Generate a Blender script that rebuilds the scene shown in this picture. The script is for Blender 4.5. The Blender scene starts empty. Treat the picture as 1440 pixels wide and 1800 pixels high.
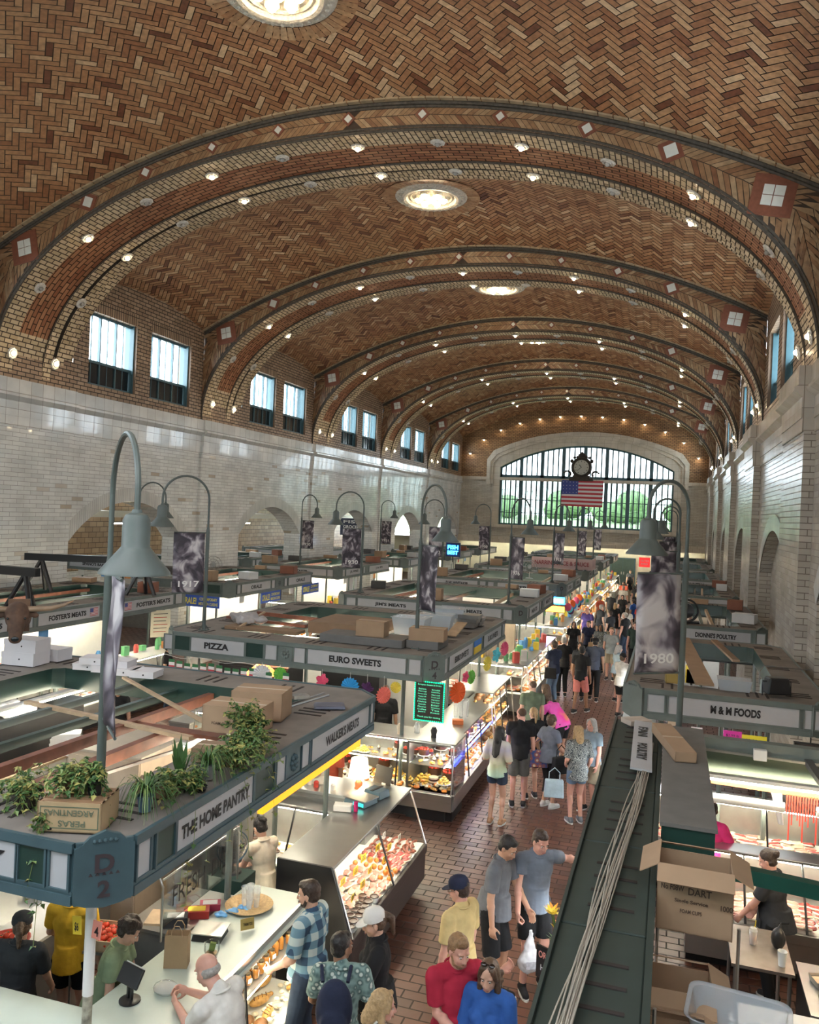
import bpy, bmesh, math, random
from mathutils import Vector, Matrix, Euler
random.seed(7)
PI=math.pi
S=bpy.context.scene
COL=S.collection
# ---------------------------------------------------------------- camera
H=5.2
cam=bpy.data.cameras.new('camera'); camo=bpy.data.objects.new('camera',cam); COL.objects.link(camo)
PSI,PIT,ROLL=math.radians(17.80),math.radians(-.0886),.044
fw=Vector((-math.sin(PSI)*math.cos(PIT),math.cos(PSI)*math.cos(PIT),math.sin(PIT)))
r0=Vector((math.cos(PSI),math.sin(PSI),0)); u0=r0.cross(fw)
rt=r0*math.cos(ROLL)+u0*math.sin(ROLL); up=u0*math.cos(ROLL)-r0*math.sin(ROLL)
camo.matrix_world=Matrix(((rt.x,up.x,-fw.x,0),(rt.y,up.y,-fw.y,0),(rt.z,up.z,-fw.z,H),(0,0,0,1)))
cam.sensor_fit='VERTICAL'; cam.sensor_height=36; cam.lens=36*1440/1800.; cam.clip_start=.05; cam.clip_end=400
S.camera=camo
# ---------------------------------------------------------------- world, light, exposure
S.view_settings.view_transform='Standard'; S.view_settings.look='None'
S.view_settings.gamma=1; S.view_settings.use_curve_mapping=False
S.view_settings.exposure=1.85
w=bpy.data.worlds.new('sky'); S.world=w; w.use_nodes=True
nt=w.node_tree; bg=nt.nodes['Background']
sky=nt.nodes.new('ShaderNodeTexSky'); sky.sky_type='HOSEK_WILKIE'; sky.turbidity=4; sky.sun_direction=(-.5,.3,.8)
mx=nt.nodes.new('ShaderNodeMixRGB'); mx.inputs[0].default_value=.75; mx.inputs[2].default_value=(.86,.93,1,1)
nt.links.new(sky.outputs[0],mx.inputs[1]); nt.links.new(mx.outputs[0],bg.inputs[0]); bg.inputs[1].default_value=6.0
def area(name,loc,d,sx,sy,power,col=(1,1,1)):
    l=bpy.data.lights.new(name,'AREA'); l.shape='RECTANGLE'; l.size=sx; l.size_y=sy; l.energy=power; l.color=col
    o=bpy.data.objects.new(name,l); COL.objects.link(o); o.location=loc
    o.rotation_euler=Vector(d).to_track_quat('-Z','Y').to_euler(); return o
RIBS=[6.7,16.3,25.9,35.5,45.1,54.7]
DAY=(.86,.93,1.0)
def portal(loc,d,sx,sy):   # guides the sky's light through a window opening
    o=area('window_portal',loc,d,sx,sy,1); o.data.cycles.is_portal=True; return o
for i,y0 in enumerate([-2.9]+RIBS):
    for dy,wd in ((4.65,2.2),(7.65,2.3)):
        portal((-16.95,y0+dy,9.55),(1,0,0),wd,2.3); portal((2.95,y0+dy,9.55),(-1,0,0),wd,2.3)
portal((-6.6,64.9,7.6),(0,-1,0),13.3,6.6)
portal((-7.0,-2.95,7.6),(0,1,0),13.3,6.6)
TMP=bpy.data.scenes.new('tmp')
def evaluated(o):          # evaluate one object alone (fast) and return its mesh
    TMP.collection.objects.link(o); vl=TMP.view_layers[0]; vl.update()
    me=bpy.data.meshes.new_from_object(o.evaluated_get(vl.depsgraph)); TMP.collection.objects.unlink(o); return me
# ---------------------------------------------------------------- helpers
def link(o,parent=None):
    COL.objects.link(o)
    if parent is not None: o.parent=parent
    return o
def tag(o,label=None,cat=None,group=None,kind=None):
    if label: o['label']=label
    if cat: o['category']=cat
    if group: o['group']=group
    if kind: o['kind']=kind
    return o
def empty(name,loc=(0,0,0),rz=0,label=None,cat=None,group=None):
    o=bpy.data.objects.new(name,None); o.empty_display_size=.1; link(o); o.location=loc; o.rotation_euler=(0,0,rz)
    return tag(o,label,cat,group)
def dup(o,loc=None,rz=None,sc=None,label=None,parent=None,group=None,rot=None):
    c=o.copy(); COL.objects.link(c)
    if parent is not None: c.parent=parent
    if loc is not None: c.location=loc
    if rz is not None: c.rotation_euler=(0,0,rz)
    if rot is not None: c.rotation_euler=rot
    if sc is not None: c.scale=(sc,sc,sc) if not isinstance(sc,tuple) else sc
    if label: c['label']=label
    if group: c['group']=group
    for ch in o.children: dup(ch,parent=c)
    return c
def frame(p0,p1):
    z=(Vector(p1)-Vector(p0)); L=z.length; z=z.normalized() if L>1e-9 else Vector((0,0,1))
    a=Vector((0,0,1)) if abs(z.z)<.9 else Vector((1,0,0))
    x=a.cross(z).normalized(); y=z.cross(x)
    return x,y,z,L
class G:
    def __init__(s): s.v=[]; s.f=[]; s.m=[]; s.c=[]; s.cur=None
    def add(s,vs,fs,mi=0):
        b=len(s.v); s.v+= [tuple(p) for p in vs]
        for f in fs:
            s.f.append([b+i for i in f]); s.m.append(mi); s.c.append(s.cur)
        return s
    def quad(s,a,b,c,d,mi=0): return s.add([a,b,c,d],[(0,1,2,3)],mi)
    def poly(s,pts,mi=0): return s.add(pts,[tuple(range(len(pts)))],mi)
    def box(s,x0,x1,y0,y1,z0,z1,mi=0,M=None,taper=1.0):
        cx,cy=(x0+x1)/2,(y0+y1)/2
        vs=[]
        for z,t in ((z0,1),(z1,taper)):
            for x,y in ((x0,y0),(x1,y0),(x1,y1),(x0,y1)): vs.append(Vector((cx+(x-cx)*t,cy+(y-cy)*t,z)))
        if M is not None: vs=[M@v for v in vs]
        return s.add(vs,[(3,2,1,0),(4,5,6,7),(0,1,5,4),(1,2,6,5),(2,3,7,6),(3,0,4,7)],mi)
    def cbox(s,c,sz,R=None,mi=0,taper=1.0):
        M=Matrix.Translation(Vector(c)); 
        if R is not None: M=M@Euler(R).to_matrix().to_4x4()
        a,b,h=sz[0]/2,sz[1]/2,sz[2]/2
        return s.box(-a,a,-b,b,-h,h,mi,M,taper)
    def cyl(s,p0,p1,ra,rb=None,n=12,mi=0,cap=True,sx=1,sy=1):
        rb=ra if rb is None else rb
        x,y,z,L=frame(p0,p1); p0=Vector(p0); p1=Vector(p1); vs=[]
        for p,r in ((p0,ra),(p1,rb)):
            for i in range(n):
                a=2*PI*i/n; vs.append(p+x*(r*sx*math.cos(a))+y*(r*sy*math.sin(a)))
        fs=[(i,(i+1)%n,n+(i+1)%n,n+i) for i in range(n)]
        if cap: fs+=[tuple(range(n))[::-1],tuple(range(n,2*n))]
        return s.add(vs,fs,mi)
    def lathe(s,prof,o=(0,0,0),n=24,mi=0,M=None,close=False):
        o=Vector(o); vs=[]; k=len(prof)
        for r,z in prof:
            for i in range(n):
                a=2*PI*i/n; p=Vector((r*math.cos(a),r*math.sin(a),z))
                if M is not None: p=M@p
                vs.append(o+p)
        fs=[]
        for j in range(k-1):
            for i in range(n):
                i2=(i+1)%n; fs.append((j*n+i,j*n+i2,(j+1)*n+i2,(j+1)*n+i))
        if close: fs+=[tuple(range(n))[::-1],tuple(range((k-1)*n,k*n))]
        return s.add(vs,fs,mi)
    def ell(s,c,r,R=None,n=12,m=8,mi=0):
        c=Vector(c); vs=[]; 
        if not hasattr(r,'__len__'): r=(r,r,r)
        M=R if isinstance(R,Matrix) else (Euler(R).to_matrix() if R is not None else None)
        def P(p):
            if M is not None: p=M@p
            return c+p
        vs.append(P(Vector((0,0,-r[2]))))
        for j in range(1,m):
            t=-PI/2+PI*j/m
            for i in range(n):
                a=2*PI*i/n; vs.append(P(Vector((r[0]*math.cos(t)*math.cos(a),r[1]*math.cos(t)*math.sin(a),r[2]*math.sin(t)))))
        vs.append(P(Vector((0,0,r[2]))))
        fs=[(0,1+(i+1)%n,1+i) for i in range(n)]
        for j in range(m-2):
            for i in range(n):
                i2=(i+1)%n; fs.append((1+j*n+i,1+j*n+i2,1+(j+1)*n+i2,1+(j+1)*n+i))
        T=len(vs)-1; b=1+(m-2)*n
        fs+=[(b+i,b+(i+1)%n,T) for i in range(n)]
        return s.add(vs,fs,mi)
    def cap(s,p0,p1,ra,rb=None,n=12,flat=None,mi=0):   # tapered capsule; flat=(axisvector,scale)
        rb=ra if rb is None else rb
        x,y,z,L=frame(p0,p1); p0=Vector(p0); p1=Vector(p1); rings=[]
        for t in (-80,-50,-20,0): rings.append((p0,ra,t))
        for t in (0,20,50,80): rings.append((p1,rb,t))
        vs=[]
        for p,r,t in rings:
            t=math.radians(t)
            for i in range(n):
                a=2*PI*i/n; q=x*(math.cos(a))+y*(math.sin(a))
                q=q*(r*math.cos(t))
                if flat: ax=Vector(flat[0]); q=q+ax*(q.dot(ax)*(flat[1]-1))
                vs.append(p+q+z*(r*math.sin(t)))
        k=len(rings)
        fs=[(j*n+i,j*n+(i+1)%n,(j+1)*n+(i+1)%n,(j+1)*n+i) for j in range(k-1) for i in range(n)]
        fs+=[tuple(range(n))[::-1],tuple(range((k-1)*n,k*n))]
        return s.add(vs,fs,mi)
    def tube(s,path,r,n=8,mi=0):
        path=[Vector(p) for p in path]; vs=[]; k=len(path)
        T=(path[1]-path[0]).normalized(); a=Vector((0,0,1)) if abs(T.z)<.9 else Vector((1,0,0))
        X=a.cross(T).normalized()
        for j,p in enumerate(path):
            T=(path[min(j+1,k-1)]-path[max(j-1,0)])
            T=T.normalized() if T.length>1e-9 else Vector((0,0,1))
            X=(X-T*X.dot(T)); X=X.normalized() if X.length>1e-6 else T.orthogonal().normalized()
            Y=T.cross(X); rr=r[j] if isinstance(r,(list,tuple)) else r
            for i in range(n):
                b=2*PI*i/n; vs.append(p+X*(rr*math.cos(b))+Y*(rr*math.sin(b)))
        fs=[(j*n+i,j*n+(i+1)%n,(j+1)*n+(i+1)%n,(j+1)*n+i) for j in range(k-1) for i in range(n)]
        fs+=[tuple(range(n))[::-1],tuple(range((k-1)*n,k*n))]
        return s.add(vs,fs,mi)
    def prism(s,pts,M,th,mi=0):   # 2d outline extruded by th along local z of M
        n=len(pts); vs=[M@Vector((p[0],p[1],0)) for p in pts]+[M@Vector((p[0],p[1],th)) for p in pts]
        fs=[tuple(range(n))[::-1],tuple(range(n,2*n))]+[(i,(i+1)%n,n+(i+1)%n,n+i) for i in range(n)]
        return s.add(vs,fs,mi)
    def build(s,name,mats,parent=None,smooth=False,loc=None,bev=0,label=None,cat=None,group=None,kind=None,vox=0,sm=0,rot=None):
        me=bpy.data.meshes.new(name); me.from_pydata(s.v,[],s.f)
        if not isinstance(mats,(list,tuple)): mats=[mats]
        for m in mats: me.materials.append(m)
        me.polygons.foreach_set('material_index',s.m)
        if any(c is not None for c in s.c):
            ca=me.color_attributes.new('tone','FLOAT_COLOR','CORNER'); k=0; buf=[]
            for f,c in zip(s.f,s.c):
                c=0.5 if c is None else c
                buf+= [c,c,c,1]*len(f)
            ca.data.foreach_set('color',buf)
        o=bpy.data.objects.new(name,me)
        if vox:
            md=o.modifiers.new('r','REMESH'); md.mode='VOXEL'; md.voxel_size=vox
            if sm: m2=o.modifiers.new('s','SMOOTH'); m2.iterations=sm; m2.factor=.5
            m3=evaluated(o); o.modifiers.clear(); o.data=m3; m3.name=name; link(o)
            m3.materials.clear(); m3.materials.append(mats[0])
            m3.polygons.foreach_set('use_smooth',[True]*len(m3.polygons))
            bpy.data.meshes.remove(me)
            if parent is not None: o.parent=parent
        else:
            if smooth:
                me.polygons.foreach_set('use_smooth',[True]*len(me.polygons)); me.set_sharp_from_angle(angle=math.radians(38))
            link(o,parent)
        if bev:
            b=o.modifiers.new('bevel','BEVEL'); b.width=bev; b.segments=2; b.limit_method='ANGLE'
        if loc is not None: o.location=loc
        if rot is not None: o.rotation_euler=rot
        return tag(o,label,cat,group,kind)
# basis for panels on the sides of things: u (right), v (up), n (outward)
SIDE={'S':((1,0,0),(0,0,1),(0,-1,0)),'E':((0,1,0),(0,0,1),(1,0,0)),'N':((-1,0,0),(0,0,1),(0,1,0)),'W':((0,-1,0),(0,0,1),(-1,0,0)),'T':((1,0,0),(0,1,0),(0,0,1))}
def basis(side,loc,rz=0,spin=0):
    if isinstance(side,str): u,v,n=[Vector(a) for a in SIDE[side]]
    else: u,v,n=[Vector(a) for a in side]
    M=Matrix(((u.x,v.x,n.x,loc[0]),(u.y,v.y,n.y,loc[1]),(u.z,v.z,n.z,loc[2]),(0,0,0,1)))
    return M@Matrix.Rotation(spin,4,'Z')
def lettering(text,M,w,h,mat,parent,th=.006,bold=.02,name='lettering'):
    cu=bpy.data.curves.new('t','FONT'); cu.body=text; cu.size=1; cu.offset=bold; cu.extrude=0; cu.resolution_u=3
    to=bpy.data.objects.new('t',cu)
    me=evaluated(to); bpy.data.objects.remove(to); bpy.data.curves.remove(cu)
    if not me.vertices: return None
    xs=[v.co.x for v in me.vertices]; ys=[v.co.y for v in me.vertices]
    cx,cy=(min(xs)+max(xs))/2,(min(ys)+max(ys))/2; sx=w/max(1e-6,max(xs)-min(xs)); sy=h/max(1e-6,max(ys)-min(ys))
    for v in me.vertices: v.co=Vector(((v.co.x-cx)*sx,(v.co.y-cy)*sy,th))
    me.name=name; me.materials.clear(); me.materials.append(mat)
    o=bpy.data.objects.new(name,me); link(o,parent); 
    o.matrix_local=M
    return o
# ---------------------------------------------------------------- materials
def nodes(name):
    m=bpy.data.materials.new(name); m.use_nodes=True; n=m.node_tree.nodes; l=m.node_tree.links
    return m,n,l,n['Principled BSDF']
def N(n,t,**k):
    x=n.new(t)
    for a,b in k.items():
        if a.startswith('i_'): x.inputs[int(a[2:])].default_value=b
        else: setattr(x,a,b)
    return x
def ramp(n,l,src,stops,interp='LINEAR'):
    r=n.new('ShaderNodeValToRGB'); r.color_ramp.interpolation=interp
    e=r.color_ramp.elements
    while len(e)<len(stops): e.new(.5)
    for x,(p,c) in zip(e,stops): x.position=p; x.color=(c[0],c[1],c[2],1)
    l.new(src,r.inputs[0]); return r
MC={}
def mat(name,col,rough=.6,metal=0,var=.12,scale=6,bump=.0,emit=0,spec=.5,coat=0,trans=0,sss=0,bscale=None):
    if name in MC: return MC[name]
    m,n,l,b=nodes(name)
    b.inputs['Roughness'].default_value=rough; b.inputs['Metallic'].default_value=metal
    b.inputs['Specular IOR Level'].default_value=spec; b.inputs['Coat Weight'].default_value=coat
    if var>0:
        tc=N(n,'ShaderNodeTexCoord'); nz=N(n,'ShaderNodeTexNoise'); nz.inputs['Scale'].default_value=scale; nz.inputs['Detail'].default_value=4
        l.new(tc.outputs['Object'],nz.inputs['Vector'])
        r=ramp(n,l,nz.outputs[0],[(.25,[c*(1-var) for c in col]),(.75,[min(1,c*(1+var)) for c in col])])
        l.new(r.outputs[0],b.inputs['Base Color'])
        if bump:
            if bscale:
                nz=N(n,'ShaderNodeTexNoise'); nz.inputs['Scale'].default_value=bscale; l.new(tc.outputs['Object'],nz.inputs['Vector'])
            bp=N(n,'ShaderNodeBump'); bp.inputs['Strength'].default_value=bump; bp.inputs['Distance'].default_value=.02
            l.new(nz.outputs[0],bp.inputs['Height']); l.new(bp.outputs[0],b.inputs['Normal'])
    else: b.inputs['Base Color'].default_value=(*col,1)
    if emit: b.inputs['Emission Color'].default_value=(*col,1); b.inputs['Emission Strength'].default_value=emit
    if sss: b.inputs['Subsurface Weight'].default_value=sss; b.inputs['Subsurface Radius'].default_value=(.02,.008,.004); b.inputs['Subsurface Scale'].default_value=1
    MC[name]=m; return m
def glassy(name,col=(1,1,1),refl=.12,rough=.03):
    m,n,l,b=nodes(name); n.remove(b)
    t=N(n,'ShaderNodeBsdfTransparent'); t.inputs[0].default_value=(*col,1)
    g=N(n,'ShaderNodeBsdfGlossy'); g.inputs['Roughness'].default_value=rough
    fr=N(n,'ShaderNodeLayerWeight'); fr.inputs[0].default_value=refl
    mt=N(n,'ShaderNodeMath',operation='MULTIPLY'); mt.inputs[1].default_value=.7; l.new(fr.outputs['Fresnel'],mt.inputs[0])
    x=N(n,'ShaderNodeMixShader'); l.new(mt.outputs[0],x.inputs[0]); l.new(t.outputs[0],x.inputs[1]); l.new(g.outputs[0],x.inputs[2])
    l.new(x.outputs[0],n['Material Output'].inputs[0]); MC[name]=m; return m
def milky(name,col,alpha=.5,rough=.3):
    m,n,l,b=nodes(name); b.inputs['Base Color'].default_value=(*col,1); b.inputs['Alpha'].default_value=alpha; b.inputs['Roughness'].default_value=rough; MC[name]=m; return m
def brickmat(name,axes,c1,c2,mortar,bw,bh,ms=.012,rough=.5,bump=.4,spec=.5,third=None,wob=0,offset=.5,uv=False,coat=0):
    m,n,l,b=nodes(name)
    if uv: src=N(n,'ShaderNodeUVMap').outputs[0]
    else:
        g=N(n,'ShaderNodeNewGeometry'); sp=N(n,'ShaderNodeSeparateXYZ'); l.new(g.outputs['Position'],sp.inputs[0])
        cb=N(n,'ShaderNodeCombineXYZ')
        if axes[1]==2:   # vertical faces: run the courses round corners
            ad=N(n,'ShaderNodeMath',operation='ADD'); l.new(sp.outputs[0],ad.inputs[0]); l.new(sp.outputs[1],ad.inputs[1]); l.new(ad.outputs[0],cb.inputs[0])
        else: l.new(sp.outputs[axes[0]],cb.inputs[0])
        l.new(sp.outputs[axes[1]],cb.inputs[1]); src=cb.outputs[0]
    br=N(n,'ShaderNodeTexBrick'); br.offset=offset; br.inputs['Scale'].default_value=1; br.inputs['Brick Width'].default_value=bw; br.inputs['Row Height'].default_value=bh
    br.inputs['Mortar Size'].default_value=ms; br.inputs['Mortar Smooth'].default_value=.1; br.inputs['Bias'].default_value=0
    br.inputs['Color1'].default_value=(0,0,0,1); br.inputs['Color2'].default_value=(1,1,1,1); br.inputs['Mortar'].default_value=(.5,.5,.5,1)
    l.new(src,br.inputs['Vector'])
    stops=[(0,c1),(1,c2)] if third is None else [(0,c1),(.55,c2),(.965,c2),(.99,third)]
    r=ramp(n,l,br.outputs['Color'],stops)
    nz=N(n,'ShaderNodeTexNoise'); nz.inputs['Scale'].default_value=1.3; nz.inputs['Detail'].default_value=5
    l.new(src,nz.inputs['Vector'])
    r2=ramp(n,l,nz.outputs[0],[(.3,(.82,.82,.82)),(.7,(1.08,1.08,1.08))])
    mul=N(n,'ShaderNodeMixRGB',blend_type='MULTIPLY'); mul.inputs[0].default_value=1; l.new(r.outputs[0],mul.inputs[1]); l.new(r2.outputs[0],mul.inputs[2])
    mxx=N(n,'ShaderNodeMixRGB'); l.new(br.outputs['Fac'],mxx.inputs[0]); l.new(mul.outputs[0],mxx.inputs[1]); mxx.inputs[2].default_value=(*mortar,1)
    l.new(mxx.outputs[0],b.inputs['Base Color'])
    b.inputs['Roughness'].default_value=rough; b.inputs['Specular IOR Level'].default_value=spec; b.inputs['Coat Weight'].default_value=coat
    rr=N(n,'ShaderNodeMath',operation='MULTIPLY_ADD'); l.new(br.outputs['Fac'],rr.inputs[0]); rr.inputs[1].default_value=.5; rr.inputs[2].default_value=rough; l.new(rr.outputs[0],b.inputs['Roughness'])
    inv=N(n,'ShaderNodeMath',operation='SUBTRACT'); inv.inputs[0].default_value=1; l.new(br.outputs['Fac'],inv.inputs[1])
    hsrc=inv.outputs[0]
    if wob:
        n2=N(n,'ShaderNodeTexNoise'); n2.inputs['Scale'].default_value=5; l.new(src,n2.inputs['Vector'])
        ad=N(n,'ShaderNodeMath',operation='MULTIPLY_ADD'); l.new(n2.outputs[0],ad.inputs[0]); ad.inputs[1].default_value=wob; l.new(hsrc,ad.inputs[2])
        ad2=N(n,'ShaderNodeMath',operation='MULTIPLY_ADD'); l.new(br.outputs['Color'],ad2.inputs[0]); ad2.inputs[1].default_value=wob*.3; l.new(ad.outputs[0],ad2.inputs[2]); hsrc=ad2.outputs[0]
    bp=N(n,'ShaderNodeBump'); bp.inputs['Strength'].default_value=bump; bp.inputs['Distance'].default_value=.012; l.new(hsrc,bp.inputs['Height']); l.new(bp.outputs[0],b.inputs['Normal'])
    MC[name]=m; return m
def tonemat(name,stops,rough=.45,bump=.15):   # per-brick tone from the mesh
    m,n,l,b=nodes(name)
    a=N(n,'ShaderNodeAttribute'); a.attribute_name='tone'
    r=ramp(n,l,a.outputs['Fac'],stops)
    g=N(n,'ShaderNodeNewGeometry'); nz=N(n,'ShaderNodeTexNoise'); nz.inputs['Scale'].default_value=9; nz.inputs['Detail'].default_value=4; l.new(g.outputs['Position'],nz.inputs['Vector'])
    r2=ramp(n,l,nz.outputs[0],[(.3,(.72,.72,.72)),(.7,(1.15,1.12,1.1))])
    mul=N(n,'ShaderNodeMixRGB',blend_type='MULTIPLY'); mul.inputs[0].default_value=1; l.new(r.outputs[0],mul.inputs[1]); l.new(r2.outputs[0],mul.inputs[2])
    l.new(mul.outputs[0],b.inputs['Base Color']); b.inputs['Roughness'].default_value=rough
    bp=N(n,'ShaderNodeBump'); bp.inputs['Strength'].default_value=bump; bp.inputs['Distance'].default_value=.01; l.new(nz.outputs[0],bp.inputs['Height']); l.new(bp.outputs[0],b.inputs['Normal'])
    return m
# ================================================================ STRUCTURE
XL,XR,XC,HW=-16.4,2.4,-7.0,9.4
ZS,ZC=8.15,13.25
def st(o): o['kind']='structure'; return o
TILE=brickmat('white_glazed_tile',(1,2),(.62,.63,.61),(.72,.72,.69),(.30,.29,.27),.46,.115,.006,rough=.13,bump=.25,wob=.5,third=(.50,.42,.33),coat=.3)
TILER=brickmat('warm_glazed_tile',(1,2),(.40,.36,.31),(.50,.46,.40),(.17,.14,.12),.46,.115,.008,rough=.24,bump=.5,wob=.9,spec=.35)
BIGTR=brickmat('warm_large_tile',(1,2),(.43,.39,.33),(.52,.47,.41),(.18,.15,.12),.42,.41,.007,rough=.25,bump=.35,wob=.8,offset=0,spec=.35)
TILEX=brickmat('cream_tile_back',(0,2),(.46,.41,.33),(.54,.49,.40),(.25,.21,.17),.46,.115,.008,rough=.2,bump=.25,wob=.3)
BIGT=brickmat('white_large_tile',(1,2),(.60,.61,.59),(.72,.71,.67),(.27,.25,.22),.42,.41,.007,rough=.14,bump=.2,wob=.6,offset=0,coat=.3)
BIGX=brickmat('cream_large_tile',(0,2),(.55,.48,.37),(.62,.55,.44),(.3,.25,.2),.5,.5,.008,rough=.25,bump=.2,offset=0)
WBRK=brickmat('tan_wall_brick',(1,2),(.26,.16,.09),(.40,.27,.17),(.045,.033,.025),.30,.115,.014,rough=.4,bump=.6,wob=.5)
WBRX=brickmat('tan_end_brick',(0,2),(.25,.13,.055),(.38,.22,.10),(.05,.03,.02),.30,.115,.014,rough=.4,bump=.6,wob=.5)
FLOOR=brickmat('quarry_tile_floor',(0,1),(.060,.022,.013),(.112,.041,.024),(.035,.022,.018),.30,.155,.010,rough=.38,bump=.5,wob=.6,third=(.16,.08,.055))
SOLD=brickmat('soldier_brick',(1,2),(.26,.16,.09),(.38,.26,.16),(.045,.033,.025),.105,.42,.014,rough=.4,bump=.6,offset=0)
PALE=brickmat('buff_arch_brick',(0,1),(.46,.34,.20),(.66,.52,.34),(.06,.042,.03),.27,.125,.014,spec=.25,rough=.5,bump=.6,wob=.4,uv=True)
REDB=brickmat('red_arch_brick',(0,1),(.25,.095,.045),(.42,.20,.10),(.045,.027,.018),.34,.135,.014,spec=.2,rough=.6,bump=.6,wob=.4,uv=True)
DARK=mat('dark_moulding',(.075,.062,.048),.85,var=.4,scale=14,bump=.6)
MORT=mat('dark_mortar',(.055,.036,.024),.8,var=.2)
HERR=tonemat('herringbone_brick',[(0,(.17,.06,.028)),(.15,(.29,.12,.052)),(.5,(.41,.205,.095)),(.85,(.50,.30,.155)),(1,(.60,.42,.25))],.42)
CHEV=tonemat('chevron_brick',[(0,(.20,.085,.04)),(.5,(.31,.18,.09)),(1,(.42,.29,.17))],.4)
WHT=mat('white_glaze',(.66,.66,.60),.2,var=.05)
RED=mat('oxblood_brick',(.20,.07,.04),.4,var=.15,scale=15)
PLAST=mat('ornate_plaster',(.60,.55,.46),.5,var=.25,scale=16,bump=.9,bscale=22)
TEAL=mat('teal_window_steel',(.05,.11,.13),.4,var=.1)
GLASS=glassy('window_glass',(.93,.96,.97),.1)
FROST=glassy('pale_window_glass',(.50,.54,.54),.1); ENDGL=glassy('tinted_end_glass',(.50,.55,.53),.1)
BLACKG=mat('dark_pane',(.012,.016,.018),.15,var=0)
CREAM=mat('cream_terracotta',(.50,.42,.32),.3,var=.12,scale=4)
BULB=mat('bulb_glow',(1,.78,.48),.4,var=0,emit=22)
BULBOFF=mat('unlit_bulb',(.35,.33,.30),.15,var=0)
def soff(u):
    u=max(-1,min(1,u)); return ZS+(ZC-ZS)*max(0,1-abs(u)**2.15)**(1/2.15)
# arc-length table of the rib's inner curve
_pts=[]
for i in range(801):
    a=PI*i/800; u=-math.copysign(abs(math.cos(a))**(2/2.15),math.cos(a)); _pts.append((XC+HW*u,ZS+(ZC-ZS)*abs(math.sin(a))**(2/2.15)))
_len=[0]
for i in range(1,801): _len.append(_len[-1]+math.hypot(_pts[i][0]-_pts[i-1][0],_pts[i][1]-_pts[i-1][1]))
ARCL=_len[-1]
def arc(t,off=0):
    t=max(0,min(1,t)); L=t*ARCL; lo,hi=0,800
    while hi-lo>1:
        m=(lo+hi)//2
        if _len[m]<=L: lo=m
        else: hi=m
    f=(L-_len[lo])/max(1e-9,_len[hi]-_len[lo]); a,b=_pts[lo],_pts[hi]
    x=a[0]+(b[0]-a[0])*f; z=a[1]+(b[1]-a[1])*f; dx,dz=b[0]-a[0],b[1]-a[1]; d=math.hypot(dx,dz)
    nx,nz=-dz/d,dx/d     # outward
    return x+nx*off,z+nz*off,nx,nz
HB=3.35
def zvault(x,y,ym):
    u=(x-XC)/HW; v=(y-ym)/HB
    return 14.30-2.5*u*u-.45*v*v
def uvmesh(name,quads,mats,parent=None):
    vs=[];fs=[];uv=[];mi=[]
    for q,uvs,m in quads:
        b=len(vs); vs+=q; fs.append(tuple(range(b,b+len(q)))); uv+=uvs; mi.append(m)
    me=bpy.data.meshes.new(name); me.from_pydata(vs,[],fs); lay=me.uv_layers.new(name='UVMap')
    lay.data.foreach_set('uv',[c for p in uv for c in p])
    for m in mats: me.materials.append(m)
    me.polygons.foreach_set('material_index',mi)
    o=bpy.data.objects.new(name,me); return link(o,parent)
# floor
g=G(); g.quad((-26,-4,0),(6,-4,0),(6,68,0),(-26,68,0)); st(g.build('floor',FLOOR))
# vault bays
bays=[-2.9]+RIBS
def vault_bay(y0):
    ya,yb=y0+2.9,y0+9.6; ym=(ya+yb)/2
    g=G(); nx,ny=40,8
    for i in range(nx+1):
        for j in range(ny+1):
            x=XL-.3+(XR-XL+.6)*i/nx; y=ya-.3+(yb-ya+.6)*j/ny; g.v.append((x,y,zvault(x,y,ym)+.012))
    for i in range(nx):
        for j in range(ny): g.f.append([i*(ny+1)+j,i*(ny+1)+j+1,(i+1)*(ny+1)+j+1,(i+1)*(ny+1)+j]); g.m.append(0); g.c.append(.2)
    W=.138;k=3; c=math.sqrt(.5); rnd=random.Random(int(y0*10))
    ext=12
    n0=int(ext/W*1.3)
    cx,cy=XC,ym
    for n in range(-n0,n0):
        for m in range(-int(n0/3),int(n0/3)):
            for H_ in (0,1):
                if H_==0: a0,a1,b0,b1=n+2*k*m,n+2*k*m+k,n,n+1
                else: a0,a1,b0,b1=n+2*k*m+k,n+2*k*m+k+1,n+1-k,n+1
                mx_,my_=(a0+a1)/2*W,(b0+b1)/2*W
                X=(mx_-my_)*c; Y=(mx_+my_)*c
                if abs(X)>9.9 or abs(Y)>HB+.12: continue
                if X*X+Y*Y<1.25: continue
                e=.075
                q=[]
                for a,b in ((a0+e,b0+e),(a1-e,b0+e),(a1-e,b1-e),(a0+e,b1-e)):
                    X=(a*W-b*W)*c; Y=(a*W+b*W)*c; x=cx+X*HW/9.82; y=cy+Y
                    q.append((x,y,zvault(x,y,ym)))
                g.cur=min(1,max(0,rnd.gauss(.5,.27))); g.add(q,[(0,3,2,1)],1)
    g.cur=None
    return st(g.build('ceiling',[MORT,HERR]))
for y0 in bays: vault_bay(y0)
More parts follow.
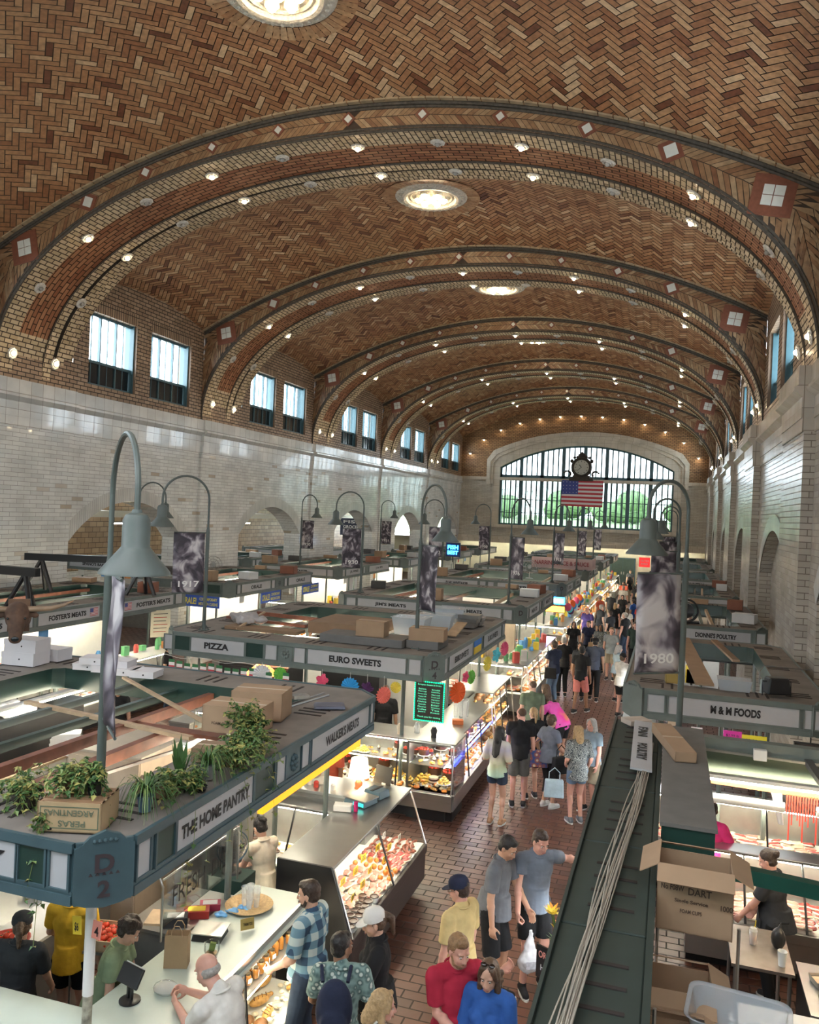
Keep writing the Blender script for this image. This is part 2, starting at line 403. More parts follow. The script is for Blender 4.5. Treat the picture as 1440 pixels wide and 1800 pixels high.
# ribs
def outer_w(t,ym):
    x,z,nx,nz=arc(t); d=0.0
    while d<4:
        X=x+nx*d; Z=z+nz*d
        if Z>zvault(X,ym+HB,ym) or X<XL or X>XR: break
        d+=.03
    return d
V0Z=Vector((0,0,1)); V0X=Vector((1,0,0))
def rib(y0,idx,face_ym,last=False):
    root=empty('trim_%d'%idx,(0,0,0)); st(root)
    prof=[(0,0,0),(.66,0,0),(.66,.05,2),(1.72,.05,1),(1.72,0,2),(2.02,0,0),(2.02,.16,2),(2.20,.16,2),(2.20,.05,2),(2.52,.05,0),(2.52,.12,2),(2.9,.12,0)]
    qs=[]; NT=96
    P=[[ (arc(i/NT,o)[0],y0+dy,arc(i/NT,o)[1]) for dy,o,_ in prof] for i in range(NT+1)]
    for i in range(NT):
        for j in range(len(prof)-1):
            m=prof[j+1][2]
            if m==1 and (i<5 or i>=NT-5): m=0
            a,b=i/NT*ARCL,(i+1)/NT*ARCL; c0,c1=prof[j][0]+prof[j][1],prof[j+1][0]+prof[j+1][1]
            if m==1: u=[(a,c0),(b,c0),(b,c1),(a,c1)]
            else: u=[(c0,a),(c0,b),(c1,b),(c1,a)]
            qs.append(([P[i][j],P[i+1][j],P[i+1][j+1],P[i][j+1]],u,m))
    uvmesh('arch_soffit',qs,[PALE,REDB,DARK],root)
    # front face with chevron bricks
    ym=face_ym; g=G(); ws=[outer_w(i/160,ym) for i in range(161)]
    def Wd(t): t=max(0,min(1,t))*160; i=min(159,int(t)); return ws[i]+(ws[i+1]-ws[i])*(t-i)
    def F(t,r,dy=0):
        t=max(0,min(1,t)); w=Wd(t); x,z,nx,nz=arc(t); d=max(0,min(1,r))*w; return (max(XL,min(XR,x+nx*d)),y0+dy,z+nz*d)
    for i in range(160):
        a,b=i/160,(i+1)/160; g.cur=.2; g.quad(F(a,0,.012),F(a,1,.012),F(b,1,.012),F(b,0,.012),0)
    rnd=random.Random(int(y0)); step=.125/ARCL; t=0; k=0
    while t<1:
        w=Wd(t); half=w/2; nb=max(1,int(round(half/.30))); sl=(.5*w if w<1.4 else .7)/ARCL
        sgn=1 if t>.5 else -1
        for lo in (0,1):
            for q in range(nb):
                f0,f1=q/nb,(q+1)/nb
                if k%2 and nb>1: f0,f1=max(0,(q-.5)/nb),min(1,(q+.5)/nb)
                r0_,r1_=(.5-.5*f0,.5-.5*f1) if lo==0 else (.5+.5*f0,.5+.5*f1)
                e=.006/ARCL; er=.008/max(.1,w)*(1 if r1_>r0_ else -1)
                g.cur=min(1,max(0,rnd.gauss(.5,.25)))
                pts=[F(t+sgn*sl*f0+e,r0_+er),F(t+step+sgn*sl*f0-e,r0_+er),F(t+step+sgn*sl*f1-e,r1_-er),F(t+sgn*sl*f1+e,r1_-er)]
                g.add(pts,[(0,1,2,3)],1)
        t+=step; k+=1
    g.cur=.2
    for sx,rg in ((XL-.12,range(0,60)),(XR+.12,range(100,160))):
        for i in rg:
            a,b=arc(i/160),arc((i+1)/160); zo=lambda q:q
            g.quad((sx,y0+.02,a[1]),(a[0],y0+.02,a[1]),(b[0],y0+.02,b[1]),(sx,y0+.02,b[1]),0)
            if a[1]>11.7: break
    g.cur=None
    g.build('chevron_face',[MORT,CHEV],root)
    # back face
    g=G()
    for i in range(80):
        a,b=i/80,(i+1)/80
        A,B=arc(a,.12),arc(b,.12); za=zvault(A[0],ym-HB,ym); zb=zvault(B[0],ym-HB,ym)
        g.quad((A[0],y0+2.9,A[1]),(B[0],y0+2.9,B[1]),(B[0],y0+2.9,max(B[1],zb)),(A[0],y0+2.9,max(A[1],za)),0)
    g.build('arch_back_face',[MORT],root)
    g=G()
    for off,dy,r in ((0.0,.01,.035),(.065,0,.028)):
        g.tube([(arc(i/90,off)[0],y0+dy,arc(i/90,off)[1]) for i in range(91)],r,6)
    for off,r in ((.035,.04),(.11,.03)):
        pts=[]
        for i in range(61):
            x=XL+(XR-XL)*i/60; pts.append((x,y0-.02,zvault(x,ym+HB,ym)-off))
        g.tube(pts,r,6)
    g.build('rope_moulding',[DARK],root,smooth=True)
    # diamonds and square panels
    g=G()
    def diamond(t,s,four=False):
        x,z,nx,nz=arc(t,Wd(t)*.5); n=Vector((nx,0,nz)); a=Vector((nz,0,-nx)); c=Vector((x,y0-.02,z))
        if not four: u,v=(n+a).normalized(),(n-a).normalized()
        else: u,v=(n*.35+V0Z).normalized(),(a*.35+V0X).normalized(); v=(v-u*v.dot(u)).normalized()
        def sq(s,dy,mi,cc=c):
            q=[cc+u*(i*s)+v*(j*s)+Vector((0,dy,0)) for i,j in ((-1,-1),(1,-1),(1,1),(-1,1))]
            q2=[p+Vector((0,.03,0)) for p in q]; g.add(q+q2,[(0,1,2,3),(0,4,5,1),(1,5,6,2),(2,6,7,3),(3,7,4,0)],mi)
        sq(s,0,1)
        if four:
            for i in (-1,1):
                for j in (-1,1): sq(s*.24,-.012,0,c+u*(i*s*.26)+v*(j*s*.26))
        else: sq(s*.58,-.012,0)
    for t in (.36,.43,.5,.57,.64): diamond(t,.115)
    for t in (.285,.715): diamond(t,.14)
    for t in (.215,.785): diamond(t,.20)
    for t in (.132,.868): diamond(t,.38,True)
    g.build('inset_tiles',[WHT,RED],root)
    return root
for i,y0 in enumerate(RIBS): rib(y0,i+1,y0-HB)
g=G()   # pale edging course on the vaults beside each arch
for y0 in RIBS:
    for (yy,ym) in ((y0-.08,y0-HB),(y0+2.98,y0+2.9+HB)):
        for k in range(64):
            xa=XL+(XR-XL)*k/64+.01; xb=XL+(XR-XL)*(k+1)/64-.01
            g.quad((xa,yy-.08,zvault(xa,yy,ym)-.025),(xb,yy-.08,zvault(xb,yy,ym)-.025),(xb,yy+.08,zvault(xb,yy,ym)-.025),(xa,yy+.08,zvault(xa,yy,ym)-.025))
            g.quad((xa,yy-.08,zvault(xa,yy,ym)-.025),(xb,yy-.08,zvault(xb,yy,ym)-.025),(xb,yy-.08,zvault(xb,yy,ym)+.01),(xa,yy-.08,zvault(xa,yy,ym)+.01))
st(g.build('trim_7',mat('buff_edging',(.42,.31,.19),.4,var=.3,scale=5)))
# side walls
wn=[0]
def side_wall(side):
    s=1 if side=='left' else -1; X0=XL if s==1 else XR
    g=G()   # mats: 0 tile 1 big tile 2 brick 3 soldier
    def P(o,y,z): return (X0+s*o,y,z)      # o: into the room
    ystart=-3.0
    for y0 in bays:
        a,b=y0+3.0,y0+8.7; yc=(a+b)/2; hw=(b-a)/2; zs_,zc_=3.9,5.1
        yb=y0+9.6
        # pier zone
        g.box(*sorted((X0-s*.8,X0)),y0,a,0,6.95,0)
        g.box(*sorted((X0-s*.8,X0)),b,yb,0,6.95,0)
        PE=.10 if s==1 else .20; g.box(*sorted((X0,X0+s*PE)),y0+.0,y0+2.9,0,6.95,0)
        n=20
        R=(hw*hw+(zc_-zs_)**2)/(2*(zc_-zs_)); za=lambda y:zc_-R+math.sqrt(max(0,R*R-(y-yc)**2))
        for i in range(n):
            p,q=a+(b-a)*i/n,a+(b-a)*(i+1)/n
            g.quad(P(0,p,za(p)),P(0,q,za(q)),P(0,q,6.95),P(0,p,6.95),0)
            g.quad(P(0,p,za(p)),P(-.8,p,za(p)),P(-.8,q,za(q)),P(0,q,za(q)),0)
            g.quad(P(-.8,p,za(p)),P(-.8,q,za(q)),P(-.8,q,6.95),P(-.8,p,6.95),0)
            if s==-1: g.quad(P(-.3,p,0),P(-.3,q,0),P(-.3,q,za(q)),P(-.3,p,za(p)),0)
            # ring of long tiles round the arch
            c0=Vector((0,yc,zc_-R)); 
            v=[]
            for yy,zz in ((p,za(p)),(q,za(q))):
                d=(Vector((0,yy,zz))-c0).normalized(); o_=Vector((0,yy,zz))+d*.42; v.append(o_)
            g.quad(P(.02,p,za(p)),P(.02,q,za(q)),P(.02,v[1].y,v[1].z),P(.02,v[0].y,v[0].z),4)
        # cornice profile
        prof=[(0,6.95),(.03,6.95),(.03,7.2),(.05,7.2),(.05,7.58),(.10,7.62),(.19,7.70),(.19,7.76),(.12,7.80),(.12,8.15),(-.1,8.15)]
        for (ya,yb_,ex) in ((y0,y0+2.9,PE),(y0+2.9,y0+9.6,0)):
            for j in range(len(prof)-1):
                (o1,z1),(o2,z2)=prof[j],prof[j+1]
                g.quad(P(o1+ex,ya,z1),P(o1+ex,yb_,z1),P(o2+ex,yb_,z2),P(o2+ex,ya,z2),1)
            if ex:
                for yy in (ya,yb_): g.poly([P(0,yy,6.95)]+[P(o+ex,yy,z) for o,z in prof]+[P(0,yy,8.15)],1)
        # brick lunette with window openings
        yA,yB=y0+2.9,y0+9.6; ym=(yA+yB)/2
        W1=(y0+3.55,y0+5.75); W2=(y0+6.5,y0+8.8); zb,zt=8.5,10.65
        ys=sorted(set([yA,yB,*W1,*W2]+[yA+(yB-yA)*i/14 for i in range(15)]))
        for p,q in zip(ys,ys[1:]):
            if q-p<1e-4: continue
            mid=(p+q)/2; top=lambda y:zvault(X0,y,ym)+.05
            inw=any(w[0]-1e-4<mid<w[1]+1e-4 for w in (W1,W2))
            if inw:
                g.quad(P(0,p,8.0),P(0,q,8.0),P(0,q,zb),P(0,p,zb),2); g.quad(P(0,p,zt+.36),P(0,q,zt+.36),P(0,q,top(q)),P(0,p,top(p)),2)
                g.quad(P(0,p,zt),P(0,q,zt),P(0,q,zt+.36),P(0,p,zt+.36),3)
            else: g.quad(P(0,p,8.0),P(0,q,8.0),P(0,q,top(q)),P(0,p,top(p)),2)
        g.quad(P(0.005,y0,8.0),P(0.005,y0+2.9,8.0),P(0.005,y0+2.9,9),P(0.005,y0,9),2)
        for w in (W1,W2):
            D=-.5
            g.quad(P(0,w[0],zb),P(0,w[1],zb),P(D,w[1],zb),P(D,w[0],zb),2); g.quad(P(0,w[0],zt),P(D,w[0],zt),P(D,w[1],zt),P(0,w[1],zt),2)
            for yy in w: g.quad(P(0,yy,zb),P(0,yy,zt),P(D,yy,zt),P(D,yy,zb),5)
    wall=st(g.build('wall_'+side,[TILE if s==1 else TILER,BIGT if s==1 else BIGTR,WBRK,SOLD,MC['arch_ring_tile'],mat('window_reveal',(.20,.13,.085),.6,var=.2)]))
    for y0 in bays:
        for w in ((y0+3.55,y0+5.75),(y0+6.5,y0+8.8)):
            wn[0]+=1; r=empty('window_%d'%wn[0],(X0-s*.25,(w[0]+w[1])/2,8.5)); st(r)
            h=2.15; wd=(w[1]-w[0]); fr=G(); a=wd/2
            fr.box(-.16,.16,-a,-a+.05,0,h); fr.box(-.16,.16,a-.05,a,0,h); fr.box(-.05,.05,-a,a,0,.08); fr.box(-.05,.05,-a,a,h-.08,h)
            fr.box(-.06,.06,-a,a,.68,.76)
            for k in (1,2): fr.box(-.05,.05,-a+wd*k/3-.022,-a+wd*k/3+.022,0,h)
            for k in (.5,1.5,2.5): fr.box(-.02,.02,-a+wd*k/3-.012,-a+wd*k/3+.012,.08,h)
            fr.build('window_frame',TEAL,r)
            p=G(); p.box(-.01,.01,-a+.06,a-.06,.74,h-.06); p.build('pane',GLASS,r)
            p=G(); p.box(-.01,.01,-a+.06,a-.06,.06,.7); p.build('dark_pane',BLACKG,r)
brickmat('arch_ring_tile',(1,2),(.55,.55,.52),(.63,.62,.58),(.3,.29,.27),.09,3,.006,rough=.2,bump=.3,offset=0)
side_wall('left'); side_wall('right')
# end walls
def head(x):   # window head curve of the end window
    zc_,zs_,a=10.8,9.0,6.6; R=(a*a+(zc_-zs_)**2)/(2*(zc_-zs_)); return zc_-R+math.sqrt(max(0,R*R-(x+6.6)**2))
def end_wall(name,Y,s):      # s=-1: faces the camera
    g=G()  # 0 brick 1 cream tile 2 large cream
    def zt(x): return zvault(x,64.3,64.3-HB)+.3 if s==-1 else 15
    x0,x1,zb=-13.2,0.0,4.45
    def col(p,q,za,zb_,m): g.quad((p,Y,za[0]),(q,Y,za[1]),(q,Y,zb_[1]),(p,Y,zb_[0]),m)
    lo=3.15 if s==-1 else 0
    n=40; xs=sorted(set([XL+(XR-XL)*i/n for i in range(n+1)]+[x0,x1]))
    for p,q in zip(xs,xs[1:]):
        m=(p+q)/2
        if x0<m<x1:
            col(p,q,(lo,lo),(zb,zb),1); col(p,q,(head(p),head(q)),(zt(p),zt(q)),0)
        else: col(p,q,(lo,lo),(8.15,8.15),1); col(p,q,(8.15,8.15),(zt(p),zt(q)),0)
    for p,q in zip(xs,xs[1:]):
        if x0<=p and q<=x1: g.quad((p,Y,head(p)),(q,Y,head(q)),(q,Y-s*.5,head(q)),(p,Y-s*.5,head(p)),2)
    for xx in (x0,x1): g.quad((xx,Y,zb),(xx,Y-s*.5,zb),(xx,Y-s*.5,9.0),(xx,Y,9.0),2)
    g.quad((x0,Y,zb),(x1,Y,zb),(x1,Y-s*.5,zb),(x0,Y-s*.5,zb),2)
    st(g.build(name,[WBRX,TILEX,BIGX]))
    if s==-1:
        g=G()
        for (g0,g1,d0) in ((0.0,.55,.10),(.55,.75,.2),(.75,1.05,.28)):
            def out(gp,N_=30):
                pts=[(x0-gp,zb+ (0 if gp==0 else 3.2))]; pts.append((x0-gp,9.0+gp*.55))
                for i in range(1,N_):
                    x=x0+(x1-x0)*i/N_; pts.append((x0-gp+(x1-x0+2*gp)*i/N_,head(x)+gp))
                pts.append((x1+gp,9.0+gp*.55)); pts.append((x1+gp,zb+(0 if gp==0 else 3.2))); return pts
            A,B=out(g0),out(g1)
            if g0==0: A[0]=(x0,zb); A[-1]=(x1,zb); B[0]=(x0-g1,zb); B[-1]=(x1+g1,zb)
            for i in range(len(A)-1):
                g.quad((A[i][0],Y-d0,A[i][1]),(A[i+1][0],Y-d0,A[i+1][1]),(B[i+1][0],Y-d0,B[i+1][1]),(B[i][0],Y-d0,B[i][1]))
                g.quad((B[i][0],Y-d0,B[i][1]),(B[i+1][0],Y-d0,B[i+1][1]),(B[i+1][0],Y,B[i+1][1]),(B[i][0],Y,B[i][1]))
                g.quad((A[i][0],Y-d0,A[i][1]),(A[i][0],Y,A[i][1]),(A[i+1][0],Y,A[i+1][1]),(A[i+1][0],Y-d0,A[i+1][1]))
        g.box(x0-.6,x1+.6,Y-.3,Y,zb-.25,zb); g.box(XL,XR,Y-.12,Y,7.95,8.2)
        g.box(XL,XR,Y-.3,Y,3.0,3.3); g.box(XL,XR,Y-.15,Y,3.3,3.5)
        st(g.build('trim_8',BIGX))
    # window
    wn[0]+=1; r=empty('window_%d'%wn[0],(-6.6,Y-s*.3,zb)); st(r); f=G()
    hh=lambda x:head(x-6.6)-zb
    f.box(-6.6,6.6,-.08,.08,0,.12); f.box(-6.6,6.6,-.12,.12,3.58,3.98); f.box(-6.6,6.6,-.05,.05,2.0,2.06); f.box(-6.6,6.6,-.06,.06,.95,1.0)
    for k in range(9):
        x=-6.6+13.2*k/8; f.box(x-.14,x+.14,-.12,.12,0,hh(x)+.05)
    for k in range(33):
        if k%4: x=-6.6+13.2*k/32; f.box(x-.055,x+.055,-.06,.06,0,hh(x)+.02)
    for k in range(66):
        if k%2: x=-6.6+13.2*k/66; f.box(x-.02,x+.02,-.03,.03,0,3.6)
    rr=random.Random(3)
    for k in range(32):
        for z in (rr.uniform(.8,1.6),rr.uniform(2.2,3.2)):
            x=-6.6+13.2*(k+.5)/32; f.box(x-.2,x+.2,-.03,.03,z,z+.03)
    prev=None
    for i in range(33):
        x=-6.6+13.2*i/32; 
        if prev is not None: f.cyl((prev,0,hh(prev)-.05),(x,0,hh(x)-.05),.09,n=6)
        prev=x
    f.build('window_frame',TEAL,r)
    p=G(); p.box(-6.55,6.55,-.005,.005,.1,3.65); p.build('pane',ENDGL,r)
    p=G()
    for i in range(32):
        a,b=-6.6+13.2*i/32,-6.6+13.2*(i+1)/32; p.quad((a,.0,3.9),(b,.0,3.9),(b,.0,hh(b)),(a,.0,hh(a)))
    p.build('fanlight_pane',FROST,r)
end_wall('wall_back',64.3,-1); end_wall('wall_front',-2.9,1)
# recessed corridor under the end wall
PALEW=mat('pale_green_wall',(.62,.62,.50),.3,var=.05)
g=G(); g.quad((-24,66.5,0),(5,66.5,0),(5,66.5,3.15),(-24,66.5,3.15)); g.quad((-24,64.2,3.15),(5,64.2,3.15),(5,66.5,3.15),(-24,66.5,3.15)); st(g.build('wall_corridor',PALEW))
r=empty('door_1',(-3.55,66.4,0)); st(r)
g=G(); g.box(-.85,.85,-.04,.04,0,2.15); g.build('door_leaf',mat('dark_green_door',(.05,.09,.08),.4),r)
g=G(); g.box(-.95,-.85,-.06,.06,0,2.25); g.box(.85,.95,-.06,.06,0,2.25); g.box(-.95,.95,-.06,.06,2.15,2.25); g.box(-.01,.01,-.06,.06,0,2.15); g.build('door_frame',TEAL,r)
g=G(); g.box(-.12,-.06,-.09,-.03,.95,1.15); g.box(.06,.12,-.09,-.03,.95,1.15); g.build('door_handle',mat('steel',(.5,.5,.5),.3,1,var=.05),r)
# side aisle behind the left arches, blind wall behind the right ones
TANX=brickmat('tan_aisle_brick',(1,2),(.35,.22,.11),(.5,.35,.2),(.1,.06,.04),.5,.24,.012,rough=.4)
g=G(); g.quad((-25,-3,0),(-25,68,0),(-25,68,6.2),(-25,-3,6.2),0); g.quad((-25,-3,6.2),(-25,68,6.2),(-17.2,68,6.2),(-17.2,-3,6.2),1)
g.quad((-24.9,-3,0),(-24.9,68,0),(-24.9,68,1.9),(-24.9,-3,1.9),2)
g.quad((-25,-3,0),(-17.2,-3,0),(-17.2,-3,6.2),(-25,-3,6.2),0)
for k in range(14): g.box(-24.9,-17.2,-1+k*4.8,-.8+k*4.8,5.7,6.2,1)
g.box(-24.9,-24.4,-3,68,4.3,4.6,1)
st(g.build('wall_aisle',[TANX,mat('aisle_ceiling',(.55,.53,.46),.6,var=.05),TILE]))
g=G()
for k in range(12):
    g.box(-24.97,-24.88,1+k*4.8,2.6+k*4.8,4.75,5.6)
st(g.build('window_40',mat('aisle_window_glow',(.75,.88,1),.3,var=0,emit=5)))
g=G(); g.quad((3.1,-3,0),(3.1,66.5,0),(3.1,66.5,6.5),(3.1,-3,6.5)); st(g.build('wall_right_recess',TILE))
g=G(); g.quad((3.1,66.5,0),(3.1,66.5,6),(6,66.5,6),(6,66.5,0)); 
# outdoors beyond the end window
g=G(); g.quad((-80,66.6,3.3),(60,66.6,3.3),(60,140,5.4),(-80,140,5.4)); st(g.build('ground_outside',mat('lawn',(.26,.36,.17),.9,var=.3,scale=.3)))
tr=mat('foliage_outside',(.17,.25,.12),.8,var=.4,scale=2)
rr=random.Random(5)
for k in range(11):
    x=-44+k*9.4; y=118+rr.uniform(-1,1)+(k%2)*9; g=G()
    for q in range(7): g.ell((rr.uniform(-2.6,2.6),rr.uniform(-1,1),5.2+rr.uniform(0,2.3)),(rr.uniform(1.6,2.4),2,rr.uniform(1.2,1.8)),n=9,m=6)
    t=empty('park_tree',(x,y,2),label='green tree seen through the big end window',cat='tree',group='trees outside the end window')
    g.build('crown',tr,t,smooth=True,loc=(0,0,-1.5)); g=G(); g.cyl((0,0,2.2),(0,0,5),.3,.2); g.build('trunk',mat('bark',(.1,.07,.05),.9),t)
# ================================================================ roundels and bulbs
def rosette_mesh():
    g=G(); g.lathe([(.0,0.0),(.13,0.0),(.16,-.02),(.13,-.05),(.09,-.04),(.075,-.06)],n=16)
    for k in range(8):
        a=2*PI*k/8; g.ell((.13*math.cos(a),.13*math.sin(a),-.03),(.04,.04,.02),n=6,m=4)
    return g
proto_lamp={}
ordw=['first','second','third','fourth','fifth','sixth','seventh','eighth','ninth','tenth','eleventh','twelfth','thirteenth']
archw=['the arch overhead','the nearest full arch','the second full arch','the third full arch','the fourth full arch','the farthest arch']
ROS=mat('rosette_plaster',(.58,.54,.48),.5,var=.2,scale=20,bump=.5)
def arch_lamp(y,t,lit,lab,grp):
    x,z,nx,nz=arc(t,-.01)
    R=Vector((0,0,1)).rotation_difference(Vector((nx,0,nz))).to_euler()
    key=lit; sc_=.85
    if key not in proto_lamp:
        r=empty('arch_lamp'); rosette_mesh().build('rosette',ROS,r,smooth=True)
        b=G(); b.ell((0,0,-.065),(.055,.055,.055),n=12,m=8); b.build('bulb',BULB if lit else BULBOFF,r,smooth=True)
        proto_lamp[key]=r
        r['category']='lamp'; o=r
    else: o=dup(proto_lamp[key])
    o.location=(x,y,z); o.rotation_euler=R; o['label']=lab; o['group']=grp
def posw(i,n):
    if i==n//2: return 'at the crown'
    if i<n//2: return ('at the left foot' if i==0 else ordw[i]+' from the left foot')
    return ('at the right foot' if i==n-1 else ordw[n-1-i]+' from the right foot')
NL=13
for ri,y0 in enumerate(RIBS):
    for row,dy in ((0,.58),(1,2.11)):
        for i in range(NL):
            if ri==0 and i<8: continue
            lit=(i%2==0)
            t=.028+(1-.056)*i/(NL-1)
            arch_lamp(y0+dy,t,lit,'%s, %s, %s row of %s'%('glowing bulb' if lit else 'unlit bulb',posw(i,NL),'near' if row==0 else 'far',archw[ri]),'%s bulb rosettes along the brick arches'%('lit' if lit else 'unlit'))
for i in range(15):
    t=.02+.96*i/14; x,z,nx,nz=arc(t,-.2)
    if i==0 or i==14: continue
    o=dup(proto_lamp[True]); o.location=(x,64.0,z+.05); o.rotation_euler=(0,0,0); o['label']='glowing bulb above the big end window, %s counting from the left'%ordw[i-1]; o['group']='bulbs round the end wall'
for k,y0 in enumerate(bays[1:6]):
    yc=y0+6.25; z0=14.27
    nm=['the nearest ceiling bay','the second ceiling bay','the third ceiling bay','the fourth ceiling bay','the fifth ceiling bay'][k]
    r=empty('ceiling_roundel',(XC,yc,z0),label='ornate white roundel of bulbs in '+nm,cat='ceiling light',group='ceiling roundels')
    g=G(); rr=random.Random(k)
    for i in range(56):
        a0=2*PI*(i+.06)/56; a1=2*PI*(i+.94)/56; g.cur=rr.uniform(.45,.95)
        def Q(rd,a): 
            x,y=rd*math.cos(a),rd*math.sin(a); return (x,y,zvault(XC+x,yc+y,y0+6.25)-z0-.03)
        g.quad(Q(1.04,a0),Q(1.04,a1),Q(1.40,a1),Q(1.40,a0),0)
    g.cur=None; g.build('brick_ring',HERR,r)
    g=G(); g.lathe([(.0,-.02),(.55,-.02),(.60,-.06),(.66,-.02),(.72,-.10),(.80,-.11),(.86,-.06),(.97,-.07),(1.04,-.03),(1.05,0.04)],n=48); 
    for i in range(32):
        a=2*PI*i/32; g.ell((.92*math.cos(a),.92*math.sin(a),-.07),(.06,.045,.03),R=(0,0,a),n=6,m=4)
    g.build('plaster_medallion',PLAST,r,smooth=True)
    for i in range(7):
        a=2*PI*i/6+.3; rd=.36 if i<6 else 0; c=(rd*math.cos(a),rd*math.sin(a),-.08)
        g=G(); g.lathe([(.14,.06),(.14,-.02),(.11,-.03),(.10,.03)],o=c,n=14); s_=g.build('socket_ring',PLAST,r,smooth=True)
        g=G(); g.ell((c[0],c[1],c[2]-.03),(.09,.09,.09),n=12,m=8); g.build('bulb',BULB,r,smooth=True)
# ================================================================ STALL CANOPIES
DECK=mat('dusty_deck',(.20,.175,.155),.75,var=.22,scale=3,bump=.15)
GGRN=mat('grey_green_paint',(.135,.165,.155),.45,var=.12,scale=5)
TGRN=mat('teal_paint',(.055,.098,.115),.4,var=.12,scale=5)
DGRN=mat('dark_green_panel',(.018,.045,.038),.35,var=.1)
BGRN=mat('bright_green_steel',(.01,.075,.055),.4,var=.15)
SIGN=mat('sign_white',(.42,.43,.45),.35,var=.04)
INK=mat('black_ink',(.012,.012,.014),.5,var=0)
SLOT=mat('dark_slot',(.03,.022,.02),.8,var=0)
STEEL=mat('brushed_steel',(.46,.47,.46),.28,.9,var=.08,scale=3)
STEELD=mat('dull_steel',(.30,.30,.29),.35,.7,var=.1)
BLACK=mat('black_plastic',(.014,.014,.016),.35,var=0)
CARD=mat('cardboard',(.36,.24,.15),.8,var=.1,scale=4)
CARDD=mat('cardboard_dark',(.24,.155,.095),.8,var=.1)
WOODR=mat('red_brown_wood',(.17,.06,.035),.5,var=.3,scale=8)
WOODP=mat('pale_wood',(.42,.30,.19),.6,var=.2,scale=7)
WHITE=mat('white_paint',(.70,.70,.68),.45,var=.04)
TUBE=mat('tube_glow',(1,.91,.70),.4,var=0,emit=24)
TUBEW=mat('cool_tube_glow',(.95,.98,1),.4,var=0,emit=16)
CGL=glassy('case_glass',(.97,.98,.97),.16)
MATS2={'w':SIGN,'g':DGRN}
def flagmat(name,kind):
    m,n,l,b=nodes(name); tc=N(n,'ShaderNodeTexCoord'); sp=N(n,'ShaderNodeSeparateXYZ'); l.new(tc.outputs['Generated'],sp.inputs[0])
    if kind=='us':
        r=ramp(n,l,sp.outputs[2 if kind=='us' else 1],[(i/13,((.55,.05,.08) if i%2==0 else (.75,.72,.72))) for i in range(13)],'CONSTANT')
    b.inputs['Roughness'].default_value=.7; l.new(r.outputs[0],b.inputs['Base Color']); return m
USR=mat('flag_red',(.50,.04,.06),.7,var=0); USB=mat('flag_blue',(.05,.07,.28),.7,var=0); USW=mat('flag_white',(.72,.70,.70),.7,var=0)
def us_flag(name,M,w,h,parent=None,th=.004,**k):   # stripes and canton as real coloured bands on one cloth
    g=G()
    def R(a,b,c,d,mi,t): g.prism([(a,c),(b,c),(b,d),(a,d)],M,t,mi)
    for i in range(13):
        c=-h/2+h*i/13; R(-w/2,w/2,c,c+h/13,0 if i%2==0 else 1,th)
    R(-w/2,-w/2+.4*w,h/2-h*7/13,h/2,2,th*1.6)
    for i in range(5):
        for j in range(4):
            a=-w/2+.4*w*(i+.5)/5; c=h/2-h*7/13*(j+.5)/4; s=h*.012; R(a-s,a+s,c-s,c+s,1,th*2)
    return g.build(name,[USR,USW,USB],parent,**k)
def ring(M,a,b,t=.018):
    g=G(); o=[(-a-t,-b-t),(a+t,-b-t),(a+t,b+t),(-a-t,b+t)]; i=[(-a,-b),(a,-b),(a,b),(-a,b)]
    vs=[M@Vector((*q,z)) for z in (0,.022) for q in o+i]
    fs=[]
    for k in range(4):
        j=(k+1)%4; fs+=[(8+k,8+j,12+j,12+k),(k,j,8+j,8+k),(4+j,4+k,12+k,12+j),(j,k,4+k,4+j)]
    return g.add(vs,fs)
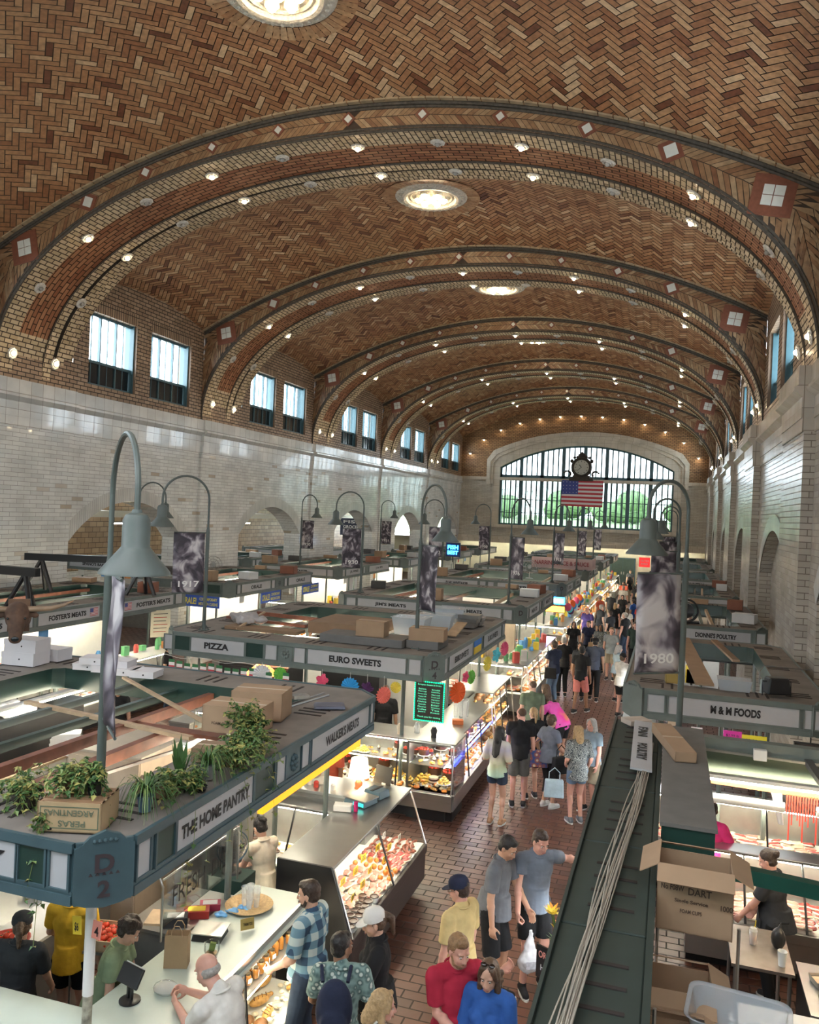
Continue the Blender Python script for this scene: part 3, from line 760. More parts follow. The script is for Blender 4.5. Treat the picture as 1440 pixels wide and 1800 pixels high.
def canopy(lab,x0,x1,y0,y1,sides,corner=None,paint=None,deck=.72,z0=2.40,z1=2.80,grp=None,posts=True):
    paint=paint or GGRN
    cx,cy=(x0+x1)/2,(y0+y1)/2; r=empty('stall_canopy',(0,0,0),label=lab,cat='stall canopy')
    ch=.27
    out=[(x0+ch,y0),(x1-ch,y0),(x1,y0+ch),(x1,y1-ch),(x1-ch,y1),(x0+ch,y1),(x0,y1-ch),(x0,y0+ch)]
    d=deck; ich=.12
    inn=[(x0+d+ich,y0+d),(x1-d-ich,y0+d),(x1-d,y0+d+ich),(x1-d,y1-d-ich),(x1-d-ich,y1-d),(x0+d+ich,y1-d),(x0+d,y1-d-ich),(x0+d,y0+d+ich)]
    g=G()
    for i in range(8):
        j=(i+1)%8; a,b,c,e=out[i],out[j],inn[j],inn[i]
        g.quad((*a,z1),(*b,z1),(*c,z1),(*e,z1),0); g.quad((*a,z1-.03),(*e,z1-.03),(*c,z1-.03),(*b,z1-.03),0)
        g.quad((*e,z1),(*c,z1),(*c,z1-.28),(*e,z1-.28),2)
    # vent slots in groups, bars across the deck
    rr=random.Random(int(x0*7+y0*3))
    def slots(horizontal,a,b,c):
        t=a+.5
        while t<b-.6:
            for k in range(3):
                p=t+k*.13
                if horizontal: g.box(p,p+.035,c-.17,c+.17,z1,z1+.006,1)
                else: g.box(c-.17,c+.17,p,p+.035,z1,z1+.006,1)
            t+=1.15
    slots(True,x0,x1,y0+.36); slots(True,x0,x1,y1-.36); slots(False,y0,y1,x1-.36); slots(False,y0,y1,x0+.36)
    g.build('deck',[DECK,SLOT,DGRN],r)
    g=G()
    for i in range(8):
        j=(i+1)%8; a,b=Vector((*out[i],0)),Vector((*out[j],0)); t=(b-a).normalized(); n=Vector((t.y,-t.x,0))
        A,B=a,b
        def band(zl,zh,o):
            p=[A+n*o,B+n*o,B,A]
            g.add([(q.x,q.y,zl) for q in p]+[(q.x,q.y,zh) for q in p],[(3,2,1,0),(4,5,6,7),(0,1,5,4),(1,2,6,5),(2,3,7,6),(3,0,4,7)])
        band(z0,z1,.004); band(z1-.055,z1+.012,.035); band(z0-.02,z0+.05,.03); band(z0+.05,z0+.075,.018)
        g.quad((A.x,A.y,z0),(B.x,B.y,z0),(B.x-n.x*.2,B.y-n.y*.2,z0),(A.x-n.x*.2,A.y-n.y*.2,z0))
        g.quad((A.x-n.x*.02,A.y-n.y*.02,z0),(B.x-n.x*.02,B.y-n.y*.02,z0),(B.x-n.x*.02,B.y-n.y*.02,z1),(A.x-n.x*.02,A.y-n.y*.02,z1))
    g.build('fascia',paint,r)
    zc=(z0+z1)/2+.01; ph=.25
    for sd,items in sides.items():
        pos={'S':y0-.004,'N':y1+.004,'E':x1+.004,'W':x0-.004}[sd]
        for it in items:
            a,b,k=it[:3]; m=(a+b)/2; wd=abs(b-a)
            loc=(m,pos,zc) if sd in 'SN' else (pos,m,zc)
            M=basis(sd,loc)
            if k in 'wg':
                p=G(); p.prism([(-wd/2,-ph/2),(wd/2,-ph/2),(wd/2,ph/2),(-wd/2,ph/2)],M,.008); p.build('panel',MATS2[k],r)
                ring(M,wd/2,ph/2).build('panel_frame',paint,r)
            elif k=='s':
                p=G(); p.prism([(-wd/2,-ph/2),(wd/2,-ph/2),(wd/2,ph/2),(-wd/2,ph/2)],M,.010); sp=p.build('sign_panel',SIGN,r)
                if len(it)>3 and it[3]:
                    ta,tb=(it[4],it[5]) if len(it)>5 else (a+wd*.15,b-wd*.15)
                    mm=(ta+tb)/2; loc=(mm,pos,zc) if sd in 'SN' else (pos,mm,zc)
                    lettering(it[3],basis(sd,loc),abs(tb-ta),.115,INK,sp,th=.015,bold=.045)
                if len(it)>6: 
                    fx=it[6]; loc=(fx,pos,zc) if sd in 'SN' else (pos,fx,zc)
                    us_flag('flag_decal',basis(sd,loc)@Matrix.Translation((0,0,.012)),.26,.17,sp)
                ring(M,wd/2,ph/2).build('panel_frame',paint,r)
            elif k=='m':
                p=G(); p.prism([(-wd/2,-ph/2),(wd/2,-ph/2),(wd/2,ph/2),(-wd/2,ph/2)],M,.012)
                for q in range(8):
                    an=q*PI/4; M2=M@Matrix.Translation((.055*math.cos(an),.065*math.sin(an),.012)); c=M2@Vector((0,0,0)); p.ell(c,(.03,.03,.03),n=6,m=4)
                p.ell(M@Vector((0,0,.012)),(.03,.03,.03),n=6,m=4); p.build('medallion',paint,r)
            elif k=='u':
                p=G(); p.prism([(-wd/2,0),(wd/2,0),(wd/2,ph/2+.03),(-wd/2,ph/2+.03)],M,.012,0); p.prism([(-wd/2,-ph/2-.03),(wd/2,-ph/2-.03),(wd/2,0),(-wd/2,0)],M,.012,1)
                p.build('blue_and_yellow_flag',[mat('flag_azure',(.02,.16,.55),.6,var=0),mat('flag_gold',(.75,.52,.03),.6,var=0)],r)
    # corner plates
    def plate(c,n,txt,big):
        n=Vector(n).normalized(); u=Vector((-n.y,n.x,0)); 
        M=Matrix(((u.x,0,n.x,c[0]),(u.y,0,n.y,c[1]),(0,1,0,zc-.01),(0,0,0,1)))
        w2=.20; h2=.20
        pts=[(-w2,-h2),(-w2*.6,-h2-.03),(0,-h2-.05),(w2*.6,-h2-.03),(w2,-h2),(w2,h2-.02),(w2*.75,h2+.0),(w2*.5,h2+.05),(w2*.2,h2+.07),(0,h2+.085),(-w2*.2,h2+.07),(-w2*.5,h2+.05),(-w2*.75,h2),(-w2,h2-.02)]
        p=G(); p.prism(pts,M@Matrix.Translation((0,0,.01)),.035)
        for k in range(5): p.ell(M@Vector(((k-2)*.012*3,h2+.02,.05)),(.015,.015,.015),n=6,m=4)
        pl=p.build('corner_plate',paint,r)
        if txt:
            dk=mat('letter_dark',(.05,.035,.04),.6,var=0)
            ls=txt.split('\n'); 
            lettering(ls[0],M@Matrix.Translation((0,.065,.05)),.13,.13,dk,pl,bold=.03)
            if len(ls)>1:
                lettering(ls[1],M@Matrix.Translation((0,-.115,.05)),.085,.12,dk,pl,bold=.03)
                q=G()
                for k in range(5): q.prism([(-.09+k*.045-.014,-.02),(-.09+k*.045+.014,-.02),(-.09+k*.045,.0)],M@Matrix.Translation((0,0,.045)),.006)
                q.build('divider',dk,pl)
    corner=corner or {}
    for nm,c,n in (('SE',(x1-ch/2,y0+ch/2),(1,-1,0)),('SW',(x0+ch/2,y0+ch/2),(-1,-1,0))):
        plate(c,n,corner.get(nm),True)
    if posts:
        for px,py in ((x1-.75,y0+.5) if y0>5 else (x1-1.15,y1-.6),(x0+.5,y0+.5),(x1-.5,y1-.5),(x0+.5,y1-.5),((x0+x1)/2,y0+.6),(x1-.6,(y0+y1)/2)):
            p=G(); p.cyl((px,py,0),(px,py,z1-.2),.035,n=8); p.build('post',GGRN,r)
    return r
def std(a,b,n=1,text='',side=1):
    w=(b-a)/n; L=[]
    for i in range(n):
        p=a+i*w; L+=[(p+.12,p+.36,'w'),(p+.45,p+w-.45,'s',text,p+w*.32,p+w*.68),(p+w-.36,p+w-.12,'w')]
    return L
XA0,XA1=-8.80,-3.55
canopy('grey-blue stall canopy at bottom left with corner plate D 2',XA0,XA1,4.70,10.15,
 {'S':[(-6.6,-4.31,'s','THE HOME PANTRY',-6.4,-4.40),(-4.28,-4.06,'g'),(-4.01,-3.86,'w')],
  'E':[(5.01,5.16,'w'),(5.24,5.47,'g'),(5.50,6.70,'s','THE HOME PANTRY',5.56,6.64),(6.74,7.12,'g'),(7.17,7.36,'w'),(7.40,7.70,'m'),(7.74,7.92,'w'),(7.98,9.70,'s',"WALKER'S MEATS",8.35,9.35),(9.75,9.86,'w')]},{'SE':'D\n2'},TGRN)
canopy('grey-green stall canopy lettered PIZZA and EURO SWEETS',XA0-.05,XA1,13.0,18.8,
 {'S':[(-8.78,-8.60,'w'),(-8.56,-8.25,'g'),(-8.22,-7.14,'s','PIZZA',-7.95,-7.45),(-7.10,-6.76,'g'),(-6.72,-6.50,'w'),(-6.46,-6.20,'m'),(-6.16,-5.96,'w'),(-5.90,-4.12,'s','EURO SWEETS',-5.50,-4.55),(-4.06,-3.86,'w')],
  'E':[(13.3,13.5,'w'),(13.6,15.35,'s','EURO SWEETS',14.0,15.0),(15.5,16.1,'u'),(16.3,18.1,'s','EURO SWEETS',16.7,17.7),(18.2,18.45,'w')]},{'SE':'D\n4'})
canopy("third stall canopy back, lettered JIM'S MEATS",XA0,XA1,21.1,26.9,
 {'S':[(-8.48,-8.22,'w'),(-8.15,-6.2,'s',"JIM'S MEATS",-7.65,-6.75),(-5.75,-4.15,'s',"JIM'S MEATS",-5.4,-4.65),(-4.08,-3.86,'w')],
  'E':std(21.4,26.7,2,'MEATS')},{'SE':'D'})
canopy("fourth stall canopy back, lettered D.W. WHITAKER",XA0,XA1,29.4,35.2,
 {'S':[(-8.48,-8.3,'w'),(-8.25,-6.7,'s',"D.W. WHITAKER",-7.9,-7.05),(-6.6,-6.4,'w'),(-6.3,-6.1,'w'),(-5.95,-4.1,'s',"L. VERDI'S",-5.5,-4.5)],
  'E':std(29.7,35,2,'DELI')},{'SE':'D'})
canopy("fifth stall canopy back, under the pink spice board",XA0,XA1,37.6,43.4,{'S':std(-8.5,-3.85,2,"SPICE & SAUCE"),'E':std(37.9,43.2,2,'SPICE')})
canopy("sixth stall canopy back in the middle block",XA0,XA1,45.8,51.6,{'S':std(-8.5,-3.85,2,"BAKERY"),'E':std(46.1,51.4,2,'')})
canopy("farthest stall canopy in the middle block",XA0,XA1,54.0,59.8,{'S':std(-8.5,-3.85,2,""),'E':std(54.3,59.6,2,'')})
XB0,XB1=-16.0,-12.35
canopy("stall canopy by the left wall lettered FOSTER'S MEATS twice",XB0,XB1,9.8,19.4,
 {'E':[(11.4,13.0,'s',"FOSTER'S MEATS",11.6,12.8),(13.1,13.6,'w'),(13.75,15.65,'s',"FOSTER'S MEATS",14.05,15.2,15.46),(15.8,16.3,'w'),(16.42,18.55,'s',"FOSTER'S MEATS",17.0,18.4,16.68),(18.65,18.95,'w')],'S':std(-15.7,-12.6,1,'')})
canopy("stall canopy by the left wall lettered ORALE",XB0,XB1,21.5,27.5,
 {'S':[(-15.6,-15.2,'w'),(-14.4,-14.0,'w'),(-13.85,-13.4,'w'),(-13.3,-12.7,'g')],'E':[(21.85,22.05,'w'),(22.12,24.0,'s','ORALE',22.7,23.4),(24.08,24.3,'w'),(24.35,24.9,'m'),(25.0,25.2,'w'),(25.3,27.1,'s','ORALE',25.9,26.6)]})
canopy("stall canopy lettered D.W. WHITAKER beside the left wall",XB0,XB1,29.8,36.0,
 {'S':[(-15.6,-12.9,'s','D.W. WHITAKER',-14.9,-13.7),(-12.85,-12.6,'w')],'E':[(30.1,30.35,'w'),(30.45,32.3,'s','J.R. WINES',30.9,31.8),(32.4,32.6,'w'),(33.1,35.6,'s',"J & B'S",33.9,34.8)]})
canopy("stall canopy beyond the third left arch, lettered BAKERY",XB0,XB1,38.2,44.2,{'S':std(-15.7,-12.6,1,"KURT'S BAKERY"),'E':std(38.5,44,2,'')})
canopy("stall canopy under the fish sign near the left wall",XB0,XB1,46.4,52.4,{'S':std(-15.7,-12.6,1,''),'E':std(46.7,52.2,2,'')})
canopy("farthest stall canopy along the left wall",XB0,XB1,54.4,60.2,{'S':std(-15.7,-12.6,1,''),'E':std(54.7,60,2,'')})
XC0,XC1=-.55,2.17
canopy("stall canopy at right lettered M & M FOODS",XC0,XC1,12.25,18.0,
 {'S':[(-.23,.0,'w'),(.06,1.75,'s','M & M FOODS',.62,1.27),(1.82,2.02,'w')]},deck=.55)
canopy("stall canopy by the right wall lettered DIONNE'S POULTRY",XC0,XC1,20.3,26.3,
 {'S':[(-.25,0,'w'),(.1,1.82,'s',"DIONNE'S POULTRY",.62,1.52),(1.9,2.12,'w')]},deck=.55)
canopy("second stall canopy lettered DIONNE'S by the right wall",XC0,XC1,28.6,34.4,
 {'S':[(-.25,0,'w'),(.1,1.82,'s',"DIONNE'S",.7,1.1),(1.88,2.1,'w')]},deck=.55)
for y,nm in ((36.9,'fourth'),(45.2,'fifth'),(53.5,'farthest')):
    canopy(nm+" stall canopy back along the right wall",XC0,XC1,y,y+5.8,{'S':[(-.25,0,'w'),(.1,1.82,'s',"POULTRY",.6,1.4),(1.88,2.1,'w')]},deck=.55)
# side aisle stalls behind the left arches
canopy("stall canopy in the side aisle lettered SPANO'S BAKERY",-22.5,-17.9,26.3,31.0,{'S':[(-22.2,-20.0,'s',"SPANO'S BAKERY",-21.6,-20.3),(-19.9,-19.6,'w')],'E':std(26.6,30.8,1,"")},z0=2.4)
canopy("stall canopy through the second arch lettered WENCER'S MEATS",-21.5,-17.4,31.6,36.5,{'S':[(-19.5,-17.8,'s',"WENCER'S MEATS",-19.2,-17.95)],'E':std(31.9,36.3,1,"")})
canopy("far side-aisle stall canopy seen through an arch",-22.5,-18.2,40,46,{'S':std(-22.3,-18.4,1,''),'E':std(40.2,45.8,1,"")})
# ---------------------------------------------------------------- lamp posts and banners
LGRN=mat('lamp_green_grey',(.085,.105,.10),.5,var=.1)
LTEAL=mat('lamp_teal',(.082,.100,.092),.45,var=.12)
INSIDE=mat('shade_inside',(.6,.58,.5),.5,var=0)
def bannermat(name,seed,dark=0,vs=1.0):
    m,n,l,b=nodes(name); tc=N(n,'ShaderNodeTexCoord'); mp=N(n,'ShaderNodeMapping'); mp.inputs['Location'].default_value=(seed*1.7,seed*.9,seed)
    l.new(tc.outputs['Object'],mp.inputs[0])
    nz=N(n,'ShaderNodeTexNoise'); nz.inputs['Scale'].default_value=4.2*vs; nz.inputs['Detail'].default_value=2.5; nz.inputs['Distortion'].default_value=1.2; l.new(mp.outputs[0],nz.inputs['Vector'])
    vo=N(n,'ShaderNodeTexVoronoi'); vo.inputs['Scale'].default_value=5*vs; l.new(mp.outputs[0],vo.inputs['Vector'])
    ad=N(n,'ShaderNodeMath',operation='MULTIPLY_ADD'); l.new(vo.outputs['Distance'],ad.inputs[0]); ad.inputs[1].default_value=-.35; l.new(nz.outputs[0],ad.inputs[2])
    r=ramp(n,l,ad.outputs[0],[(.20+dark,(.035,.028,.04)),(.34+dark,(.13,.11,.135)),(.42+dark,(.34,.31,.34)),(.55+dark,(.58,.55,.56))])
    l.new(r.outputs[0],b.inputs['Base Color']); b.inputs['Roughness'].default_value=.55; return m
def lamp_post(x,y,ax,ay,lab,zb=2.8,top=5.66,teal=False,shade=True):
    r=empty('gooseneck_lamp',(x,y,zb),label=lab,cat='lamp'); h=top-zb; L=min(.86,math.hypot(ax,ay)); m=LTEAL if teal else LGRN
    g=G(); g.cyl((0,0,0),(0,0,h-L/2-.6),.036,n=10); g.cyl((0,0,h-L/2-.62),(0,0,h-L/2-.5),.040,.022,n=10); g.cyl((0,0,h-L/2-.5),(0,0,h-L/2),.021,n=10)
    g.build('pole',m,r,smooth=True)
    g=G(); g.box(-.07,.07,-.07,.07,0,.02); 
    for k in range(4):
        a=k*PI/2+.78; g.cyl((.10*math.cos(a),.10*math.sin(a),0),(0,0,.14),.010,n=5)
    g.build('base_bracket',m,r)
    g=G(); pts=[]
    for i in range(17):
        a=PI-PI*i/16; t=(1+math.cos(a))/2; pts.append((ax*t,ay*t,h-L/2+math.sin(a)*L/2))
    pts.append((ax,ay,h-L/2-.12)); g.tube(pts,.021,8); g.build('arc_arm',m,r,smooth=True)
    zt=h-L/2-.12
    g=G(); g.lathe([(.0,.02),(.03,.02),(.035,0),(.07,-.015),(.088,-.05),(.09,-.22),(.10,-.235),(.225,-.385),(.228,-.40)],o=(ax,ay,zt),n=28); g.build('lamp_shade',m,r,smooth=True)
    g=G(); g.lathe([(.222,-.397),(.095,-.24),(.0,-.23)],o=(ax,ay,zt),n=28); g.build('shade_lining',INSIDE,r,smooth=True)
    return r
def banner(x,y,dx,dy,lab,year,mt,z0=3.50,z1=4.62,w=.62,ripple=.0,narrow=1):
    d=Vector((dx,dy,0)).normalized(); n=Vector((d.y,-d.x,0))
    s=-1 if n.y>0 else 1
    u=d*(1) ; nn=n
    if nn.y>0: nn=-nn
    # readable from the camera: u to the right
    if u.x<0: uu=-u
    else: uu=u
    r=empty('banner',(x,y,z0),label=lab,cat='banner')
    g=G(); nx=6;nz=14; h=z1-z0
    for i in range(nx+1):
        for j in range(nz+1):
            a=(.05+(w-.05)*i/nx)*narrow; zz=h*j/nz; o=math.sin(i*1.1+j*.35)*ripple
            p=u*a+nn*o; g.v.append((p.x,p.y,zz))
    for i in range(nx):
        for j in range(nz): g.f.append([i*(nz+1)+j,(i+1)*(nz+1)+j,(i+1)*(nz+1)+j+1,i*(nz+1)+j+1]); g.m.append(0); g.c.append(None)
    o=g.build('cloth',mt,r,smooth=True); sd=o.modifiers.new('s','SOLIDIFY'); sd.thickness=.004
    g=G(); g.cyl((0,0,h),(u.x*w,u.y*w,h),.012,n=6); g.cyl((0,0,0.0),(u.x*w,u.y*w,0.0),.012,n=6); g.build('bracket',LGRN,r)
    if year:
        M=Matrix(((uu.x,0,nn.x,u.x*w*.52),(uu.y,0,nn.y,u.y*w*.52),(0,1,0,.17),(0,0,0,1)))
        lettering(year,M,w*.62,.115,mat('year_white',(.78,.77,.75),.6,var=0),o,th=.03,bold=.02)
    return r
BN=[bannermat('banner_print_%d'%i,i*3.3+1,[-.05,.0,.03,.02,.0][i%5],[.6,.9,1.2,1.1,.8][i%5]) for i in range(8)]
lamps=[(-4.12,5.32,.80,-.78,'large gooseneck lamp at left rising from the D 2 stall corner','',0,True),
(-8.24,13.42,-.6,-.6,'gooseneck lamp holding the 1917 banner above the PIZZA sign','1917',1,False),
(-4.16,13.68,.6,-.6,'gooseneck lamp rising beside the cardboard boxes over EURO SWEETS','',2,True),
(-8.40,21.9,-.6,-.6,"gooseneck lamp behind the JIM'S MEATS sign",'1930',3,False),
(-4.12,21.9,.6,-.6,'gooseneck lamp holding the tall 1976 banner','1976',4,False),
(-8.30,30.2,-.6,-.6,'gooseneck lamp over the middle D.W. WHITAKER sign','1940',5,False),
(-4.10,30.2,.6,-.6,'gooseneck lamp holding the 1913 banner left of the flag','1913',6,False),
(-8.20,38.2,-.6,-.6,'small gooseneck lamp left of the big end window','1950',7,False),
(-4.10,38.2,.6,-.6,'small gooseneck lamp below the hanging flag','1960',3,False),
(-4.10,46.4,.6,-.6,'farthest small gooseneck lamp in front of the end window','1970',5,False),
(-13.85,19.0,.85,0,'thin gooseneck lamp by the left wall beside the 1917 lamp','',None,False),
(-14.3,30.3,.75,-.2,'gooseneck lamp in front of the second left arch','1920',6,False),
(-13.9,38.7,.7,0,'gooseneck lamp in front of the third left arch','1921',2,False),
(.17,9.82,-.42,-.45,'large gooseneck lamp at right holding the 1980 banner','1980',0,True),
(.15,17.2,-.5,-.3,'gooseneck lamp just behind the large right lamp','1990',4,False),
(.2,25.5,-.5,-.3,'third gooseneck lamp along the right-hand stalls','',1,False),
(.2,33.8,-.5,-.3,'farthest gooseneck lamp along the right-hand stalls','',3,False)]
for k,(x,y,ax,ay,lab,yr,bi,tl) in enumerate(lamps):
    lamp_post(x,y,ax,ay,lab,teal=tl)
    if bi is not None:
        d=(ax,ay) if k not in (13,14) else (-.5,-.35)
        if k in (11,12): d=(.9,-.2)
        w=.64
        BL={0:'undated photo banner seen almost edge-on beside the large left lamp',1:'black and white market-hall photo banner dated 1917',2:'undated photo banner over the EURO SWEETS cartons',3:"photo banner dated 1930 behind the JIM'S MEATS sign",4:'tall pale photo banner dated 1976 left of the end window centre',5:'photo banner dated 1940 at the middle D.W. WHITAKER stall',6:'photo banner dated 1913 below the left part of the flag',7:'photo banner dated 1950 at the left of the end window',8:'photo banner dated 1960 below the hanging flag',9:'farthest photo banner dated 1970 before the end window',11:'photo banner dated 1920 by the second left arch',12:'photo banner dated 1921 by the third left arch',13:'large photo banner dated 1980 at right',14:'photo banner directly behind the large 1980 banner',15:'undated banner third along the right-hand stalls',16:'farthest undated banner along the right-hand stalls'}
        banner(x,y,d[0],d[1],BL[k],yr,BN[bi],ripple=.012 if k else .02)
# ================================================================ PEOPLE
SK={'a':mat('skin_light',(.56,.33,.24),.5,var=.06,sss=.08),'b':mat('skin_tan',(.45,.25,.165),.5,var=.06,sss=.08),'c':mat('skin_brown',(.25,.125,.075),.5,var=.06,sss=.05),'p':mat('skin_pink',(.58,.31,.24),.5,var=.06,sss=.08)}
HC={'k':mat('hair_black',(.012,.010,.010),.45,var=.3,scale=40,bump=.5),'d':mat('hair_dark_brown',(.035,.02,.014),.45,var=.35,scale=40,bump=.5),'n':mat('hair_brown',(.085,.048,.028),.45,var=.35,scale=40,bump=.5),'y':mat('hair_blond',(.36,.24,.12),.5,var=.3,scale=40,bump=.5),'g':mat('hair_grey',(.32,.30,.28),.5,var=.3,scale=40,bump=.5),'s':mat('hair_sandy',(.24,.14,.07),.5,var=.3,scale=40,bump=.5)}
EYEW=mat('eye_white',(.6,.57,.54),.3,var=0); IRIS=mat('iris',(.03,.02,.015),.2,var=0); LIP=mat('lip',(.40,.16,.13),.45,var=0)
def cloth(name,col,var=.16): return mat('cloth_'+name,col,.8,var=var,scale=9,bump=.35,bscale=14,spec=.2)
def patt(name,kind,c1,c2,c3=None,sc=1):
    m,n,l,b=nodes(name); tc=N(n,'ShaderNodeTexCoord'); b.inputs['Roughness'].default_value=.8
    if kind=='plaid':
        sp=N(n,'ShaderNodeSeparateXYZ'); l.new(tc.outputs['Object'],sp.inputs[0]); outs=[]
        for ax in (0,2):
            m1=N(n,'ShaderNodeMath',operation='MULTIPLY'); m1.inputs[1].default_value=44*sc; l.new(sp.outputs[ax],m1.inputs[0])
            m2=N(n,'ShaderNodeMath',operation='SINE'); l.new(m1.outputs[0],m2.inputs[0]); m3=N(n,'ShaderNodeMath',operation='GREATER_THAN'); m3.inputs[1].default_value=.1; l.new(m2.outputs[0],m3.inputs[0]); outs.append(m3)
        ad=N(n,'ShaderNodeMath',operation='ADD'); l.new(outs[0].outputs[0],ad.inputs[0]); l.new(outs[1].outputs[0],ad.inputs[1])
        dv=N(n,'ShaderNodeMath',operation='MULTIPLY'); dv.inputs[1].default_value=.5; l.new(ad.outputs[0],dv.inputs[0])
        r=ramp(n,l,dv.outputs[0],[(0,c1),(.5,c2),(1,c3)]); 
    elif kind=='stripe':
        sp=N(n,'ShaderNodeSeparateXYZ'); l.new(tc.outputs['Object'],sp.inputs[0]); m1=N(n,'ShaderNodeMath',operation='MULTIPLY'); m1.inputs[1].default_value=230*sc; l.new(sp.outputs[0],m1.inputs[0]); m2=N(n,'ShaderNodeMath',operation='SINE'); l.new(m1.outputs[0],m2.inputs[0])
        r=ramp(n,l,m2.outputs[0],[(.45,c1),(.55,c2)])
    elif kind=='bands':   # broad soft tie-dye bands by height
        sp=N(n,'ShaderNodeSeparateXYZ'); l.new(tc.outputs['Object'],sp.inputs[0]); nz=N(n,'ShaderNodeTexNoise'); nz.inputs['Scale'].default_value=6; l.new(tc.outputs['Object'],nz.inputs['Vector'])
        a=N(n,'ShaderNodeMath',operation='MULTIPLY_ADD'); l.new(nz.outputs[0],a.inputs[0]); a.inputs[1].default_value=.18; l.new(sp.outputs[2],a.inputs[2])
        mr=N(n,'ShaderNodeMapRange'); mr.inputs[1].default_value=.95; mr.inputs[2].default_value=1.55; l.new(a.outputs[0],mr.inputs[0])
        r=ramp(n,l,mr.outputs[0],c1)
    elif kind=='swirl':
        mp=N(n,'ShaderNodeMapping'); mp.inputs['Location'].default_value=c2; l.new(tc.outputs['Object'],mp.inputs[0]); le=N(n,'ShaderNodeVectorMath',operation='LENGTH'); l.new(mp.outputs[0],le.inputs[0])
        nz=N(n,'ShaderNodeTexNoise'); nz.inputs['Scale'].default_value=7; l.new(tc.outputs['Object'],nz.inputs['Vector'])
        a=N(n,'ShaderNodeMath',operation='MULTIPLY_ADD'); l.new(nz.outputs[0],a.inputs[0]); a.inputs[1].default_value=.16; l.new(le.outputs['Value'],a.inputs[2])
        mu=N(n,'ShaderNodeMath',operation='MULTIPLY'); mu.inputs[1].default_value=2.2; l.new(a.outputs[0],mu.inputs[0]); r=ramp(n,l,mu.outputs[0],c1)
    else:
        vo=N(n,'ShaderNodeTexVoronoi'); vo.inputs['Scale'].default_value=26*sc; l.new(tc.outputs['Object'],vo.inputs['Vector'])
        if kind=='rings':
            m1=N(n,'ShaderNodeMath',operation='MULTIPLY'); m1.inputs[1].default_value=22; l.new(vo.outputs['Distance'],m1.inputs[0]); m2=N(n,'ShaderNodeMath',operation='SINE'); l.new(m1.outputs[0],m2.inputs[0]); r=ramp(n,l,m2.outputs[0],[(.4,c1),(.6,c2)])
        else: r=ramp(n,l,vo.outputs['Distance'],[(.2,c2),(.35,c1),(.7,c3 or c1)])
    l.new(r.outputs[0],b.inputs['Base Color']); MC[name]=m; return m
V=Vector
def ik(a,t,l1,l2,pole):
    a,t=V(a),V(t); d=t-a; L=d.length; mx=(l1+l2)*.995
    if L>mx: t=a+d*(mx/L); d=t-a; L=mx
    x=(l1*l1-l2*l2+L*L)/(2*L); hgt=math.sqrt(max(0,l1*l1-x*x)); dn=d/L; p=V(pole); p=p-dn*p.dot(dn)
    if p.length<1e-6: p=dn.orthogonal()
    return a+dn*x+p.normalized()*hgt,t
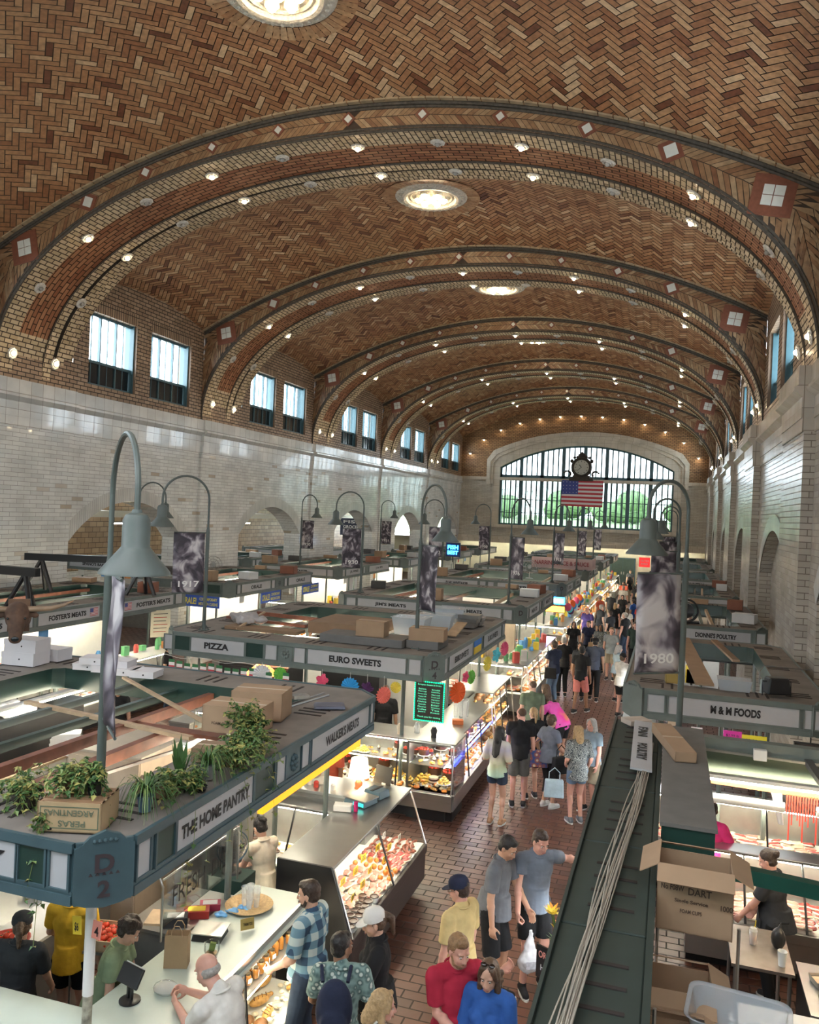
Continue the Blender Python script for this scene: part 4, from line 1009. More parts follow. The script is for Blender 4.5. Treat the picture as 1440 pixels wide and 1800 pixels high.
def person(x,y,face,h,label,top,bottom,hair=('short','d'),skin='a',lod=1,fem=False,lean=0,twist=0,head=(0,0),hands=(None,None),feet=None,sleeve=.6,legs='shorts',leglen=.9,hem=.88,shoe=None,cap_=None,apron=None,z=0,fat=1.0,poles=(None,None),palm=(None,None),curl=(.5,.5),beard=None,open_=False,group=None,hunch=0,glasses=False,tilt=0):
    r=empty('person',(x,y,z),math.radians(face),label=label,cat='person',group=group); s=h/1.75; r.scale=(s,s,s)
    vox={0:.0075,1:.012,2:.020}[lod]
    la=math.radians(lean); tw=math.radians(twist)
    def UB(p,k=1.0):
        p=V(p); c,s_=math.cos(tw*k),math.sin(tw*k); p=V((p.x*c-p.y*s_,p.x*s_+p.y*c,p.z)); zz=p.z-.98
        return V((p.x,p.y*math.cos(la)+zz*math.sin(la),.98+zz*math.cos(la)-p.y*math.sin(la)))
    sw=.158 if fem else .182; f=fat
    sh=[UB((-sw,0,1.425)),UB((sw,0,1.425))]      # left, right
    dft=[UB((-.25,.06,.84)),UB((.25,.06,.84))]
    arms=[]
    for i in (0,1):
        sd=-1 if i==0 else 1
        t=V(hands[i]) if hands[i] is not None else dft[i]
        pl=poles[i] or (sd*.35,-.8,-.35)
        e,w=ik(sh[i],t,.285,.255,pl); arms.append((sh[i],e,w))
    hips=[V((-.088,0,.93)),V((.088,0,.93))]; feet=feet or [(-.10,.0,.1),(.10,.02,-.1)]
    lg=[]
    for i in (0,1):
        fx,fy,fr=feet[i][:3]; fz=feet[i][3] if len(feet[i])>3 else 0
        k,a=ik(hips[i],(fx,fy,.085+fz),.435,.425,(0,1,0)); lg.append((hips[i],k,a,fr))
    # --- body
    def torso(g,o):
        g.ell((0,-.01,.96),((.168 if fem else .158)*f+o,.112*f+o,.13+o),n=16,m=10)
        a,b=V((0,0,.98)),UB((0,0,1.22)); g.cap(a,b,(.128 if fem else .140)*f+o,(.128 if fem else .145)*f+o,n=16,flat=((0,1,0),.80))
        if f>1.08: g.ell((a+b)/2+V((0,.05*f,0)),(.15*f+o,.11*f+o,.15),n=14,m=9)
        M=(Matrix.Rotation(-la,3,'X')@Matrix.Rotation(tw,3,'Z'))
        g.ell(UB((0,-.005,1.30)),((.148 if fem else .168)*f+o,.110*f+o,.165+o),R=M,n=16,m=10)
        g.cap(UB((-sw*.66,-.005,1.42)),UB((sw*.66,-.005,1.42)),.062+o,n=12)
        g.cap(UB((0,-.02,1.40)),UB((0,-.01,1.49)),.085+o*.5,.055+o*.5,n=12)
        if fem:
            for q in (-1,1): g.ell(UB((q*.068,.085,1.27)),(.058+o,.05+o,.058+o),n=12,m=8)
    g=G(); torso(g,0)
    hy,hp=math.radians(head[0]),math.radians(head[1])
    hc=UB((0,.035+hunch*.05,1.615)); nk=UB((0,-.005,1.46))
    HM=Matrix.Rotation(tw,3,'Z')@Matrix.Rotation(hy,3,'Z')@Matrix.Rotation(-hp-la*.6,3,'X')@Matrix.Rotation(math.radians(tilt),3,'Y')
    def Hd(p): return hc+HM@V(p)
    g.cap(nk,Hd((0,-.02,-.06)),.054 if fem else .060,.050 if fem else .055,n=12)
    g.ell(Hd((0,-.012,.035)),(.074,.093,.082),R=HM,n=18,m=12)
    g.ell(Hd((0,.018,-.03)),(.061,.072,.082),R=HM,n=16,m=12)
    g.ell(Hd((0,.052,-.087)),(.030,.030,.024),R=HM,n=12,m=8)
    g.ell(Hd((0,.01,-.07)),(.052,.05,.03),R=HM,n=12,m=8)
    g.cap(Hd((0,.086,.012)),Hd((0,.104,-.028)),.0085,.0135,n=8)
    for q in (-1,1):
        g.ell(Hd((q*.014,.092,-.032)),(.010,.010,.008),R=HM,n=8,m=6)
        g.ell(Hd((q*.03,.072,.028)),(.026,.014,.010),R=HM,n=8,m=6)
        g.ell(Hd((q*.036,.060,-.03)),(.022,.02,.022),R=HM,n=8,m=6)
        g.ell(Hd((q*.077,-.008,-.008)),(.009,.020,.031),R=HM,n=8,m=8)
    g.ell(Hd((0,.088,-.060)),(.023,.010,.008),R=HM,n=8,m=6)
    for i in (0,1):
        S_,E_,W_=arms[i]; sd=-1 if i==0 else 1
        g.cap(S_,E_,.050*f**.5,.039,n=12); g.cap(E_,W_,.041,.027,n=12); g.ell(S_,.056*f**.5,n=12,m=8); g.ell(E_+(W_-E_)*.28,(.043,.043,.05),n=10,m=8)
        d=(W_-E_).normalized(); n_=V(palm[i]) if palm[i] else V((-sd,0,-.0)); n_=(n_-d*n_.dot(d)); n_=n_.normalized() if n_.length>.05 else d.orthogonal().normalized()
        wv=d.cross(n_); 
        ref=V((0,1,0)) if not palm[i] else V((-sd*.6,.3,1)); 
        if wv.dot(ref)<0: wv=-wv
        Rm=Matrix((wv,n_,d)).transposed()
        g.ell(W_+d*.045,(.040,.018,.050),R=Rm,n=12,m=8)
        cu=curl[i]
        for k in range(4):
            b0=W_+d*.078+wv*(.031-.0205*k)
            Ls=[.072,.080,.075,.060][k]*1.05; a1=cu*.75+.06*k; a2=a1+cu*1.15
            d1=(d*math.cos(a1)+n_*math.sin(a1)); d2=(d*math.cos(a2)+n_*math.sin(a2))
            m_=b0+d1*Ls*.52; g.cap(b0,m_,.0098,.0092,n=8); g.cap(m_,m_+d2*Ls*.5,.0092,.0078,n=8)
        b0=W_+d*.022+wv*.026+n_*.004; d1=(d*.62+wv*.68+n_*(.25+.3*cu)).normalized(); m_=b0+d1*.042; d2=(d*.85+wv*.3+n_*(.3+.3*cu)).normalized()
        g.cap(b0,m_,.0125,.0105,n=8); g.cap(m_,m_+d2*.034,.0105,.0085,n=8)
    for i in (0,1):
        h_,k,a,fr=lg[i]
        g.cap(h_,k,.086*f**.5,.056,n=14); g.cap(k,a,.054,.036,n=12); kd=(a-k); g.ell(k+kd*.30-V((0,.018,0)),(.048,.050,.10),n=12,m=8); g.ell(k,.057,n=10,m=8)
        fd=V((-math.sin(fr),math.cos(fr),0)); g.cap(a-fd*.03-V((0,0,.035)),a+fd*.14-V((0,0,.055)),.036,.026,n=10)
    g.build('body',SK[skin],r,vox=vox,sm=2 if lod==0 else 1)
    cv=max(.010,vox)
    # --- top
    if top is not None:
        g=G(); o=.014 if lod<2 else .02; torso(g,o+.004)
        zz=hem; b=UB((0,0,1.12)); g.cyl((0,0,zz),b,(.185 if fem else .178)*f+o+.012,(.150*f)+o,n=20,sx=1,sy=.82)
        for i in (0,1):
            S_,E_,W_=arms[i]
            if sleeve>0:
                t=min(1,sleeve); P2=S_+(E_-S_)*t; g.cap(S_,S_+(E_-S_)*.3,.062*f**.4+o*.6,n=12); g.cyl(S_,P2,.060+o,.054+o*(1.3 if t<1 else .8),n=14)
            if sleeve>1: g.ell(E_,.05+o*.8,n=10,m=8); g.cyl(E_,E_+(W_-E_)*(sleeve-1),.048+o*.8,.036+o*.8,n=12)
        shirt=g.build('shirt',top,r,vox=cv,sm=2)
        if lod==0 and sleeve<=1:
            g=G(); c=UB((0,.0,1.475)); 
            ring=[UB((.088*math.cos(a),-.01+.078*math.sin(a)+0,1.487-(.035*max(0,math.sin(a))))) for a in [2*PI*k/20 for k in range(21)]]
            g.tube(ring,.010,6); g.build('collar',top,shirt,smooth=True)
    # --- bottom
    if bottom is not None:
        g=G(); o=.014
        g.ell((0,-.01,.955),((.172 if fem else .162)*f+o,.118*f+o,.13),n=16,m=10)
        for i in (0,1):
            h_,k,a,fr=lg[i]
            if legs=='skirt': continue
            if legs=='shorts':
                P2=h_+(k-h_)*leglen; g.cap(h_,h_+(k-h_)*.3,.092*f**.5+o*.6,n=14); g.cyl(h_,P2,.090*f**.5+o,.074+o*1.4,n=16)
            else:
                g.cap(h_,k,.088*f**.5+o,.062+o,n=14); P2=k+(a-k)*(leglen if leglen<1 else .97); g.cyl(k,P2,.062+o,.050+o,n=14); g.ell(k,.063+o,n=10,m=8)
        if legs=='skirt': g.cyl((0,0,.96),(0,0,.45),.17,.24,n=20,sy=.8)
        g.build({'shorts':'shorts','skirt':'skirt'}.get(legs,'trousers'),bottom,r,vox=cv,sm=2)
    # --- shoes
    sm_=shoe or cloth('shoe_dark',(.03,.03,.032))
    for i in (0,1):
        h_,k,a,fr=lg[i]; fd=V((-math.sin(fr),math.cos(fr),0)); g=G()
        b=a-V((0,0,.085)); g.cap(b-fd*.035+V((0,0,.045)),b+fd*.15+V((0,0,.036)),.046,.038,n=12); g.cap(b-fd*.02+V((0,0,.05)),a+V((0,0,.0)),.044,.045,n=10)
        sh_=g.build('shoe',sm_,r,vox=.012,sm=1)
        if lod<2:
            g=G(); u=V((fd.y,-fd.x,0)); pts=[]
            for q in range(14):
                an=2*PI*q/14; pts.append(b+fd*(.055+.145*math.cos(an))+u*(.048*math.sin(an)))
            g.add([(p.x,p.y,p.z) for p in pts]+[(p.x,p.y,p.z+.024) for p in pts],[tuple(range(14))[::-1],tuple(range(14,28))]+[(q,(q+1)%14,14+(q+1)%14,14+q) for q in range(14)])
            g.build('sole',mat('sole_white',(.55,.55,.53),.6,var=0),sh_)
    # --- hair
    st_,hcl=hair; hm=HC[hcl] if hcl in HC else HC['d']; g=G(); hb=.010 if lod<2 else .018
    if st_ not in ('none',):
        if st_=='balding':
            g.ell(Hd((0,-.030,-.004)),(.084,.082,.052),R=HM,n=16,m=10)
        elif st_=='shaved':
            g.ell(Hd((0,-.022,.034)),(.077,.090,.080),R=HM,n=16,m=10)
        else:
            g.ell(Hd((0,-.026,.044)),(.083,.094,.088),R=HM,n=16,m=12)
            g.ell(Hd((0,-.045,-.01)),(.078,.065,.065),R=HM,n=14,m=10)
            if st_ in('short','curly','tall'):
                g.ell(Hd((0,.030,.090)),(.055,.050,.034),R=HM,n=12,m=8)
            if st_=='tall': g.ell(Hd((.01,.045,.112)),(.052,.045,.034),R=HM,n=12,m=8)
        rr=random.Random(int(abs(x*91+y*37)))
        if st_ in ('curly',):
            for k in range(60):
                a=rr.uniform(0,2*PI); t=rr.uniform(-.25,1.3); p=V((.088*math.cos(a)*math.cos(t),-.022+.10*math.sin(a)*math.cos(t),.04+.092*math.sin(t)))
                if p.y>.045 and p.z<.07: continue
                g.ell(Hd(p),rr.uniform(.014,.024),n=6,m=5)
        if st_ in ('long','bob','wavy'):
            Lh={'bob':-.13,'long':-.36,'wavy':-.24}[st_]
            p0=Hd((0,-.055,.0)); p1=Hd((0,-.095,-.12)); zb=UB((0,-.150,1.615+Lh))
            g.cap(p0,p1,.078,.072,n=14)
            if st_!='bob': g.cap(p1,zb,.072,.045,n=14,flat=((0,1,0),.7)); g.cap(p1+V((.04,0,0)),zb+V((.045,.01,.03)),.04,.025); g.cap(p1-V((.04,0,0)),zb+V((-.045,.01,.02)),.04,.025)
            for q in (-1,1): g.cap(Hd((q*.066,-.005,.03)),Hd((q*.076,.005,-.12 if st_!='bob' else -.11)),.026,.030,n=10)
            g.cap(Hd((-.045,.045,.09)),Hd((-.074,.04,.0)),.024,.018); g.cap(Hd((.045,.045,.09)),Hd((.074,.04,.0)),.024,.018)
            if st_=='wavy':
                for k in range(26): g.ell(p1+V((rr.uniform(-.08,.08),rr.uniform(-.03,.03),rr.uniform(-.14,.1))),rr.uniform(.018,.03),n=6,m=5)
        if st_=='pony': g.cap(Hd((0,-.11,.05)),Hd((0,-.16,.0)),.03,.035); g.cap(Hd((0,-.16,.0)),Hd((0,-.15,-.14)),.035,.016)
        if st_=='bun': g.ell(Hd((0,-.13,.055)),(.042,.038,.04),n=10,m=8); g.ell(Hd((.02,-.12,.03)),.03,n=8,m=6)
        if st_=='updo': g.ell(Hd((0,-.10,.09)),(.05,.05,.05),n=10,m=8); g.ell(Hd((0.01,-.13,.06)),.035,n=8,m=6)
        ho=g.build('hair',hm,r,vox=hb,sm=2)
        if lod==0 and st_ not in('shaved',):
            t=bpy.data.textures.get('strand') or bpy.data.textures.new('strand','CLOUDS'); t.noise_scale=.018
            dm=ho.modifiers.new('d','DISPLACE'); dm.texture=t; dm.strength=.012; dm.texture_coords='LOCAL'
    if beard:
        g=G(); g.ell(Hd((0,.045,-.082)),(.046,.040,.034),R=HM,n=14,m=8); 
        for q in (-1,1): g.cap(Hd((q*.060,.0,-.02)),Hd((q*.050,.03,-.075)),.014,.018,n=8)
        g.cap(Hd((-.022,.092,-.050)),Hd((.022,.092,-.050)),.007,n=6); g.build('beard',HC[beard],r,vox=.008,sm=1)
    if lod==0:
        for q in (-1,1):
            g=G(); g.ell(Hd((q*.030,.0765,.004)),(.0115,.0075,.0065),R=HM,n=10,m=8); e=g.build('eye',EYEW,r,smooth=True)
            g=G(); g.ell(Hd((q*.030,.0815,.003)),(.0058,.0035,.0058),R=HM,n=8,m=6); g.build('iris',IRIS,e,smooth=True)
            g=G(); g.cap(Hd((q*.016,.0905,.026)),Hd((q*.046,.079,.028)),.0035,.0025,n=6); g.build('eyebrow',hm,r,smooth=True)
        g=G(); g.cap(Hd((-.020,.0935,-.0605)),Hd((.020,.0935,-.0605)),.0045,n=6); g.cap(Hd((-.014,.0935,-.068)),Hd((.014,.0935,-.068)),.005,n=6); g.build('lips',LIP,r,smooth=True)
    elif lod==1:
        for q in (-1,1): g=G(); g.ell(Hd((q*.030,.081,.004)),(.011,.006,.007),R=HM,n=8,m=6); g.build('eye',IRIS,r,smooth=True)
    if cap_:
        cm,vis=cap_; g=G(); M=HM.to_4x4()
        g.lathe([(.091,.0),(.094,.02),(.090,.055),(.072,.085),(.04,.102),(.0,.107)],o=Hd((0,-.012,.035)),n=24,M=HM@Matrix.Diagonal((1,1.10,1)).to_3x3())
        c_=g.build('cap',cm,r,smooth=True)
        g=G(); n_=14; top_=[];
        for k in range(n_+1):
            a=PI*k/n_; top_.append(Hd((.078*math.cos(a),.060+vis*.105*math.sin(a),.040-.022*math.sin(a)))) 
        low=[p-HM@V((0,0,.006)) for p in top_]
        m_=len(top_); g.add(top_+low,[tuple(range(m_)),tuple(range(m_,2*m_))[::-1]]+[(k,(k+1)%m_,m_+(k+1)%m_,m_+k) for k in range(m_)]); g.build('visor',cm,c_)
    if glasses:
        g=G()
        for q in (-1,1): 
            ring=[Hd((q*.032+.019*math.cos(a),.092,.004+.015*math.sin(a))) for a in [2*PI*k/12 for k in range(13)]]; g.tube(ring,.0018,5)
            g.tube([Hd((q*.052,.09,.006)),Hd((q*.078,.0,.008))],.0018,5)
        g.tube([Hd((-.012,.093,.006)),Hd((.012,.093,.006))],.0018,5); g.build('glasses',BLACK,r)
    if apron:
        g=G(); o=.036
        for (za,zb_,w) in ((.62,1.0,.17),(1.0,1.38,.12)):
            for k in range(8):
                a,b=-w+2*w*k/8,-w+2*w*(k+1)/8
                def Y(t,zz): return math.sqrt(max(.0,1-(t/.22)**2))*(.135*f)+.022
                P=[UB((a,Y(a,za),za)) if za>=.98 else V((a,Y(a,za),za)),UB((b,Y(b,za),za)) if za>=.98 else V((b,Y(b,za),za)),UB((b,Y(b,zb_),zb_)),UB((a,Y(a,zb_),zb_))]
                g.quad(*P)
        g.tube([UB((-.165*f,-.03,1.0)),UB((-.1*f,-.15*f,1.0)),UB((.1*f,-.15*f,1.0)),UB((.165*f,-.03,1.0))],.008,5)
        ap=g.build('apron',apron,r,smooth=True); so=ap.modifiers.new('s','SOLIDIFY'); so.thickness=.006
    r['hd']=0; del r['hd']
    return r,dict(hands=[a[2] for a in arms],Hd=Hd,UB=UB)
GREYT=cloth('grey_tee',(.13,.14,.16)); BLUEG=cloth('blue_grey_polo',(.15,.18,.23)); BLK=cloth('black',(.014,.014,.016)); BLK2=cloth('charcoal',(.035,.037,.042)); NAVY=cloth('navy',(.02,.025,.05))
YEL=cloth('pale_yellow',(.55,.43,.20)); CRIM=cloth('crimson',(.38,.022,.05)); DENB=cloth('denim_blue',(.03,.10,.34)); DENIM=cloth('denim',(.13,.19,.28)); DDEN=cloth('dark_denim',(.03,.045,.075)); WCL=cloth('white',(.62,.60,.56)); OLIV=cloth('olive',(.10,.13,.085)); SAGE=cloth('sage',(.20,.25,.15)); MUST=cloth('mustard',(.60,.36,.03)); PINK=cloth('magenta',(.55,.03,.16)); SALM=cloth('salmon',(.50,.17,.15)); CORAL=cloth('coral_red',(.58,.12,.07)); KHAK=cloth('khaki',(.28,.23,.16)); TEALC=cloth('pale_blue',(.35,.45,.52)); GRNB=cloth('grey_blue',(.18,.23,.28)); CAMO=patt('camo','vor',(.10,.11,.08),(.2,.19,.14),(.03,.035,.03),.5); WSH=cloth('white_shoe',(.55,.54,.52)); ORG=cloth('orange',(.6,.2,.04)); PURP=cloth('purple',(.06,.04,.16)); REDC=cloth('red',(.45,.04,.03))
PLAID=patt('plaid_shirt','plaid',(.03,.07,.13),(.14,.26,.34),(.50,.58,.56)); FLOR=patt('floral_shirt','vor',(.06,.11,.11),(.50,.55,.50),(.20,.30,.28),.7); STRI=patt('striped_shirt','stripe',(.55,.53,.5),(.03,.03,.04)); RINGS=patt('ring_pattern','rings',(.03,.04,.05),(.36,.38,.36),None,.9)
PAST=patt('pastel_tiedye','bands',[(.0,(.30,.50,.45)),(.35,(.45,.48,.30)),(.6,(.50,.46,.40)),(.8,(.38,.36,.46)),(1,(.50,.50,.48))],None)
RAIN=patt('rainbow_tiedye','swirl',[(.1,(.03,.10,.40)),(.28,(.10,.45,.55)),(.42,(.75,.70,.10)),(.55,(.80,.30,.08)),(.72,(.80,.05,.35)),(.9,(.75,.10,.45))],(0,.16,-1.28))
# ---- near visitors in the aisle
def HL(x,y,z=1.05): return (x,y,z)
p,i1=person(-1.66,8.72,-100,1.80,'man in grey polo shirt and black shorts looking down, near the aisle centre',GREYT,BLK,('short','k'),'b',0,lean=9,head=(-10,22),feet=[(-.1,.06,.1),(.1,-.06,-.1)],hands=((-.20,.32,.93),(.27,.10,.84)),sleeve=.75,leglen=1.0,shoe=BLK)
p,i2=person(-1.28,9.10,-150,1.80,'man in blue-grey tee leaning one arm on the counter, holding a carrier bag',BLUEG,BLK,('short','d'),'p',0,lean=8,head=(10,14),hands=((-.62,-.03,1.30),(.26,.22,.86)),feet=[(-.13,.0,.1),(.12,.08,-.1)],sleeve=.55,leglen=.85,shoe=BLK,curl=(.6,1.2))
p,_=person(-1.76,7.62,68,1.74,'man in dark cap and pale yellow T-shirt seen from behind the couple',YEL,KHAK,('short','d'),'p',0,head=(18,12),cap_=(NAVY,1),sleeve=.8,legs='pants',glasses=True)
p,_=person(-1.55,6.55,-142,1.80,'blond bearded man in crimson T-shirt with his arm round a woman',CRIM,DDEN,('tall','s'),'p',0,lean=5,head=(6,8),hands=((-.44,-.02,1.33),(.06,.30,1.08)),poles=((-.3,-.5,-.9),None),sleeve=.75,legs='pants',beard='s',curl=(.7,.9))
p,_=person(-1.22,6.48,172,1.68,'woman in blue denim shirt with sunglasses on her head, beside crimson shirt',DENB,DDEN,('wavy','n'),'a',0,fem=True,lean=3,head=(4,10),hands=((-.18,.26,.98),(.18,.26,.98)),sleeve=1.5,legs='pants')
sun=p
p,_=person(-2.30,6.78,115,1.72,'woman in white cap and black T-shirt with a ponytail',BLK,BLK,('pony','n'),'a',0,fem=True,head=(0,14),hands=((-.28,.38,1.12),(.22,.12,.88)),sleeve=.8,cap_=(cloth('white_cap',(.66,.65,.63),.03),1),leglen=.6)
p,_=person(-1.93,5.80,-62,1.62,'woman with a blond bob and a black and white striped top',STRI,DDEN,('bob','y'),'p',0,fem=True,head=(-10,8),sleeve=.8,legs='pants')
p,_=person(-2.98,6.88,86,1.80,'bearded man in blue plaid shirt beside the glass counter',PLAID,DDEN,('short','d'),'a',0,head=(10,10),hands=((-.2,.25,1.0),(.25,.08,.86)),sleeve=.9,legs='pants',beard='d')
p,_=person(-2.44,6.30,20,1.70,'man in green floral shirt wearing a navy backpack',FLOR,DDEN,('short','k'),'c',0,head=(-50,5),hands=((-.2,.28,1.02),(.24,.2,1.0)),sleeve=.8,legs='pants')
bk=p
p,_=person(-3.02,5.52,80,1.78,'balding man in a white T-shirt leaning on the glass counter',WCL,KHAK,('balding','g'),'p',0,lean=14,head=(0,18),hands=((-.02,.50,1.24),(.16,.55,1.24)),sleeve=.7,fat=1.15,legs='pants',curl=(.7,.8),hunch=1)
# ---- staff behind the near counters
p,_=person(-4.46,5.92,-72,1.66,'cashier with curly dark hair in a sage green top behind the counter',SAGE,DENIM,('curly','d'),'a',0,fem=True,lean=16,head=(6,24),hands=((-.05,.44,1.08),(.12,.36,1.10)),sleeve=.6,legs='pants')
p,_=person(-5.18,5.72,14,1.60,'person in charcoal printed T-shirt and dark cap with their back turned',BLK2,BLK,('pony','n'),'a',0,head=(20,5),hands=((-.2,.3,1.0),(.20,.28,.90)),sleeve=.9,cap_=(BLK2,1),legs='pants')
tees=p
p,_=person(-5.16,6.35,14,1.66,'person in a mustard yellow T-shirt and black shorts beside the tomato crates',MUST,BLK,('short','d'),'a',0,head=(20,8),sleeve=.7,leglen=.6,hands=((-.22,.3,1.05),(.27,.06,.84)))
p,_=person(-4.24,8.42,62,1.62,'woman in a cream T-shirt working behind the meat counter',cloth('cream_tee',(.62,.56,.44)),CAMO,('updo','k'),'a',0,fem=True,lean=10,head=(0,28),hands=((-.15,.42,1.05),(.12,.42,1.05)),sleeve=.55,legs='pants')
p,_=person(1.26,9.75,68,1.68,'stall worker in charcoal T-shirt and black apron with a dark bun',BLK2,BLK,('bun','d'),'p',0,fem=True,lean=8,head=(4,22),hands=((-.16,.36,.93),(.2,.30,.90)),sleeve=.75,legs='pants',apron=BLK,fat=1.08)
p,_=person(.62,11.1,-20,1.70,'stall worker in a magenta top with a white apron at right',PINK,WCL,('short','k'),'c',1,fem=True,sleeve=.9,legs='pants',leglen=.97,hands=((-.25,.3,1.0),(.3,.25,.95)))
p,_=person(-4.98,12.05,160,1.60,'older man in coral shirt and glasses behind the lit lamp',CORAL,KHAK,('balding','g'),'c',1,head=(0,15),sleeve=.7,legs='pants',glasses=True)
p,_=person(-5.25,15.3,10,1.74,'worker in black behind the sweets counter, back turned',BLK,BLK,('short','n'),'b',1,sleeve=.8,legs='pants')
p,_=person(-9.9,13.2,-150,1.68,'dark-haired woman behind the left end of the PIZZA stall',BLK,BLK,('updo','k'),'b',1,fem=True,legs='pants')
# ---- visitors further down the aisle
mid=[(-2.62,13.6,-8,1.66,'woman in pastel tie-dye top and denim shorts with long dark hair',PAST,DDEN,('long','k'),'a',1,dict(fem=True,sleeve=1.0,leglen=.45,hands=((-.16,.2,1.12),(.16,.2,1.12)),shoe=cloth('sandal',(.35,.2,.12)))),
(-2.42,14.6,12,1.78,'bald man in black T-shirt and grey cargo shorts at the sweets case',BLK,cloth('cargo_grey',(.11,.11,.10)),('shaved','n'),'p',1,dict(head=(40,10),hands=((-.2,.2,.9),None))),
(-2.28,15.15,30,1.68,'blond woman in black dress beside the bald man',BLK,BLK,('pony','y'),'a',1,dict(fem=True,leglen=.8)),
(-1.92,14.8,-35,1.66,'woman in grey T-shirt and black capris carrying a floral bag',cloth('grey_blue_tee',(.16,.18,.23)),BLK,('curly','n'),'b',1,dict(fem=True,fat=1.1,legs='pants',leglen=.6,hands=((-.30,.05,.95),(.2,.25,1.0)),shoe=WSH)),
(-1.36,14.25,28,1.67,'blond woman in ring-patterned top and pale denim shorts',RINGS,DENIM,('bob','y'),'p',1,dict(fem=True,fat=1.08,sleeve=.9,leglen=.5,hem=.80,hands=((-.15,.2,1.0),(.24,.12,.95)),shoe=GREYT)),
(-1.20,14.95,150,1.66,'grey-haired woman in grey-blue T-shirt facing the patterned top',GRNB,KHAK,('bob','g'),'p',1,dict(fem=True,fat=1.1,hands=((-.2,.1,.9),(.2,.2,.95)),leglen=.9)),
(-2.62,17.1,25,1.78,'man in green T-shirt leaning at the pastry case',OLIV,BLK,('shaved','n'),'a',1,dict(head=(30,15))),
(-2.40,17.6,60,1.64,'woman with long brown hair in a dark top at the pastry case',BLK2,BLK,('long','n'),'a',1,dict(fem=True,legs='pants')),
(-1.98,17.3,60,1.66,'person in bright rainbow tie-dye bending over the counter',RAIN,BLK,('short','n'),'b',1,dict(lean=50,head=(0,20),hands=((-.1,.75,1.02),(.1,.75,1.0)),leglen=.7)),
(-2.15,22.3,-20,1.80,'man in black printed T-shirt and salmon shorts walking away',BLK,SALM,('short','k'),'c',1,dict(feet=[(-.1,-.16,0),(.1,.2,0)])),
(-1.95,24.0,0,1.80,'man in dark cap, slate T-shirt and black trousers walking away',cloth('slate',(.06,.07,.10)),BLK,('short','k'),'b',1,dict(legs='pants',cap_=(BLK,1),feet=[(-.1,.14,0),(.1,-.12,0)])),
(-2.35,23.9,170,1.66,'woman with long dark hair facing the camera among walkers',BLK2,BLK,('long','k'),'b',1,dict(fem=True,legs='pants')),
(-2.95,22.9,50,1.78,'man in dark T-shirt and blue jeans with a black shoulder bag',NAVY,DENIM,('short','d'),'b',1,dict(legs='pants',hands=((-.2,.28,1.02),(.16,.28,1.02)))),
(-2.85,24.1,20,1.74,'grey-haired person in black T-shirt beside the shoulder bag',BLK,BLK,('short','g'),'p',1,dict(legs='pants')),
(-1.10,22.4,-30,1.68,'woman in white T-shirt, dark visor and black shorts with a cross strap',WCL,BLK,('short','n'),'p',1,dict(fem=True,fat=1.12,leglen=.75,cap_=(BLK,1),hands=((-.1,.3,1.05),(.16,.3,1.05)))),
(-1.32,24.2,-60,1.64,'person in pale blue shirt behind the white T-shirt',TEALC,KHAK,('bob','g'),'p',1,dict(fem=True)),
(-1.02,28.6,170,1.82,'man in dark green T-shirt standing by the right counter',cloth('forest',(.03,.05,.045)),BLK,('short','d'),'p',1,dict(head=(20,0),legs='pants')),
(-1.72,27.4,175,1.72,'man in grey T-shirt facing the camera mid-aisle',cloth('mid_grey',(.20,.22,.23)),KHAK,('short','s'),'p',1,dict(fat=1.1)),
(-2.15,28.4,175,1.66,'woman in patterned grey top with long dark hair mid-aisle',RINGS,BLK,('long','k'),'c',1,dict(fem=True,legs='pants')),
(-2.60,29.0,165,1.68,'woman in dark floral blouse with a tan tote bag',NAVY,BLK,('short','k'),'a',1,dict(fem=True,legs='pants')),
(-3.05,28.4,-170,1.68,'woman with glasses in black top beside the glass case',BLK,BLK,('bob','d'),'b',1,dict(fem=True,legs='pants',glasses=True)),
(-2.95,32.2,150,1.80,'balding man in purple T-shirt by the lit stall',PURP,KHAK,('shaved','n'),'p',1,dict(fat=1.15))]
for a in mid:
    x,y,fc,h,lab,tp,bt,hr,sk,lod,kw=a; person(x,y,fc,h,lab,tp,bt,hr,sk,lod,**kw)
rr=random.Random(11); crowd=[]
tops=[(BLK,'black'),(BLK2,'charcoal'),(GREYT,'grey'),(NAVY,'navy'),(WCL,'white'),(REDC,'red'),(ORG,'orange'),(CORAL,'coral'),(DENB,'blue'),(OLIV,'olive')]
spots=[(-1.5,31.5),(-2.1,32.4),(-1.0,33.0),(-2.6,34.0),(-1.6,34.8),(-1.1,36.2),(-2.2,36.6),(-2.9,37.4),(-1.5,38.3),(-1.0,39.8),(-2.1,40.4),(-2.7,41.2),(-1.5,42.2),(-1.0,43.8),(-2.3,44.6),(-1.7,46.2),(-1.1,47.8),(-2.5,48.6),(-1.8,50.2),(-1.2,52.2),(-2.4,53.4),(-1.8,56),(-2.6,58.5),(-1.3,59.8)]
for k,(x,y) in enumerate(spots):
    tp,nm=tops[k%len(tops)] if k%3 else tops[k%2]; fem=k%2==0; hr,hn=rr.choice([(('long','k'),'long dark hair'),(('short','d'),'short dark hair'),(('bob','y'),'fair bobbed hair'),(('short','g'),'short grey hair'),(('wavy','n'),'wavy brown hair')])
    person(x,y,rr.choice([0,170,185,-10,60,-60]),rr.uniform(1.6,1.82),'distant shopper number %s down the aisle, %s top and %s'%(ordw[k] if k<13 else 'after the '+ordw[k-13],nm,hn),tp,rr.choice([BLK,DDEN,KHAK]),hr,rr.choice('aabpc'),2,fem=fem,legs=rr.choice(['pants','shorts']))
